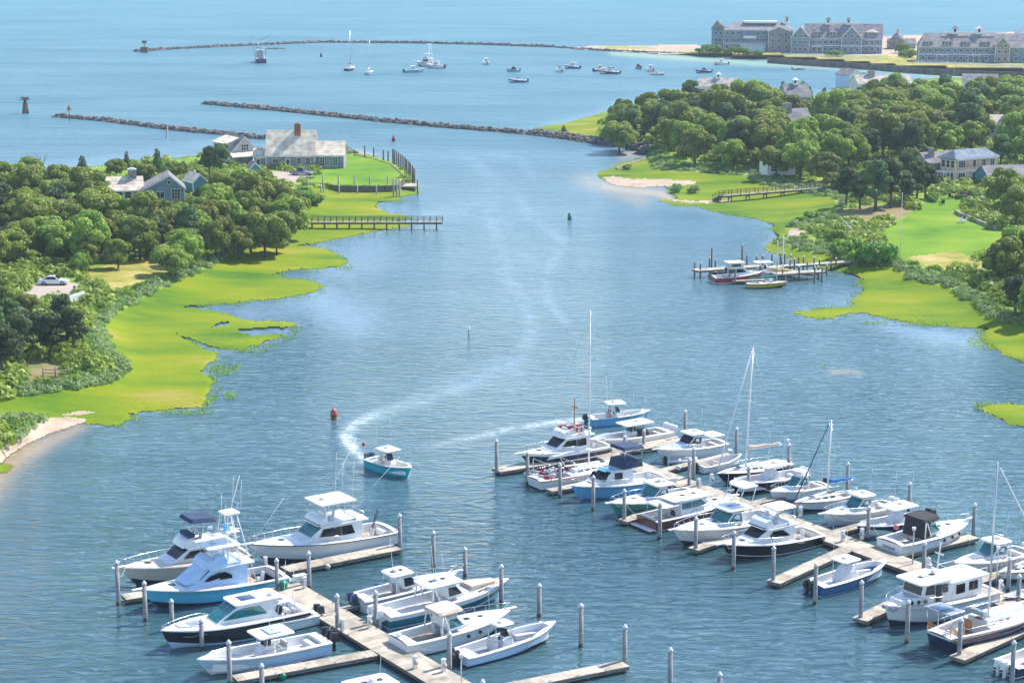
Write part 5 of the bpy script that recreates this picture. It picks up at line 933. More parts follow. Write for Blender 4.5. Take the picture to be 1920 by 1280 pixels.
# ---------------------------------------------------------------- people
def person(parent_loc, rz, label, shirt='cloth_dark', pants='cloth_dark', sit=False, name='person', s=1.0, arm=0.5):
    me = bpy.data.meshes.new('person'); hp = .52 if sit else .92
    J = {'pelvis': (0, 0, hp), 'belly': (0, 0, hp+.18), 'chest': (.02, 0, hp+.40), 'neck': (.02, 0, hp+.56), 'head': (.03, 0, hp+.64), 'crown': (.03, 0, hp+.80)}; Ed = [('pelvis','belly'),('belly','chest'),('chest','neck'),('neck','head'),('head','crown')]
    R = {'pelvis': .15, 'belly': .135, 'chest': .16, 'neck': .055, 'head': .085, 'crown': .075}
    for t, sd in (('l', 1), ('r', -1)):
        J['hip'+t] = (0, .10*sd, hp-.04); J['knee'+t] = ((.40, .12*sd, hp-.02) if sit else (.03*sd, .11*sd, hp-.44)); J['ankle'+t] = ((.42, .12*sd, .08) if sit else (-.02*sd, .12*sd, .08)); J['toe'+t] = (J['ankle'+t][0]+.16, .13*sd, .04)
        J['sh'+t] = (.02, .19*sd, hp+.48); J['el'+t] = (.10, .25*sd, hp+.22); J['wr'+t] = (.32*arm+.1, .18*sd, hp+.16+.12*arm); J['hand'+t] = (.40*arm+.12, .16*sd, hp+.15+.14*arm)
        Ed += [('pelvis','hip'+t),('hip'+t,'knee'+t),('knee'+t,'ankle'+t),('ankle'+t,'toe'+t),('chest','sh'+t),('sh'+t,'el'+t),('el'+t,'wr'+t),('wr'+t,'hand'+t)]
        R.update({'hip'+t: .10, 'knee'+t: .065, 'ankle'+t: .045, 'toe'+t: .035, 'sh'+t: .065, 'el'+t: .045, 'wr'+t: .032, 'hand'+t: .035})
    ks = list(J); me.from_pydata([J[k] for k in ks], [(ks.index(a), ks.index(b)) for a, b in Ed], []); o = bpy.data.objects.new(name, me); C.objects.link(o)
    sk = o.modifiers.new('skin', 'SKIN'); me.attributes
    for i, k in enumerate(ks): v = me.skin_vertices[0].data[i] if me.skin_vertices else None; 
    if not me.skin_vertices:
        bm = bmesh.new(); bm.from_mesh(me); ly = bm.verts.layers.skin.verify()
        for i, v in enumerate(bm.verts): v[ly].radius = (R[ks[i]],)*2; v[ly].use_root = (i == 0)
        bm.to_mesh(me); bm.free()
    else:
        for i, k in enumerate(ks): me.skin_vertices[0].data[i].radius = (R[k],)*2; me.skin_vertices[0].data[i].use_root = (i == 0)
    o.modifiers.new('sub', 'SUBSURF').levels = 1; me.materials.append(M['skin']); o.location = parent_loc; o.rotation_euler = (0, 0, rz); o.scale = (s,)*3
    tag(o, label, 'person'); b = MB(); b.lathe([(.02, .13), (.07, .11), (.102, .03), (.09, -.05)], 10, (.01, 0, hp+.76)); b.build('hair', M['hair'], o)
    b = MB(); b.lathe([(.13, -.02), (.165, .2), (.185, .38), (.15, .5), (.07, .54)], 12, (.01, 0, hp)); b.build('shirt', M[shirt], o)
    b = MB()
    for sd in (1, -1): b.tube([(0, .09*sd, hp+.02), (J['kneel'][0], .115*sd, J['kneel'][2])], .105, 8, 0, .085)
    b.build('shorts', M[pants], o)
    return o
def onboat(root, x, y, z): return root.matrix_basis @ Vector((x, y, z)) if False else Matrix.Translation(root.location) @ Matrix.Rotation(root.rotation_euler.z, 4, 'Z') @ Vector((x, y, z))
# ---------------------------------------------------------------- lower left dock
r = BL((224, 1064), 1.9, 12.6, 'cream hulled trawler with navy bimini and a wooden side door', 'trawler_yacht', 'trawler')
H, zt = flybridge_boat(r, 12.6, 4.1, 'cream_paint', 1.35, 1.95, hard=False, fly=True, bridge_h=.8, aft=.20, fwd=.60, cabm='gelcoat', deckm='cream_paint', floor='teak', wz=1.15)
slab(r, 'bimini_top', 3.2, 6.0, 1.35, zt+2.15, .06, 'navy_canvas', .3, .3, tilt=.25); tubes(r, 'top_support', [[(3.6, s*1.35, zt+.1), (3.3, s*1.3, zt+2.2)] for s in (1, -1)]+[[(4.6, s*1.35, zt+.5), (5.8, s*1.2, zt+2.4)] for s in (1, -1)], .025)
bx(r, 'side_door', 4.1, 4.9, 1.50, 1.60, 1.35, zt-.1, 'varnish'); bx(r, 'windshield_cover', 5.4, 6.1, -1.0, 1.0, zt+.9, zt+1.25, 'navy_canvas', .08); cab(r, 'cream_bulwark', [(.4,1.3),(12.2,1.9),(12.2,1.96),(.4,1.42)], .1, .1, 'cream_paint', y0=0) if False else None
r = BL((262, 1106), 1.95, 13.8, 'sky blue hulled sportfishing yacht with tuna tower and blue canvas over its front', 'sportfishing_yacht', 'sportfishing boat')
H, zt = flybridge_boat(r, 13.8, 4.6, 'hull_skyblue', 1.15, 2.05, hard=True, topz=1.75, aft=.30, fwd=.64, cabm='sky_canvas', bottom='hull_navy', floor='teak_pale', rail=False, side=[[(5.6, 2.05), (8.2, 2.05), (7.7, 2.5), (6.9, 2.75), (6.2, 2.7), (5.6, 2.35)]], wz=1.45)
cab(r, 'front_cover', [(7.0, 2.0), (10.0, 1.95), (9.6, 2.15), (6.6, zt+1.0), (5.9, zt+.9), (5.6, zt-.1)], 1.75, 1.1, 'sky_canvas', taper=(7, 10.4, .45), bevel=.06)
tz = zt+1.9; b = []
for s in (1, -1): b += [[(4.3, s*1.55, 1.2), (5.0, s*.8, tz+2.6)], [(3.1, s*1.5, 1.2), (4.5, s*.7, tz+2.6)], [(5.9, s*1.4, zt), (5.4, s*.75, tz+2.6)]]
for q in (.9, 1.7): b += [[(4.75, .95, tz+q-.4), (4.75, -.95, tz+q-.4)], [(4.3, .9, tz+q-.4), (5.3, .9, tz+q-.4)], [(4.3, -.9, tz+q-.4), (5.3, -.9, tz+q-.4)]]
tubes(r, 'tuna_tower', b, .045, 'gelcoat'); slab(r, 'tower_top', 4.1, 5.7, .85, tz+2.6, .1, 'gelcoat', .3); slab(r, 'tower_platform', 4.2, 5.7, .8, tz+.9, .08, 'gelcoat', .2); bx(r, 'tower_helm', 5.0, 5.4, -.35, .35, tz+.98, tz+1.6, 'hull_skyblue'); ants(r, [(4.2, .8, tz+2.7), (4.2, -.8, tz+2.7)], 3)
bx(r, 'radar', 6.2, 6.6, -1.0, -.6, tz+1.1, tz+1.35, 'gelcoat'); tubes(r, 'outrigger', [[(5.5, 1.7, 2.6), (1.6, 4.4, 9.5)]], .018, 'trim_white', 4); tubes(r, 'outrigger', [[(5.5, -1.7, 2.6), (1.6, -4.4, 9.5)]], .018, 'trim_white', 4)
r = BL((466, 1022), 2.15, 15.4, 'largest white sportfishing yacht with white hardtop and teal windshield', 'sportfishing_yacht', 'sportfishing boat')
H, zt = flybridge_boat(r, 15.4, 4.8, 'gelcoat', 1.3, 2.3, glass='tinted_glass', aft=.27, fwd=.62, topz=2.0, trim='hull_navy', bottom='bottom_paint', rigs=True, side=[[(6.4, 2.05), (8.6, 2.15), (8.2, 2.9), (6.4, 2.9)], [(4.9, 2.05), (6.3, 2.05), (6.3, 2.9), (5.2, 2.9)]], rub='hull_navy')
[o for o in r.children if o.name.startswith('windshield')][0].data.materials[0] = M['teal_glass']
bx(r, 'bait_box', .5, 1.1, -.8, .8, .55, 1.2, 'gelcoat'); tubes(r, 'fishing_rods', [[(1.5+.2*i, -.9+.35*i, 1.2), (.7+.2*i, -1.0+.4*i, 3.3)] for i in range(5)], .02, 'black_plastic', 4)
r = BL((302, 1187), 1.55, 13.2, 'sleek cabin cruiser with black hull, teal windshield and skylight in its hardtop', 'cabin_cruiser', 'cabin cruiser')
H = Hull(13.2, 4.0, 1.4, 1.85, rake=.10, full=.5, p=2.6); H.outer(r, 'hull_black', 'hull_ice', 'gelcoat', topband=.08, bottom='hull_ice'); H.deck(r, 'gelcoat', .04, .22, .5, wellmat='teak_pale')
cab(r, 'cabin', [(2.6, 1.1), (9.0, 1.3), (8.6, 1.75), (6.6, 2.95), (6.2, 3.02), (3.0, 2.95), (3.4, 2.2)], 1.62, 1.25, 'gelcoat', taper=(6.5, 9, .35), bevel=.08, fronts=[(2, .04, .93, -.93, .93, 3)], glass='teal_glass', sides=[[(4.0, 1.95), (8.0, 1.95), (6.9, 2.6), (6.0, 2.78), (4.6, 2.7)]])
slab(r, 'hardtop', 2.3, 6.9, 1.45, 3.0, .12, 'gelcoat', .45, .05); bx(r, 'skylight', 4.6, 6.0, -.65, .65, 3.16, 3.2, 'solar_panel', .02); radar(r, 3.2, .6, 3.17, .3, .25)
cab(r, 'bow_seating', [(9.3, 1.35), (11.8, 1.62), (11.7, 1.95), (9.3, 1.75)], 1.1, 1.05, 'cushion', taper=(9, 12, .6)); bx(r, 'bow_cushion', 9.6, 10.8, -.5, .5, 1.8, 1.9, 'hull_gray'); H.rail(r, .6, 1, .35, 5); bx(r, 'cockpit_seat', .6, 1.2, -1.4, 1.4, .5, 1.1, 'cushion'); bx(r, 'swim_platform', -1.2, .0, -1.6, 1.6, .25, .35, 'teak_pale'); seat(r, 2.1, .5, .5)
r = BL((445, 1170), 1.2, 7.4, 'small white console boat half hidden behind the black cruiser, dark outboards'); console_boat(r, 7.4, 2.5, 'gelcoat', .9, 1.3, 2, top=True, toplen=.22, topw=.85)
r = BL((370, 1238), 1.45, 11.6, 'all white centre console with wide T-top and pale blue hull, dark outboards', ); H = console_boat(r, 11.6, 3.3, 'hull_ice', 1.05, 1.6, 3, 'black_plastic', topw=1.35, toplen=.28, s=1.15, stripe='gelcoat', bottom='gelcoat'); bx(r, 'sunshade', 4.3, 5.5, -.9, .9, 2.72, 2.76, 'hull_ice'); 
r = BL((540, 1345), 1.6, 11.5, 'white hardtop boat cut by the bottom edge, two roof hatches'); express_boat(r, 11.5, 3.7, 'gelcoat', dome=True, top_x=(-2.6, 1.4))
r = BR((858, 1070), 1.6, 10.6, 'white hardtop fishing cabin boat with two blue outboards'); express_boat(r, 10.6, 3.3, 'gelcoat', 1.1, 1.6, motors=2, mcol='outboard_blue', wx=.50, glass='tinted_glass', stripe='gelcoat', bottom='gelcoat', top_x=(-2.1, .4))
r = BR((953, 1083), 1.75, 13.4, 'large white and teal blue open console with big hardtop and white outboards'); H = express_boat(r, 13.4, 3.9, 'hull_deepteal', 1.2, 1.75, motors=3, mcol='gelcoat', wx=.54, glass='tinted_glass', topband=.35, arch=True, stripe='gelcoat', rail=False, pulpit=False, bottom='hull_ice', trunk=.3, hatch=0, top_x=(-2.6, .9), ant=2); cab(r, 'bow_cushion', [(8.8, 1.72), (11.8, 1.86), (11.8, 1.98), (8.8, 2.12)], 1.2, 1.15, 'tan_canvas', taper=(8, 12, .65)); tubes(r, 'coaming_cushion', [[H.pt(u, .35, .12) for u in (.7, .8, .88, .94)], [H.pt(u, .35, .12, -1) for u in (.7, .8, .88, .94)]], .1, 'teak_pale')
r = BR((958, 1142), 1.6, 11.4, 'white express cruiser with tan canvas top on a raked arch'); express_boat(r, 11.4, 3.7, 'gelcoat', 1.2, 1.7, top='canvas', topmat='tan_canvas', wx=.47, arch=True, dome=False, stripe='gelcoat', hullwin=2, floor='teak_pale')
r = mk('motorboat', 'open white boat with ice blue hull and grey interior and dark outboards', 'motorboat', G(1041, 1163, 1.5), DIR_F+.06, 10.2); console_boat(r, 10.2, 3.0, 'hull_ice', .85, 1.5, 2, 'black_plastic', topw=.75, toplen=.17, inner='hull_gray', stripe='boot_stripe')
# ---------------------------------------------------------------- boats under way
r = mk('motorboat', 'turquoise hulled centre console under way, turning in front of its own wake', 'motorboat', G(697, 858, .9), math.radians(-50), 7.3, 'stern'); H = console_boat(r, 7.3, 2.6, 'hull_teal', .95, 1.35, 2, 'outboard_blue', topw=1.05, toplen=.33, bottom='hull_teal', stripe='hull_teal', inner='tan_canvas', floor='tan_canvas'); bx(r, 'cooler', 4.6, 5.0, -.4, .4, .35, .8, 'varnish')
tubes(r, 'flag_staff', [[(.3, -.9, .9), (.0, -.9, 2.8)]], .02); q = MB(); q.hexa([(.0, -.9, 2.8), (-.6, -.9, 2.65), (-.55, -.9, 2.3), (.06, -.9, 2.45)], [(.0, -.88, 2.8), (-.6, -.88, 2.65), (-.55, -.88, 2.3), (.06, -.88, 2.45)]); q.build('flag', M['flag_red'], r)
person(onboat(r, 2.75, 0, .35), r.rotation_euler.z, 'person in dark clothing standing at the helm of the turquoise boat', 'cloth_dark', 'tan_canvas')
r = mk('motorboat', 'light blue hulled console boat motoring away with a straight wake behind', 'motorboat', G(1104, 783, .9), math.radians(17), 7.9, 'stern'); console_boat(r, 7.9, 2.6, 'hull_lobster', .95, 1.35, 1, 'black_plastic', topw=1.05, toplen=.30, bottom='hull_lobster', stripe='hull_lobster')
person(onboat(r, 2.7, .15, .35), r.rotation_euler.z, 'person in a red shirt standing behind the console of the light blue boat', 'cloth_red', 'cloth_dark'); person(onboat(r, 2.5, -.55, .35), r.rotation_euler.z, 'person in a pale shirt seated beside the helmsman of the light blue boat', 'tan_canvas', 'skin', sit=True)
# ---------------------------------------------------------------- right dock, near side
r = BL((975, 850), 1.75, 11.6, 'navy hulled flybridge trawler with red and white bunting and a wooden mast', 'trawler_yacht', 'trawler')
H, zt = flybridge_boat(r, 11.6, 3.8, 'hull_navy', 1.25, 1.8, hard=False, aft=.26, fwd=.64, wz=1.2, topband=.25, bottom='bottom_paint'); tubes(r, 'mast', [[(4.2, 0, zt), (4.1, 0, zt+4.2)], [(4.1, -.6, zt+3.2), (4.1, .6, zt+3.2)]], .08, 'varnish')
b = MB()
for i in range(16): b.box(4.0+random.uniform(-1, 1.4), 4.4+random.uniform(-1, 1.4), -1.2+i*.15, -1.0+i*.15, zt+.55, zt+.8+random.uniform(0, .4), i % 2)
b.build('deck_chairs', [M['cloth_red'], M['cushion']], r)
r = SL((1000, 897), 1.15, 13.2, 'white sailboat with tall mast, rolled white sail and an inflatable at its stern', 'sailboat', 'sailboat'); sailboat(r, 13.2, 3.9, 'gelcoat', 17.2, .56, 1.1, 1.5, boom_z=2.3, spread=1, boomlen=.42, rake=.0, wheel=True, cockpit_mat='cloth_red', jib=False, topband=0)
b = MB()
for i in range(26): x = random.uniform(.6, 5); y = random.uniform(-1.4, 1.4); b.box(x, x+.35, y, y+.3, 1.1, 1.35+random.uniform(0, .35), i % 3)
b.build('cockpit_gear', [M['cloth_red'], M['cushion'], M['navy_canvas']], r); tubes(r, 'arch', [[(1.2, s*1.7, 1.1), (1.0, s*1.5, 2.9)] for s in (1, -1)]+[[(1.0, 1.5, 2.9), (1.0, -1.5, 2.9)], [(5.2, 1.5, 1.5), (4.4, 1.3, 2.6), (4.4, -1.3, 2.6), (5.2, -1.5, 1.5)]], .05)
r = mk('dinghy', 'gray white inflatable tender hung at the stern of the white sailboat', 'dinghy', G(992, 889, .9), DIR_F-1.25, 3.0, 'stern'); r.location.z = .75; dinghy(r, 3.0)
r = BL((1070, 910), 1.75, 11.8, 'light blue lobster style boat with navy canvas flybridge and bimini', 'lobster_boat', 'motorboat')
H, zt = flybridge_boat(r, 11.8, 3.9, 'hull_lobster', 1.1, 1.75, hard=False, fly=False, aft=.40, fwd=.72, wz=1.15, side=[[(6.0, 1.8), (6.9, 1.8), (6.9, 2.6), (6.0, 2.6)], [(8.0, 1.9), (8.5, 1.9), (8.2, 2.5), (7.7, 2.5)]], floor='deck_white', bottom='hull_lobster', stripe='hull_lobster')
cab(r, 'bridge_enclosure', [(3.2, zt+.1), (5.9, zt+.1), (5.7, zt+.95), (3.3, zt+.95)], 1.35, 1.2, 'navy_canvas', bevel=.08); slab(r, 'bimini_top', 2.9, 5.9, 1.3, zt+2.0, .06, 'navy_canvas', .3, .25, tilt=.15); tubes(r, 'top_support', [[(3.4, s*1.2, zt+.9), (3.2, s*1.2, zt+2.0)] for s in (1, -1)]+[[(5.5, s*1.2, zt+.9), (5.7, s*1.2, zt+2.15)] for s in (1, -1)], .025); bx(r, 'roof_panel', 6.6, 8.0, -.9, .9, zt+.08, zt+.12, 'hull_skyblue', .02)
r = BL((1143, 944), 1.55, 11.0, 'express boat with sea green hull, white hardtop and teal windshield'); express_boat(r, 11.0, 3.7, 'hull_seagreen', 1.15, 1.65, bottom='hull_seagreen', stripe='hull_seagreen', wx=.50)
r = SL((1212, 972), 1.05, 11.4, 'picnic boat with maroon hull, stern towards the camera and white cabin', 'lobster_boat', 'motorboat'); H, zt = flybridge_boat(r, 11.4, 3.7, 'hull_maroon', 1.1, 1.6, hard=False, fly=False, aft=.30, fwd=.66, wz=1.05, bottom='hull_maroon', stripe='gelcoat', glass='teal_glass'); slab(r, 'aft_canopy', .9, 3.6, 1.4, zt-.35, .06, 'gelcoat', .4, .1); tubes(r, 'top_support', [[(1.1, s*1.4, 1.1), (1.2, s*1.3, zt-.35)] for s in (1, -1)], .03); bx(r, 'swim_platform', -.8, 0, -1.6, 1.6, .2, .3, 'gelcoat'); slab(r, 'pilothouse_roof', 3.3, 7.6, 1.5, zt+.02, .1, 'gelcoat', .4, .06, hatch=2)
r = BL((1262, 994), 1.75, 12.8, 'big white express cruiser with teal windshield, white hardtop and outriggers'); express_boat(r, 12.8, 4.1, 'gelcoat', 1.3, 1.85, wx=.50, ant=2, stripe='gelcoat', top_x=(-2.3, .9)); tubes(r, 'tower_frame', [[(4.0, s*1.3, 3.2), (3.2, s*1.1, 4.9)] for s in (1, -1)]+[[(5.6, s*1.2, 3.4), (4.6, s*1.0, 4.9)] for s in (1, -1)], .045, 'gelcoat'); slab(r, 'tower_top', 2.9, 4.9, 1.2, 4.9, .08, 'gelcoat', .3)
r = BL((1352, 1021), 1.7, 11.8, 'black hulled flybridge fishing boat with white stripe and white bridge', 'sportfishing_yacht', 'sportfishing boat'); H, zt = flybridge_boat(r, 11.8, 4.0, 'hull_black', 1.05, 1.8, hard=False, aft=.33, fwd=.70, cabm='gelcoat', trim='hull_black', stripe='gelcoat', bottom='hull_black', wz=1.1, side=[[(4.3, 1.75), (6.9, 1.75), (6.4, 2.4), (5.2, 2.4)]], bridge_h=.85); slab(r, 'windscreen_top', 3.2, 6.0, 1.2, zt+1.7, .05, 'gelcoat', .4, .1); tubes(r, 'top_support', [[(3.6, s*1.2, zt+.3), (3.5, s*1.1, zt+1.7)] for s in (1, -1)]+[[(5.4, s*1.1, zt+.8), (5.6, s*1.0, zt+1.7)] for s in (1, -1)], .03)
r = mk('motorboat', 'open boat with dark blue hull, T-top and white covered console, stern to the camera', 'motorboat', G(1662, 1048, 1.5), DIR_F+.03, 9.4); console_boat(r, 9.4, 2.9, 'hull_blue', .95, 1.5, 2, 'black_plastic', cover='white_canvas', topw=1.0, toplen=.24, stripe='hull_blue', bottom='hull_ice')
r = BL((1659, 1136), 2.0, 12.4, 'white trawler with square pilothouse windows and round portholes', 'trawler_yacht', 'trawler')
H = Hull(12.4, 4.3, 1.5, 2.1, rake=.08, full=.5, p=2.6); H.outer(r, 'gelcoat', 'hull_gray', bottom='bottom_paint'); H.deck(r, 'cream_paint', .04, .14, .7, g=.25, camber=.12, wellmat='teak_pale'); H.rail(r, .5, 1.0, .75, 8)
cab(r, 'saloon', [(2.0, 1.4), (6.6, 1.5), (6.6, 3.35), (2.0, 3.2)], 1.55, 1.5, 'gelcoat', sides=[[(2.6, 2.2), (3.7, 2.2), (3.7, 3.0), (2.6, 3.0)], [(4.2, 2.15), (5.3, 2.15), (5.3, 3.0), (4.2, 3.0)]])
cab(r, 'pilothouse', [(6.0, 1.6), (9.2, 1.9), (9.2, 2.5), (8.9, 3.7), (6.0, 3.6)], 1.6, 1.45, 'gelcoat', taper=(7.5, 9.4, .25), fronts=[(2, .12, .88, -.92, .92, 3)], sides=[[(7.9, 2.65), (8.8, 2.65), (8.6, 3.45), (7.9, 3.45)], [(6.3, 2.6), (6.9, 2.6), (6.9, 3.35), (6.3, 3.35)]])
for s in (1, -1): bx(r, 'side_door', 7.1, 7.7, s*1.50-.06, s*1.50+.06, 1.8, 3.4, 'dark_interior', .01)
cab(r, 'forward_trunk', [(8.8, 1.7), (11.3, 2.0), (11.1, 2.4), (8.8, 2.55)], 1.35, 1.2, 'gelcoat', taper=(8.8, 11.5, .5)); slab(r, 'pilothouse_roof', 5.7, 9.7, 1.75, 3.65, .12, 'gelcoat', .5, .08, hatch=2); slab(r, 'saloon_roof', 1.2, 6.2, 1.7, 3.25, .1, 'gelcoat', .3, .05)
for i in range(3):
    for s in (1, -1): q = MB(); q.lathe([(.16, -.06), (.16, .06)], 12, (8.9+.62*i, s*(1.42-.2*i), 2.15), 0, 'y'); q.build('porthole', M['dark_interior'], r)
tubes(r, 'mast', [[(6.2, 0, 3.7), (5.9, 0, 6.6)], [(6.0, -.5, 5.6), (6.0, .5, 5.6)]], .07, 'gelcoat'); radar(r, 6.6, 0, 3.95); tubes(r, 'roof_rail', [[(1.5, 1.5, 3.9), (4.5, 1.5, 3.9), (4.5, -1.5, 3.9), (1.5, -1.5, 3.9)], [(1.5, 1.5, 3.3), (1.5, 1.5, 3.9)], [(3, 1.5, 3.3), (3, 1.5, 3.9)], [(4.5, 1.5, 3.3), (4.5, 1.5, 3.9)]], .03, 'gelcoat'); bx(r, 'bulwark_plate', 11.6, 12.1, -.7, .7, 1.6, 1.9, 'hull_gray')
r = SL((1759, 1190), 1.35, 15.5, 'dark hulled ketch with wheel, life ring and very tall gray mast, stern to the camera', 'sailboat', 'sailboat'); sailboat(r, 15.5, 4.1, 'hull_navy', 13.6, .385, 1.35, 1.8, mastmat='aluminium', cover=None, boom_z=2.2, wheel=True, cockpit_mat='teak', trunk=(.30, .72), jib=True, rake=-.012, boomlen=.26, topband=.14)
slab(r, 'solar_arch_top', -.4, 1.6, 1.5, 3.5, .06, 'hull_gray', .2); bx(r, 'solar_panel', -.2, .9, -.9, .9, 3.62, 3.66, 'solar_panel', .01); tubes(r, 'top_support', [[(.1, s*1.3, 1.4), (.0, s*1.4, 3.5)] for s in (1, -1)]+[[(1.5, s*1.5, 1.4), (1.4, s*1.4, 3.5)] for s in (1, -1)], .035); slab(r, 'spray_hood', 4.0, 5.2, 1.1, 2.5, .06, 'hull_gray', .3, .3, tilt=-.3)
q = MB(); q.lathe([(.22, -.05), (.32, 0), (.22, .05)], 12, (.05, 1.0, 2.0), 0, 'x'); q.build('life_ring', M['orange_plastic'], r); bx(r, 'varnished_hatch', 3.4, 3.5, -.5, .5, 1.3, 2.1, 'varnish')
r = SL((1885, 1242), 1.05, 9.0, 'open boat with twin white outboards and gray canvas at the bottom right corner'); console_boat(r, 9.0, 2.9, 'hull_navy', .95, 1.4, 2, 'gelcoat', cover='hull_gray', top=False)
# ---------------------------------------------------------------- right dock, far side
r = BL((1105, 823), 1.5, 11.3, 'long white open boat with broad white hardtop tied along the far cross dock'); H = console_boat(r, 11.3, 3.3, 'gelcoat', 1.05, 1.5, 3, 'gelcoat', topw=1.25, toplen=.36, s=1.2, bottom='hull_gray', stripe='hull_gray', inner='teak_pale'); cab(r, 'console_cover', [(2.9, .5), (5.0, .5), (4.6, 1.7), (3.4, 1.8)], .95, .8, 'black_plastic', bevel=.2)
r = BL((1231, 843), 1.5, 9.4, 'white cruiser with hardtop and clear side curtains at the end of the far dock'); express_boat(r, 9.4, 3.3, 'gelcoat', 1.15, 1.6, wx=.52, fore_cover='sky_canvas', stripe='gelcoat', bottom='gelcoat', glass='tinted_glass', arch=False); bx(r, 'aft_cover', .3, 2.4, -1.2, 1.2, 2.1, 2.2, 'gelcoat')
r = mk('skiff', 'open cream skiff with dark outboard between the cruiser and the tan covered sailboat', 'skiff', G(1310, 872, .8), DIR_F+.04, 6.4, 'stern'); skiff(r, 6.4, 2.3, 'gelcoat', inner='teak_pale', benches=2, fs=.75, fb=1.1)
r = mk('dinghy', 'white inflatable tender with a dark outboard lying by the right walkway', 'dinghy', G(1252, 861, .5), DIR_F-.5, 3.3, 'stern'); dinghy(r, 3.3)
r = BL((1344, 887), 1.35, 10.2, 'navy hulled sailboat with tan sail cover and tall white mast', 'sailboat', 'sailboat'); sailboat(r, 10.2, 3.2, 'hull_navy', 13.2, .60, 1.05, 1.35, cover='tan_canvas', boom_z=2.6, boomlen=.50, rake=.045, jib=True)
r = BL((1368, 903), 1.5, 10.2, 'black hulled console boat with white foredeck and draped white console'); console_boat(r, 10.2, 3.1, 'hull_black', 1.0, 1.5, 2, 'gelcoat', cover='white_canvas', topw=1.25, toplen=.34, stripe='hull_black', bottom='hull_black', inner='gelcoat')
r = BL((1444, 922), 1.2, 7.4, 'small white cuddy boat with blue windshield and black framed curtains'); express_boat(r, 7.4, 2.6, 'gelcoat', .95, 1.3, wx=.52, top='canvas', topmat='white_canvas', dome=False, motors=1, mcol='black_plastic', stripe='hull_gray', bottom='hull_gray', hatch=0, top_x=(-1.5, .6), ant=0, pulpit=False, floor='tan_canvas')
r = BL((1488, 941), 1.25, 8.4, 'small white sailboat with bright blue sail cover', 'sailboat', 'sailboat'); sailboat(r, 8.4, 2.7, 'gelcoat', 7.9, .44, .95, 1.25, cover='blue_canvas', boom_z=1.9, boomlen=.42, rake=.02, jib=False, trunk=(.34, .72)); tubes(r, 'furled_jib', [[(8.3, 0, 1.3), (3.9, 0, 8.8)]], .06, 'navy_canvas', 6)
r = BL((1543, 963), 1.45, 9.4, 'white walkaround boat with raised hardtop and blue windshield'); express_boat(r, 9.4, 3.1, 'gelcoat', 1.05, 1.5, wx=.52, stripe='gelcoat', bottom='gelcoat', glass='teal_glass', motors=2, top_x=(-1.9, .7))
r = BL((1606, 984), 1.5, 9.8, 'navy hulled boat with long white hardtop and covered console'); console_boat(r, 9.8, 3.0, 'hull_navy', 1.0, 1.5, 2, 'black_plastic', cover='white_canvas', topw=1.25, toplen=.36, stripe='gelcoat', bottom='gelcoat', inner='gelcoat')
r = BR((1818, 972), 1.85, 11.0, 'white express cruiser with black canvas enclosure, bow to the right'); express_boat(r, 11.0, 3.8, 'gelcoat', 1.4, 1.85, top='canvas', topmat='black_canvas', curtains='black_canvas', wx=.47, arch=True, dome=False, stripe='gelcoat', bottom='gelcoat', hullwin=3, glass='teal_glass'); bx(r, 'name_board', -.03, 0.0, -.8, .8, .7, 1.0, 'hull_gray', .01)
r = BL((1790, 1054), 1.5, 9.4, 'white cruiser with gray cover on its foredeck and teal windshield'); express_boat(r, 9.4, 3.2, 'gelcoat', 1.1, 1.5, wx=.50, fore_cover='hull_gray', rail=False, pulpit=False, stripe='gelcoat', bottom='gelcoat', hatch=0, motors=2, mcol='gelcoat', ant=1)
r = BL((1873, 1072), 1.15, 7.2, 'white boat with green canvas cut by the right frame edge', 'sailboat', 'sailboat'); sailboat(r, 7.2, 2.5, 'gelcoat', 11.0, .52, .9, 1.15, cover='green_canvas', boom_z=1.5, boomlen=.5, jib=False, rake=.03)
r = BL((1884, 1118), .9, 5.2, 'small dark blue boat with white interior behind the trawler stern', 'skiff', 'skiff'); skiff(r, 5.2, 2.0, 'hull_navy')
# ---------------------------------------------------------------- fixed pier boats
r = mk('fishing_boat', 'red hulled lobster boat with white two tier wheelhouse at the fixed pier', 'fishing boat', G(1336, 519, 1.0), math.radians(14), 9.0, 'stern'); H, zt = flybridge_boat(r, 9.0, 3.2, 'hull_red', 1.0, 1.6, hard=False, fly=False, aft=.34, fwd=.72, wz=1.1, rail=False, bottom='gelcoat', stripe='gelcoat'); slab(r, 'upper_roof', 2.3, 5.4, 1.2, zt+.75, .12, 'gelcoat', .2); cab(r, 'upper_house', [(2.6, zt), (5.2, zt), (5.0, zt+.75), (2.7, zt+.75)], 1.1, 1.0, 'cream_paint', sides=[[(3, zt+.2), (4.7, zt+.2), (4.6, zt+.6), (3.1, zt+.6)]])
r = mk('fishing_boat', 'white workboat with canopy moored inside the fixed pier', 'fishing boat', G(1398, 511, .8), math.radians(10), 7.4, 'stern'); console_boat(r, 7.4, 2.6, 'gelcoat', .8, 1.2, 1, 'black_plastic', topw=1.1, toplen=.42, inner='tan_canvas', antenna=False)
r = mk('sailboat', 'small yellow sailboat with green boom cover at the floating dock', 'sailboat', G(1399, 534, .5), math.radians(7), 7.0, 'stern'); sailboat(r, 7.0, 2.1, 'hull_yellow', 6.6, .74, .75, .95, cover='green_canvas', boom_z=1.1, boomlen=.72, rake=0, jib=False, rails=False, trunk=(.45, .68), portlight=0, mastmat='aluminium')
r = mk('skiff', 'blue skiff tied behind the red lobster boat', 'skiff', G(1335, 508, .7), math.radians(8), 4.0, 'stern'); skiff(r, 4.0, 1.7, 'hull_blue', ms=.6)
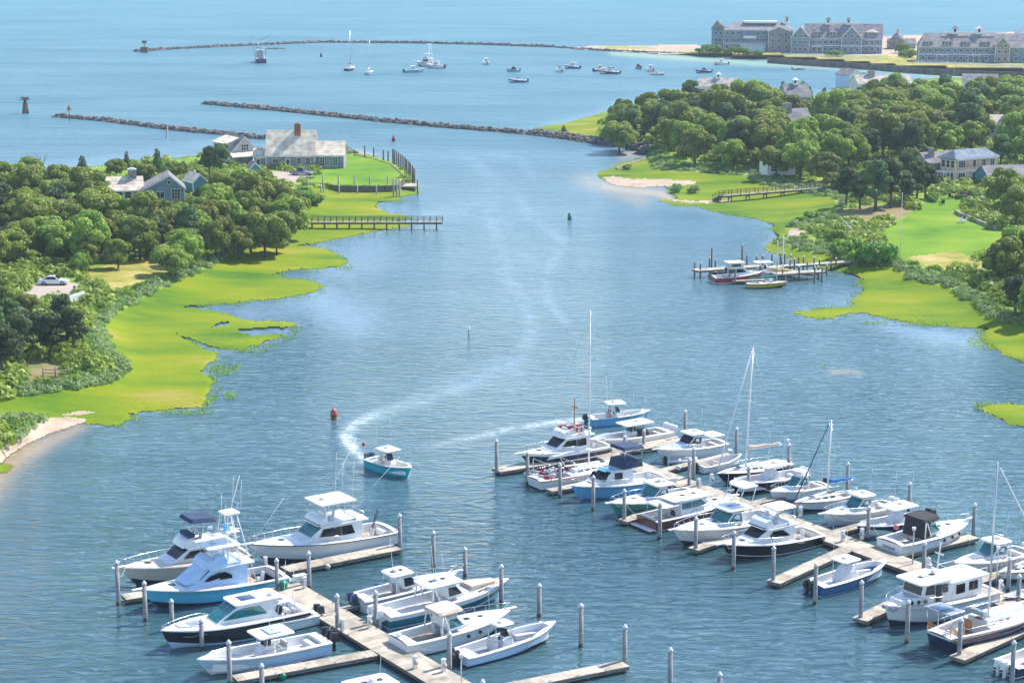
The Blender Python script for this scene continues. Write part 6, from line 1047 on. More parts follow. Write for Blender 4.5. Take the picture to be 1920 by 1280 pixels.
r = mk('sailboat', 'blue hulled daysailer with a tent cover inside the fixed pier', 'sailboat', G(1437, 512, .6), math.radians(12), 5.0, 'stern'); sailboat(r, 5.0, 1.8, 'hull_lobster', 6.2, .6, .5, .7, cover='tan_canvas', boom_z=1.0, boomlen=.5, jib=False, rails=False, portlight=0, trunk=(.5, .7))
for i, (x, y, mt, lb) in enumerate([(1462,508,'orange_plastic','red kayak lying on the pier platform'), (1468,509,'yellow_plastic','yellow kayak lying beside the red kayak'), (1446,504,'gelcoat','white upturned dinghy on the pier platform')]):
    b = MB(); n = 9; b.tube([(3.6*k/(n-1)-1.8, 0, .18+.05*abs(k-4)/4) for k in range(n)], .05, 8); me_r = [.04, .2, .3, .34, .36, .34, .3, .2, .04]
    for k in range(n):
        for q in range(8): vx = b.v[k*8+q]; b.v[k*8+q] = (vx[0], vx[1]*me_r[k]/.05, .18+(vx[2]-.18)*me_r[k]/.05*.5)
    o = b.build('kayak', M[mt]); o.location = G(x, y, 1.12); o.rotation_euler = (0, 0, math.radians(-20+8*i)); tag(o, lb, 'kayak')
# ---------------------------------------------------------------- moored boats in the outer harbour
def moor(px, L, deg, label, **k): r = mk('motorboat', label, 'moored boat', G(*px, 0), math.radians(deg), L, 'mid'); console_boat(r, L, L*.34, **k); return r
r = mk('fishing_trawler', 'dark fishing trawler with tall rigging anchored off the breakwater', 'fishing boat', G(488, 117, 0), math.radians(100), 15, 'mid')
H = Hull(15, 5.2, 1.8, 3.2, rake=.08); H.outer(r, 'hull_navy', 'boot_stripe'); H.deck(r, 'hull_gray', .04, .45, 1.0); cab(r, 'wheelhouse', [(7.5, 2.0), (11.5, 2.6), (11.3, 4.9), (7.5, 4.9)], 1.5, 1.3, 'hull_gray', sides=[[(8, 3.8), (11, 3.8), (11, 4.5), (8, 4.5)]]); slab(r, 'wheelhouse_roof', 7.2, 11.6, 1.6, 4.95, .15, 'hull_gray'); bx(r, 'net_drum', .8, 2, -1.2, 1.2, 1.6, 2.6, 'hull_gray')
tubes(r, 'mast', [[(7, 0, 2), (7, 0, 10.5)]], .16, 'hull_gray'); tubes(r, 'gallows', [[(1.5, s*2.2, 1.5), (1.5, s*2.0, 6.5)] for s in (1, -1)]+[[(1.5, 2, 6.5), (1.5, -2, 6.5)], [(1.5, 2, 6.5), (7, 0, 9)]], .14, 'hull_gray'); tubes(r, 'outrigger', [[(7, 2.3, 2.5), (7, 4.2, 12)], [(7, 0, 9.5), (7, 4, 11)]], .1, 'hull_gray'); tubes(r, 'outrigger', [[(7, -2.3, 2.5), (7, -4.2, 12)], [(7, 0, 9.5), (7, -4, 11)]], .1, 'hull_gray')
r = mk('sailboat', 'dark hulled sailboat with tall mast moored in the outer harbour', 'sailboat', G(657, 132, 0), math.radians(75), 10, 'mid'); sailboat(r, 10, 3.2, 'hull_navy', 14.5, .55, 1.0, 1.4, cover='navy_canvas', boom_z=1.8, rake=0, jib=False, mastmat='aluminium', boomlen=.4)
r = mk('sailboat', 'white hulled sailboat with thin mast moored beside the dark one', 'sailboat', G(693, 139, 0), math.radians(80), 8.6, 'mid'); sailboat(r, 8.6, 2.8, 'hull_ice', 12.0, .55, .9, 1.2, cover='white_canvas', boom_z=1.6, rake=0, jib=False, mastmat='aluminium', boomlen=.4)
r = mk('sailboat', 'small white sailboat low in the water at the right of the moorings', 'sailboat', G(1233, 141, 0), math.radians(-20), 6.2, 'mid'); sailboat(r, 6.2, 2.1, 'gelcoat', 8, .6, .6, .8, cover='white_canvas', boom_z=1.1, rake=0, jib=False, portlight=1)
moor((777, 136), 8.2, 20, 'moored console boat with turquoise hull and dark canopy', hull='hull_teal', top=True, motors=2, topw=1.1, antenna=False)
r = mk('sportfishing_yacht', 'white sportfishing yacht with a tall tower moored in the outer harbour', 'sportfishing boat', G(800, 124, 0), math.radians(140), 12.0, 'mid'); H, zt = flybridge_boat(r, 12.0, 4.2, 'gelcoat', 1.3, 2.0); tubes(r, 'tuna_tower', [[(3.6+a, s*1.3, zt), (4.2+a*.4, s*.5, zt+6)] for s in (1, -1) for a in (0, 2)]+[[(4.2, .8, zt+3.6), (5, -.8, zt+3.6)]], .09, 'gelcoat'); slab(r, 'tower_top', 3.8, 5.4, .9, zt+6, .12, 'gelcoat')
r = mk('motorboat', 'white cruiser with tan canopy moored beside the yacht with the tower', 'moored boat', G(816, 128, 0), math.radians(150), 8.5, 'mid'); express_boat(r, 8.5, 3.1, 'gelcoat', topmat='tan_canvas', motors=2, mcol='black_plastic')
moor((911, 121), 6.6, 100, 'moored white boat seen from its stern, small canopy', hull='gelcoat', motors=1, topw=.9, antenna=False)
moor((961, 135), 5.2, 170, 'tiny moored boat with green hull and dark cover', hull='hull_teal', motors=1, top=False, cover='black_canvas')
moor((970, 155), 7.4, 165, 'moored open boat with bright blue hull, nearest of the moorings', hull='hull_blue', motors=1, top=False, antenna=False)
moor((1049, 135), 6.4, 105, 'moored white boat with a dark bimini', hull='gelcoat', motors=1, topmat='navy_canvas', topw=.9, antenna=False)
moor((1072, 129), 7.2, 150, 'moored blue boat with broad tan canopy', hull='hull_blue', motors=1, topmat='tan_canvas', topw=1.1, toplen=.4, antenna=False)
moor((1126, 134), 7.0, 40, 'moored maroon boat with tan top touching the navy one', hull='hull_maroon', motors=1, topmat='tan_canvas', antenna=False)
moor((1142, 139), 8.4, 165, 'moored navy boat with dark canopy beside the maroon one', hull='hull_navy', motors=1, topmat='black_canvas', topw=1.1, toplen=.36, antenna=False)
moor((1196, 130), 3.6, 120, 'very small dinghy moored alone right of the navy boat', hull='hull_gray', motors=1, top=False, cover='black_canvas'); moor((1219, 134), 5.4, 110, 'small moored white boat just behind the low white sailboat', hull='gelcoat', motors=1, topw=.8, antenna=False)
moor((1318, 137), 6.2, 175, 'moored navy boat with bright blue cover near the sandy spit', hull='hull_navy', motors=1, top=False, cover='blue_canvas'); moor((1351, 122), 6.4, 150, 'moored white boat with canopy just off the hotel wall', hull='gelcoat', motors=1, topw=.9, antenna=False)
r = mk('skiff', 'dark skiff moored below the long sea wall', 'skiff', G(1498, 131, 0), math.radians(5), 5, 'mid'); skiff(r, 5, 1.9, 'hull_navy'); r = mk('skiff', 'dark skiff moored near the cream roofed house', 'skiff', G(1613, 139, 0), math.radians(10), 5, 'mid'); skiff(r, 5, 1.9, 'hull_black')

# ---------------------------------------------------------------- mooring lines from each bow to the nearest piling
pils = [o for o in C.objects if o.name.startswith('piling') and not o.parent]
for o in [o for o in list(C.objects) if not o.parent and o.type == 'EMPTY' and o.name.split('.')[0] in ('motorboat', 'sailboat', 'trawler_yacht', 'sportfishing_yacht', 'cabin_cruiser', 'lobster_boat') and o.location.y < 260]:
    hb = [c for c in o.children if c.name.startswith('hull')]
    if not hb or 'under way' in o['label'] or 'wake' in o['label']: continue
    Lh = max(v[0] for v in hb[0].bound_box); zb = max(v[2] for v in hb[0].bound_box)
    for xx, zz in ((Lh-.6, zb), (.3, zb*.6)):
        w = onboat(o, xx, 0, zz); q = min(pils, key=lambda t: (t.location.x-w.x)**2+(t.location.y-w.y)**2); d = math.hypot(q.location.x-w.x, q.location.y-w.y)
        if .8 < d < 7:
            e = Vector((q.location.x, q.location.y, q.location.z+2.9)); b = MB(); b.tube([w.lerp(e, t)-Vector((0, 0, .5*math.sin(math.pi*t))) for t in (0, .25, .5, .75, 1)], .028, 4); l = b.build('mooring_line', M['rope']); l.data.transform(Matrix.Translation(-w)); l.location = w
            tag(l, 'thin pale mooring line running from a moored boat to a marina piling', 'rope', 'mooring lines of the marina boats')
# ---------------------------------------------------------------- buildings
_wc = {}
def window(root, x, y, z, w, h, face, nx=2, ny=2, frame='trim_white', ang=None, name='window', glass='house_glass'):
    """window centred at x, y, z on a wall; face gives the outward side (S = towards -y)"""
    a = {'S': 0, 'E': math.pi/2, 'N': math.pi, 'W': -math.pi/2}[face] if ang is None else ang
    k = (round(w, 2), round(h, 2), nx, ny, frame, glass)
    if k not in _wc:
        b = MB(); t = .11
        for (x0, x1, z0, z1) in ((-w/2-t, w/2+t, h/2, h/2+t), (-w/2-t, w/2+t, -h/2-t, -h/2), (-w/2-t, -w/2, -h/2, h/2), (w/2, w/2+t, -h/2, h/2)): b.box(x0, x1, -.09, .03, z0, z1)
        for i in range(1, nx): q = -w/2+w*i/nx; b.box(q-.035, q+.035, -.06, 0, -h/2, h/2)
        for i in range(1, ny): q = -h/2+h*i/ny; b.box(-w/2, w/2, -.055, -.005, q-.03, q+.03)
        f = b.build(name, M[frame]); b = MB(); b.box(-w/2, w/2, -.035, .0, -h/2, h/2); p = b.build('pane', M[glass], f); _wc[k] = f
    else: f = copy_tree(_wc[k])
    f.parent = root; f.location = (x, y, z); f.rotation_euler = (0, 0, a); return f
def gable(root, x0, x1, y0, y1, z0, ze, zr, axis, wall, roof, over=.35, rt=.16, ridge=.5, wallname='wall', roofname='roof', trim='trim_white', hip=0.0):
    b = MB()
    if axis == 'x':
        yr = y0+(y1-y0)*ridge; hp = hip
        b.add([(x0,y0,z0),(x1,y0,z0),(x1,y1,z0),(x0,y1,z0),(x0,y0,ze),(x1,y0,ze),(x1,y1,ze),(x0,y1,ze),(x0+hp,yr,zr-.02),(x1-hp,yr,zr-.02)], [(0,1,5,4),(1,2,6,5) ,(2,3,7,6),(3,0,4,7),(5,6,9),(7,4,8),(4,5,9,8),(6,7,8,9)])
        s0 = (zr-ze)/(yr-y0); s1 = (zr-ze)/(y1-yr); R = []
        for (ya, s) in ((y0, s0), (y1, s1)):
            o = -over if ya == y0 else over; zl = ze-over*s; xo = over*.6 if not hip else over
            c = [(x0-xo, ya+o, zl), (x1+xo, ya+o, zl), (x1+xo*(0 if hip else 1)-hp, yr, zr), (x0-xo*(0 if hip else 1)+hp, yr, zr)]; R.append(c)
        r = MB()
        for c in R: r.hexa([(x, y, z+.03) for x, y, z in c], [(x, y, z+rt) for x, y, z in c])
        if hip:
            for (xa, s) in ((x0, -1), (x1, 1)): r.hexa([(xa+s*over, y0-over, ze-over*s0+.02), (xa+s*over, y1+over, ze-over*s1+.02), (xa-s*hp, yr, zr+.02)], [(xa+s*over, y0-over, ze-over*s0+rt-.01), (xa+s*over, y1+over, ze-over*s1+rt-.01), (xa-s*hp, yr, zr+rt-.01)])
    else:
        xr = x0+(x1-x0)*ridge
        b.add([(x0,y0,z0),(x1,y0,z0),(x1,y1,z0),(x0,y1,z0),(x0,y0,ze),(x1,y0,ze),(x1,y1,ze),(x0,y1,ze),(xr,y0,zr-.02),(xr,y1,zr-.02)], [(0,1,5,4),(1,2,6,5),(2,3,7,6),(3,0,4,7),(4,5,8),(6,7,9),(5,6,9,8),(7,4,8,9)])
        r = MB(); s0 = (zr-ze)/(xr-x0); s1 = (zr-ze)/(x1-xr)
        for (xa, s, o) in ((x0, s0, -over), (x1, s1, over)):
            c = [(xa+o, y0-over*.6, ze-over*s), (xa+o, y1+over*.6, ze-over*s), (xr, y1+over*.6, zr), (xr, y0-over*.6, zr)]; r.hexa([(x, y, z+.03) for x, y, z in c], [(x, y, z+rt) for x, y, z in c])
        t = MB(); yy = y0-over*.6-.03
        for (xa, s, o) in ((x0, s0, -over), (x1, s1, over)): t.hexa([(xa+o, yy, ze-over*s-.22), (xr, yy, zr-.22), (xr, yy, zr+.12), (xa+o, yy, ze-over*s+.1)], [(xa+o, yy-.06, ze-over*s-.22), (xr, yy-.06, zr-.22), (xr, yy-.06, zr+.12), (xa+o, yy-.06, ze-over*s+.1)])
        t.build('rake_trim', M[trim], root)
    w = b.build(wallname, M[wall], root); rf = r.build(roofname, M[roof], root)
    t = MB()
    if axis == 'x' : t.box(x0-.05, x1+.05, y0-over-.04, y0-over+.02, ze-over*s0-.12, ze-over*s0+.1); t.build('eave_trim', M[trim], root)
    for (cx, cy, sx) in ((x0, y0, 1), (x1, y0, -1)): c = MB(); c.box(cx-.03 if sx > 0 else cx-.17, cx+.17 if sx > 0 else cx+.03, cy-.03, cy+.1, z0, ze); c.build('corner_board', M[trim], root)
    return rf
def chimney(rf, x, y, z0, z1, w=1.0, d=.8, mat='brick', cap='stone'): b = MB(); b.box(x-w/2, x+w/2, y-d/2, y+d/2, z0, z1); o = b.build('chimney', M[mat], rf); b = MB(); b.box(x-w/2-.06, x+w/2+.06, y-d/2-.06, y+d/2+.06, z1, z1+.15); b.box(x-w*.3, x+w*.3, y-d*.3, y+d*.3, z1+.15, z1+.35); b.build('chimney_cap', M[cap], rf); return o
def door(root, x, y, z, w, h, face, mat='trim_white', glass=True):
    a = {'S': 0, 'E': math.pi/2, 'N': math.pi, 'W': -math.pi/2}[face]; b = MB(); b.box(-w/2-.1, w/2+.1, -.07, 0, -h/2, h/2+.12); o = b.build('door', M[mat], root); o.location = (x, y, z); o.rotation_euler = (0, 0, a); b = MB(); b.box(-w/2+.12, w/2-.12, -.09, -.072, -.1 if not glass else -h/2+.5, h/2-.12); b.build('door_glass', M['house_glass'], o); return o
def cupola(root, x, y, z, s=1.0, h=1.8, mat='trim_white', roof='roof_gray'):
    b = MB(); b.box(x-s, x+s, y-s, y+s, z, z+.35*h); 
    for i in (-1, 1):
        for j in (-1, 1): b.box(x+i*s*.9-.1, x+i*s*.9+.1, y+j*s*.9-.1, y+j*s*.9+.1, z+.3*h, z+h)
    b.box(x-s*1.05, x+s*1.05, y-s*1.05, y+s*1.05, z+h-.12, z+h); o = b.build('cupola', M[mat], root); b = MB(); b.hexa([(x-s*1.2, y-s*1.2, z+h), (x+s*1.2, y-s*1.2, z+h), (x+s*1.2, y+s*1.2, z+h), (x-s*1.2, y+s*1.2, z+h)], [(x-.08, y-.08, z+h+s), (x+.08, y-.08, z+h+s), (x+.08, y+.08, z+h+s), (x-.08, y+.08, z+h+s)]); b.build('cupola_roof', M[roof], o)
    b = MB(); b.box(x-s*.35, x+s*.35, y-s*.35, y+s*.35, z+.36*h, z+h-.14); b.build('louvre', M['dark_interior'], o)
# --- the shingled house on the pointed lawn
g = GE(540, 316); r = empty('shingle_house', (g.x, g.y, g.z), 0, 'big shingled house with steep pale roof and one brick chimney on the pointed lawn', 'house')
rf = gable(r, -5.3, 6.4, 0, 9.0, -.5, 3.3, 8.6, 'x', 'shingle_wall', 'roof_cedar'); chimney(rf, 2.1, 3.9, 7.0, 10.2, 1.5, 1.1)
gable(r, 6.4, 13.4, .5, 7.5, -.5, 3.2, 6.0, 'x', 'shingle_wall', 'roof_cedar', wallname='wing_wall', roofname='wing_roof')
gable(r, -8.4, -5.3, 1.0, 6.5, -.5, 2.7, 4.3, 'x', 'shingle_wall', 'roof_cedar', wallname='link_wall', roofname='link_roof')
for x in (2.7, 4.8): window(r, x, 0, 1.7, .9, 1.5, 'S')
door(r, 0, 0, 1.2, 1.0, 2.2, 'S'); window(r, -3.0, 0, 1.8, 1.3, .9, 'S', 2, 1); door(r, -7.2, 1.0, 1.1, 1.0, 2.1, 'S')
for x in (8.2, 11.3): window(r, x, .5, 1.6, 1.0, 1.9, 'S', 2, 3); 
for x, s in ((7.4, 1), (8.95, 1), (10.5, 1), (12.1, 1)): b = MB(); b.box(x-.18, x+.18, .44, .5, .6, 2.6); b.build('shutter', M['teal_paint'], r)
b = MB(); b.box(-3.2, 8.0, 1.6, 1.7, 8.4, 8.5) if False else None
g2 = GE(460, 309); r2 = empty('garage', (g2.x, g2.y, g2.z), math.radians(30), 'white gabled garage with arched window and long dormer left of the shingled house', 'garage')
rf = gable(r2, -3.3, 3.3, 0, 9.5, -.5, 2.4, 5.9, 'y', 'pale_wall', 'roof_gray'); window(r2, 0, 0, 3.7, 1.5, 1.2, 'S', 3, 2)
b = MB(); b.hexa([(-3.2, 1.6, 2.4), (-1.0, 1.6, 2.4), (-1.0, 8.6, 2.4), (-3.2, 8.6, 2.4)], [(-3.2, 1.6, 4.3), (-.6, 1.6, 5.3), (-.6, 8.6, 5.3), (-3.2, 8.6, 4.3)]); dm = b.build('dormer', M['pale_wall'], r2); b = MB(); b.hexa([(-3.5, 1.4, 4.22), (-.4, 1.4, 5.42), (-.4, 8.8, 5.42), (-3.5, 8.8, 4.22)], [(-3.5, 1.4, 4.36), (-.4, 1.4, 5.58), (-.4, 8.8, 5.58), (-3.5, 8.8, 4.36)]); b.build('dormer_roof', M['roof_cedar'], dm)
for y in (2.5, 4.2, 5.9, 7.6): window(r2, -3.2, y, 3.5, 1.0, 1.0, 'W', 2, 2)
r2.scale = (1.22, 1.22, 1.15)
b = MB(); b.hexa([(-3.6, -2.6, 1.9), (4.6, -2.6, 1.9), (4.6, -.05, 2.7), (-3.6, -.05, 2.7)], [(-3.6, -2.6, 2.05), (4.6, -2.6, 2.05), (4.6, -.05, 2.85), (-3.6, -.05, 2.85)]); b.build('porch_roof', M['roof_cedar'], r2); b = MB(); b.box(-3.3, 4.3, -2.2, -.06, -.5, 1.88); b.build('porch_wall', M['shingle_wall'], r2)
for (x, y, L_, W_, h_, mt, rm, rz, nm, lb) in [(479, 338, 3.6, 3.6, 2.3, 'teal_paint', 'roof_gray', 20, 'shed', 'small teal shed below the gravel drive'), (376, 364, 3.6, 5.2, 2.6, 'teal_paint', 'roof_cedar', 35, 'shed', 'small shed with pale roof and white ball finial right of the blue gray house')]:
    q = GE(x, y); rr = empty(nm, q, math.radians(rz), lb, 'shed'); rf = gable(rr, -L_/2, L_/2, 0, W_, -.5, h_, h_+1.7, 'y', mt, rm, .2); b = MB(); b.lathe([(.1, h_+1.7), (.25, h_+2), (.05, h_+2.4)], 8, (0, W_*.5, 0)); b.build('finial', M['trim_white'], rf)
# --- blue gray house in the trees
g = GE(316, 389); r = empty('blue_gray_house', (g.x, g.y, g.z), math.radians(12), 'blue gray gabled house with white framed windows in front of the left wood edge', 'house')
rf = gable(r, -5.0, 3.4, 0, 8.5, -.5, 3.9, 6.6, 'y', 'shingle_bluegray', 'roof_gray', ridge=.64)
window(r, -1.6, 0, 2.6, 1.6, 1.2, 'S', 2, 1); window(r, 1.6, 0, 2.8, 1.7, 1.9, 'S', 3, 3); window(r, .3, 0, 5.2, .55, .7, 'S', 1, 1); b = MB(); b.box(.6, 2.7, -.05, 0, .3, 1.5); b.build('door_panel', M['trim_white'], r)
rf2 = gable(r, -15.5, -5.0, 2.2, 8.0, -.5, 3.6, 5.9, 'x', 'trim_white', 'roof_cedar', wallname='wing_wall', roofname='wing_roof')
for i in range(5): window(r, -6.3-1.75*i, 2.2, 2.5, 1.25, 1.7, 'S', 1, 2)
chimney(rf2, -7.0, 5.2, 5.0, 7.4, 1.7, 1.4, 'stone', 'trim_white')
# --- tan house on the right
g = GE(1790, 345); r = empty('tan_house', (g.x, g.y, g.z), math.radians(30), 'two storey tan clapboard house with silver roof above the sloping lawn', 'house')
rf = gable(r, 0, 12.5, 0, 5.0, -.5, 5.7, 7.2, 'x', 'clapboard_tan', 'roof_metal', .5, hip=1.6)
b = MB(); b.box(-.05, 12.5, -.05, -.01, 2.55, 2.9); b.build('belt_course', M['trim_white'], r)
for z, sz in ((4.3, 1.5), (1.4, 1.8)):
    for x, nx, w_ in ((1.9, 3, 1.9), (5.6, 1, .9), (8.4, 2, 1.2), (11, 2, 1.2)): window(r, x, 0, z, w_, sz, 'S', nx, 1)
    for y in (.9, 2.4, 3.9): window(r, 0, y, z, 1.05, sz, 'W', 1, 2)
b = MB()
for i in range(4):
    for y in (.3, 3.2): b.box(-3.2+i*1.0-.07, -3.2+i*1.0+.07, y-.07, y+.07, 0, 2.7)
for i in range(5): b.box(-3.4, -.1, .2+i*.75, .32+i*.75, 2.7, 2.84)
b.build('pergola', M['trim_white'], r)
rl = gable(r, -3.0, 12.0, 6.0, 11.0, -.5, 4.4, 6.3, 'x', 'shingle_wall', 'roof_gray', wallname='rear_wall', roofname='rear_roof'); chimney(rl, -.6, 7.5, 4.4, 7.2, 1.1, .9, 'stone')
g = GE(1905, 352); r = empty('garage_house', (g.x, g.y, g.z), math.radians(12), 'low teal walled house with plain gray roof at the right frame edge', 'house')
gable(r, -6.8, 8, 0, 6.5, -.5, 2.7, 4.6, 'x', 'teal_paint', 'roof_gray'); window(r, -5.4, 0, 1.6, 1.2, 1.4, 'S', 2, 1); window(r, -2.5, 0, 1.6, 3.0, 1.4, 'S', 3, 1)
for (x, y, w_, d_, h_, hr, ro, wl, rz, lb, ch) in [(1495, 262, 9, 7, 4.6, 8.0, 'roof_gray', 'shingle_wall', 20, 'gray roofed house almost hidden in the right wood, wide chimney', 'stone'), (1465, 330, 7, 5, 3.4, 4.6, 'roof_gray', 'trim_white', 15, 'white porch glimpsed through dark trees above the footbridge', None), (1497, 212, 8, 8, 5.2, 8.6, 'roof_gray', 'shingle_wall', 10, 'pointed gray roof with small cupola rising from the right wood', 'cup'),
    (1345, 187, 13, 8, 4.5, 7.0, 'roof_pale', 'trim_white', -8, 'pale roof with white domed lantern on top of the right wood', 'cup'), (1660, 172, 20, 10, 2.8, 5.4, 'roof_pale', 'cream_paint', 8, 'wide cream roofed house beside the inner harbour', 'stone'), (1836, 172, 12, 8, 3.4, 5.8, 'roof_gray', 'trim_white', -14, 'gray roofed cottage at the far edge of the right wood', None), (1868, 262, 6, 5, 4.2, 6.4, 'roof_cedar', 'trim_white', 10, 'small white gable peeking out behind the big oak', None), (1605, 165, 6, 8, 4.6, 6.6, 'roof_gray', 'hull_ice', 30, 'pale blue gabled cottage left of the cream roofed house', None)]:
    q = GE(x, y); r = empty('wood_house', q, math.radians(rz), lb, 'house'); rf = gable(r, -w_/2, w_/2, 0, d_, -.5, h_, hr, 'x' if w_ >= d_ else 'y', wl, ro)
    for i in range(int(w_/3)): window(r, -w_/2+1.5+3*i, 0, h_-1.6, 1.1, 1.3, 'S')
    if ch == 'stone': chimney(rf, -w_*.2, d_*.45, hr-.8, hr+1.4, 2.4, 1.4, 'stone')
    if ch == 'cup': cupola(rf, 0, d_/2, hr-.3, .8, 1.6, 'trim_white', 'trim_white')
# --- hotels on the sandy spit
def hotel_windows(r, x0, x1, n, y, zs_, w=1.1, h=1.3, face='S'):
    for z in zs_:
        for i in range(n): window(r, x0+(x1-x0)*(i+.5)/n, y, z, w, h, face, 2, 1)
def belt(r, x0, x1, y, zs_):
    for z in zs_: b = MB(); b.box(x0, x1, y-.16, y-.02, z-.16, z+.16); b.build('belt_course', M['trim_white'], r)
def hotel_dormer(r, x, y, z, w=3.0, roof='roof_brown'):
    b = MB(); b.box(x-w/2, x+w/2, y, y+3.2, z, z+1.8); d = b.build('dormer', M['shingle_bluegray'], r); b = MB(); b.hexa([(x-w/2-.3, y-.4, z+1.75), (x+w/2+.3, y-.4, z+1.75), (x+w/2+.3, y+3.6, z+1.75), (x-w/2-.3, y+3.6, z+1.75)], [(x-.2, y+1.2, z+3.0), (x+.2, y+1.2, z+3.0), (x+.2, y+3.8, z+3.0), (x-.2, y+3.8, z+3.0)]); b.build('dormer_roof', M[roof], d)
    window(r, x-w*.22, y, z+.95, 1.1, 1.1, 'S', 2, 1); window(r, x+w*.22, y, z+.95, 1.1, 1.1, 'S', 2, 1)
def hotel(px, W_, D_, ze, zr, rz, lb): q = G(px[0], px[1], 1.8); r = empty('hotel', q, math.radians(rz), lb, 'hotel'); return r
r = hotel((1356, 96), 0, 0, 0, 0, -6, 'three storey gray shingled hotel with round corner turret, leftmost on the sandy spit')
rf = gable(r, 0, 31, 0, 15, -.6, 9.6, 12.6, 'x', 'shingle_bluegray', 'roof_brown', hip=5); hotel_windows(r, .5, 8, 3, 0, (2, 5, 8)); belt(r, 0, 20, 0, (3.5, 9.4)); hotel_windows(r, 14, 30, 6, 0, (2, 5, 8))
b = MB(); b.lathe([(3.0, -.6), (3.0, 10)], 10, (-2.4, 2.5, 0)); b.build('turret', M['shingle_bluegray'], r); b = MB(); b.lathe([(3.5, 9.9), (.1, 14.2)], 10, (-2.4, 2.5, 0)); b.build('turret_roof', M['roof_brown'], r)
for z in (2, 5, 8):
    for a in (-.9, -.3, .3, .9): window(r, -2.4+3.02*math.sin(a), 2.5-3.02*math.cos(a), z, 1.0, 1.5, 'S', 1, 1, ang=a)
b = MB(); b.box(7.5, 19, -3.5, 0, 2.9, 3.1); b.box(9, 14.5, -2.2, -.1, 5.8, 6.0); b.box(9, 14.5, -2.2, -2.1, 6.0, 7.0)
for x in (7.6, 10, 12.5, 15, 18.8): b.box(x, x+.25, -3.4, -3.15, -.6, 2.9)
b.build('veranda', M['trim_white'], r); b = MB(); b.box(8, 18.5, -3.0, -.1, -.6, 2.8); b.build('veranda_wall', M['hull_ice'], r); gable(r, 20, 30, -4.0, -.05, -.6, 9.2, 11.2, 'y', 'shingle_wall', 'roof_brown', wallname='bay_wall', roofname='bay_roof'); hotel_windows(r, 20.5, 29.5, 3, -4.0, (2, 5, 7.8)); cupola(rf, 28.5, 7.5, 12.2, 1.1, 2.4); b = MB(); b.box(9, 24, 4, 10, 12.3, 13.2); b.build('roof_deck', M['trim_white'], rf)
r = hotel((1483, 100), 0, 0, 0, 0, -9, 'middle gray hotel with two big gables and two white cupolas on its ridge')
rf = gable(r, 6, 40, 2.0, 15, -.6, 6.6, 12.6, 'x', 'shingle_bluegray', 'roof_brown'); gable(r, 0, 8, 0, 14, -.6, 7.2, 11.6, 'y', 'shingle_bluegray', 'roof_brown', wallname='gable_wall', roofname='gable_roof'); gable(r, 22, 31, 0, 14, -.6, 7.2, 11.8, 'y', 'shingle_bluegray', 'roof_brown', wallname='gable_wall', roofname='gable_roof')
hotel_windows(r, .6, 7.4, 3, 0, (1.8, 4.9, 7.6)); belt(r, 8, 22, 2.0, (3.4, 6.5)); belt(r, 31, 40, 2.0, (3.4, 6.5)); belt(r, 22, 31, 0, (3.4,)); hotel_windows(r, 22.6, 30.4, 3, 0, (1.8, 4.9, 7.6)); hotel_windows(r, 8.5, 21.5, 5, 2.0, (1.8, 4.9)); hotel_windows(r, 31.5, 39.5, 3, 2.0, (1.8, 4.9)); hotel_dormer(r, 11.5, 3.0, 7.6); hotel_dormer(r, 18, 3.0, 7.6); hotel_dormer(r, 35.5, 3.0, 7.6, 5.0, 'roof_cedar'); cupola(rf, 16, 8.5, 12.3, 1.2, 2.2); cupola(rf, 25, 8.5, 12.3, 1.2, 2.2)
b = MB(); b.box(12, 30, 7.4, 7.5, 12.6, 13.3); b.box(12, 30, 9.6, 9.7, 12.6, 13.3); b.build('widow_walk', M['trim_white'], rf); b = MB(); b.box(9, 14, .0, 2.0, 2.9, 3.1)
for x in (9, 11.4, 13.8): b.box(x, x+.2, .05, .25, -.6, 2.9)
b.build('balcony', M['trim_white'], r)
r = hotel((1722, 116), 0, 0, 0, 0, -8, 'right hand gray hotel with four white dormers and two cupolas')
rf = gable(r, 0, 46, 0, 14, -.6, 6.4, 11.4, 'x', 'shingle_bluegray', 'roof_brown', hip=2.5); hotel_windows(r, .6, 29, 11, 0, (1.6, 4.8)); belt(r, 0, 31, 0, (3.2, 6.3)); hotel_windows(r, 31, 45, 4, 0, (1.6, 4.8))
for x in (4, 12, 19.5, 27.5): hotel_dormer(r, x, .5, 6.7, 3.4)
gable(r, 31, 37, -2.0, 10, -.6, 7.4, 10.4, 'y', 'shingle_wall', 'roof_brown', wallname='gable_wall', roofname='gable_roof'); hotel_windows(r, 31.4, 36.6, 2, -2.0, (1.6, 4.6, 7)); cupola(rf, 15, 7, 11.2, 1.3, 2.4, roof='roof_brown'); cupola(rf, 25, 7, 11.2, 1.3, 2.4, roof='roof_cedar'); b = MB(); b.box(10, 32, 5.9, 6.0, 11.4, 12.1); b.box(10, 32, 8, 8.1, 11.4, 12.1); b.build('widow_walk', M['trim_white'], rf)
b = MB(); b.box(7, 12, -2.0, -.02, 2.9, 3.1); b.box(20, 25, -2, -.02, 2.9, 3.1)
for x in (7, 9.4, 11.8, 20, 22.4, 24.8): b.box(x, x+.2, -1.95, -1.75, -.6, 2.9)
b.build('balcony', M['trim_white'], r)
r = hotel((1905, 88), 0, 0, 0, 0, -10, 'low white flat roofed building behind the right hand hotel'); rf = gable(r, 0, 40, 0, 12, -.6, 6.0, 7.6, 'x', 'shingle_bluegray', 'roof_metal', hip=3); gable(r, -16, 0, 3, 11, -.6, 4.0, 5.0, 'x', 'trim_white', 'roof_metal', wallname='wing_wall', roofname='wing_roof', hip=1)
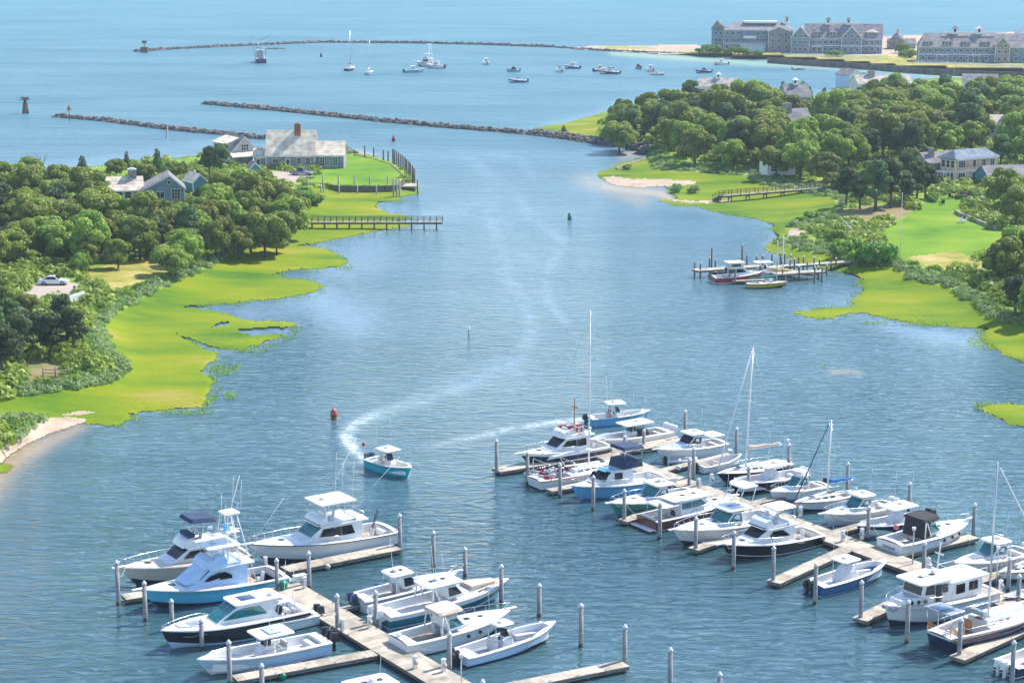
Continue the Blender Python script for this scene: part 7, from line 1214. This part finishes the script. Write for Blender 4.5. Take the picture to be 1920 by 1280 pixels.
r = hotel((1682, 92), 0, 0, 0, 0, 0, 'small pavilion with tall cone roof between the middle and right hotels'); b = MB(); b.lathe([(3.6, -.6), (3.6, 3.2)], 8); b.build('wall', M['shingle_wall'], r); b = MB(); b.lathe([(4.6, 3.1), (2.2, 6.0), (.7, 7.4)], 8); b.build('roof', M['roof_brown'], r); cupola(r, 0, 0, 7.2, .6, 1.2); gable(r, -3.5, 9, 2, 7, -.6, 2.6, 4.4, 'x', 'shingle_wall', 'roof_brown', wallname='wing_wall', roofname='wing_roof')
def fence(a, b_, z, h, label, n, mat='trim_white'):
    p0, p1 = G(*a, z), G(*b_, z); rz, Ln = frame(p0, p1); r = empty('picket_fence', (p0.x, p0.y, z), rz, label, 'fence'); b = MB()
    for zz in (.35, .95): b.box(0, Ln, -.03, .03, zz*h-.06, zz*h+.06)
    for i in range(int(Ln/.5)): b.box(i*.5, i*.5+.16, -.02, .02, .1, h)
    b.build('pickets', M[mat], r)
    for i in range(n+1): b = MB(); b.box(Ln*i/n-.08, Ln*i/n+.08, -.08, .08, -.2, h+.15); b.build('post', M[mat], r)
fence((1470, 105), (1655, 112), 2.3, 1.2, 'white picket fence along the sea wall below the middle hotel', 14); fence((1715, 119), (1925, 128), 2.3, 1.2, 'white picket fence along the sea wall below the right hotel', 14)
wall_px([(1440,108),(1480,111),(1560,116),(1640,121),(1700,126),(1760,130),(1840,133),(1960,137)], -.8, 2.3, .7, 'sea_wall', 'seawall', 'long dark sea wall in front of the hotels', 'wall')
wall_px([(1792,393),(1800,398),(1825,408),(1850,418),(1868,425)], .3, 2.6, .5, 'stone_wall', 'stone', 'curved stone retaining wall on the sloping lawn', 'wall')
# --- hedges and small spit vegetation
for i, (x, y, s) in enumerate([(1345,100,1.9),(1365,101,1.7),(1385,102,1.9),(1400,103,1.6),(1312,98,1.5),(1330,99,1.6),(1420,105,1.5),(1572,107,1.9),(1560,107,1.6),(1706,108,2.2),(1695,106,2.0),(1690,100,2.0)]): plant('bush%d' % (i % 3), G(x, y, 1.8), s, ['low bush growing before the turret hotel', 'dark bush between the hotels behind the sea wall'][i > 6], 'shrub', ['bushes before the turret hotel', 'bushes between the hotels'][i > 6])
# --- garden of the tan house
for i in range(26):
    x = random.uniform(1745, 1868); y = 372-(x-1745)*.02+random.uniform(-14, 10)+(max(0, x-1800)*.18); k = ['bush0', 'sage0', 'sage1', 'bush1'][i % 4]
    if 1750 < x < 1800 and y > 362: continue
    spot(k, x, y, random.uniform(.5, .9), 'rounded garden shrub on the slope below the tan house', 'shrub', 'garden shrubs below the tan house')
for x, y, s in [(1800,372,.8),(1812,366,.7),(1850,372,.8),(1835,380,.8),(560+5,315,.5),(590,309,.4),(603,310,.4),(615,309,.4),(628,307,.4)]:
    q = GE(x, y); b = MB()
    for i in range(60): a = random.uniform(0, 6.28); rr = random.uniform(0, 2.0); b.box(math.cos(a)*rr*s-.12, math.cos(a)*rr*s+.12, math.sin(a)*rr*s-.12, math.sin(a)*rr*s+.12, 0, random.uniform(.3, .9)*s+.2, i % 2)
    o = b.build('flower_bed', [M['flower_pink'], M['sage_shrub']]); o.location = q; tag(o, 'pink flowering bed at the foot of the '+('tan' if x > 1000 else 'shingled')+' house', 'flower bed', 'flower beds of the '+('tan' if x > 1000 else 'shingled')+' house')
# --- lawn chairs, rail fence, driftwood
def lawn_chair(q, rz, mat, label, group=None):
    r = empty('lawn_chair', q, rz, label, 'chair', group); b = MB(); b.hexa([(-.3, -.35, .28), (.35, -.35, .4), (.35, .35, .4), (-.3, .35, .28)], [(-.3, -.35, .34), (.35, -.35, .46), (.35, .35, .46), (-.3, .35, .34)]); b.build('seat', M[mat], r); b = MB(); b.hexa([(-.3, -.35, .3), (-.24, -.35, .3), (-.24, .35, .3), (-.3, .35, .3)], [(-.65, -.32, 1.1), (-.59, -.32, 1.1), (-.59, .32, 1.1), (-.65, .32, 1.1)]); b.build('backrest', M[mat], r)
    for x in (-.28, .32):
        for y in (-.4, .4): b = MB(); b.box(x-.04, x+.04, y-.03, y+.03, 0, .55 if x > 0 else .3); b.build('leg', M[mat], r)
    for y in (-.42, .42): b = MB(); b.box(-.4, .4, y-.07, y+.07, .56, .6); b.build('armrest', M[mat], r)
lawn_chair(GE(1799, 418), 3.6, 'trim_white', 'left one of the two white chairs on the sloping lawn'); lawn_chair(GE(1807, 418), 3.3, 'trim_white', 'right one of the two white chairs on the sloping lawn')
for i, (x, y) in enumerate([(1768, 378), (1782, 372), (1766, 384), (1795, 374)]): lawn_chair(GE(x, y), 1.0*i, 'black_plastic', 'dark garden chair round the patch below the tan house', 'dark chairs in the tan house garden')
def car(q, rz, mat, label, L=4.8, W=1.85, H=1.45, pickup=False, name='parked_car'):
    r = empty(name, q, rz, label, 'car'); b = MB()
    pr = [(-L/2, .35), (L/2, .35), (L/2+.02, .62), (L/2-.25, .78), (L*.2, .92), (-L*.32, .95), (-L/2+.1, .9), (-L/2-.02, .6)]
    n = len(pr); vs = [(x, W/2*(1 if .3 < z < .8 else .95), z) for x, z in pr]+[(x, -W/2*(1 if .3 < z < .8 else .95), z) for x, z in pr]; b.add(vs, [tuple(range(n)), tuple(range(n, 2*n))[::-1]]+[(i, n+i, n+(i+1) % n, (i+1) % n) for i in range(n)]); b.build('body', M[mat], r, .06)
    roof = [(L*.22, .9), (L*.05, H), (-L*.17, H), (-L*.38, .93)] if not pickup else [(L*.2, .9), (L*.08, H), (-L*.15, H), (-L*.18, .93)]
    cab(r, 'roof', roof, W*.46, W*.36, mat, bevel=.04, sides=[[(roof[0][0]-.35, .95), (roof[1][0]-.05, H-.08), (roof[2][0]+.05, H-.1), (roof[3][0]+.4, .97)]], fronts=[(0, .1, .92, -.9, .9, 1)])
    for sx in (-.31, .32):
        for sy in (1, -1): w = MB(); w.lathe([(.30, -.11), (.33, -.09), (.33, .09), (.30, .11)], 16, (L*sx, sy*(W/2-.08), .33), 0, 'y'); wo = w.build('wheel', M['rubber'], r); w = MB(); w.lathe([(.19, -.125), (.19, .125)], 10, (L*sx, sy*(W/2-.08), .33), 0, 'y'); w.build('rim', M['aluminium'], wo)
    for sy in (1, -1): b = MB(); b.box(L/2-.08, L/2+.03, sy*W*.36-.18, sy*W*.36+.18, .6, .74); b.build('headlight', M['gelcoat'], r); b = MB(); b.box(-L/2-.04, -L/2+.05, sy*W*.38-.16, sy*W*.38+.16, .66, .8); b.build('tail_light', M['red_plastic'], r)
    if pickup: b = MB(); b.box(-L/2+.15, -L*.19, -W*.38, W*.38, .93, .97); b.build('truck_bed', M['dark_interior'], r)
car(GE(101, 533), 0, 'car_white', 'white sedan parked on the sandy lot at the left');  car(GE(566, 328), math.radians(-15), 'car_gray', 'silver gray pickup parked on the drive of the shingled house', 5.4, 2.0, 1.85, True, 'pickup_truck')
r = empty('garden_gate', GE(145, 572), math.radians(70), 'white board gate screen at the end of the sandy lot', 'fence'); b = MB()
for i in range(14): b.box(-2+i*.3, -2+i*.3+.24, -.03, .03, .1, 1.9)
b.build('boards', M['trim_white'], r); b = MB(); b.box(-2.1, 2.2, -.06, .06, 1.5, 1.62); b.build('top_rail', M['trim_white'], r)
r = empty('rail_fence', GE(95, 705), 0, 'short weathered split rail fence at the lower left wood', 'fence'); b = MB(); b.tube([(-1, 0, .9), (2.4, .3, .7)], .06, 5); b.tube([(-1, 0, .45), (2.4, .3, .35)], .06, 5); b.build('rail', M['weathered_boards'], r)
for x in (-1, .6, 2.3): b = MB(); b.tube([(x, .1, -.2), (x, .1, 1.3)], .1, 6); b.build('post', M['weathered_boards'], r)
b = MB(); b.tube([(0, 0, .3), (1.2, 1.5, .8), (.3, 4, 1.6), (-.8, 6, 3.0)], .12, 6, 0, .04); b.tube([(.3, 4, 1.6), (1.5, 5.0, 2.4)], .07, 5, 0, .03); b.tube([(1.2, 1.5, .8), (2.4, 2.3, 1.4)], .06, 5, 0, .02); o = b.build('driftwood', M['piling_cap']); o.location = GE(1592, 444); tag(o, 'bleached fallen branch lying in the scrub above the pier', 'driftwood')
b = MB()
for i in range(7): x = random.uniform(-2.4, 2.4); b.tube([(x, 0, 0), (x+random.uniform(-.4, .4), .2, 3), (x+random.uniform(-1.5, 1.5), .3, 5.5)], .12, 5, 0, .03)
o = b.build('dead_tree', M['bark']); o.location = GE(70, 330); tag(o, 'bare dead branches of a dead tree near the far left shore', 'dead tree')
spot('sage0', 1490, 424, .9, 'pale sage bush beside the bare sandy patch', 'shrub'); spot('sage1', 1300, 362, 1.0, 'gray green bush on the low bank at the sandy strip', 'shrub'); spot('sage1', 1268, 360, 1.1, 'gray green bush at the seaward end of the low bank', 'shrub'); spot('bush0', 1176, 318, .8, 'small dark bush beside the pale groyne', 'shrub')
# ---------------------------------------------------------------- light summer haze over the whole place
b = MB(); b.box(-2600, 3000, -40, 4200, -3.5, 75); hz = b.build('haze', []) if False else None
me = bpy.data.meshes.new('haze'); me.from_pydata(b.v, [], b.f); hm = bpy.data.materials.new('haze_air'); hm.use_nodes = True; ht = hm.node_tree; ht.nodes.remove(ht.nodes['Principled BSDF'])
pv = ht.nodes.new('ShaderNodeVolumePrincipled'); pv.inputs['Color'].default_value = (.72, .86, 1.0, 1); pv.inputs['Density'].default_value = .00013; pv.inputs['Anisotropy'].default_value = 0; ht.links.new(pv.outputs[0], ht.nodes['Material Output'].inputs['Volume'])
me.materials.append(hm); ho = bpy.data.objects.new('haze', me); C.objects.link(ho); ho['kind'] = 'stuff'; ho['label'] = 'thin pale blue summer haze over the harbour'
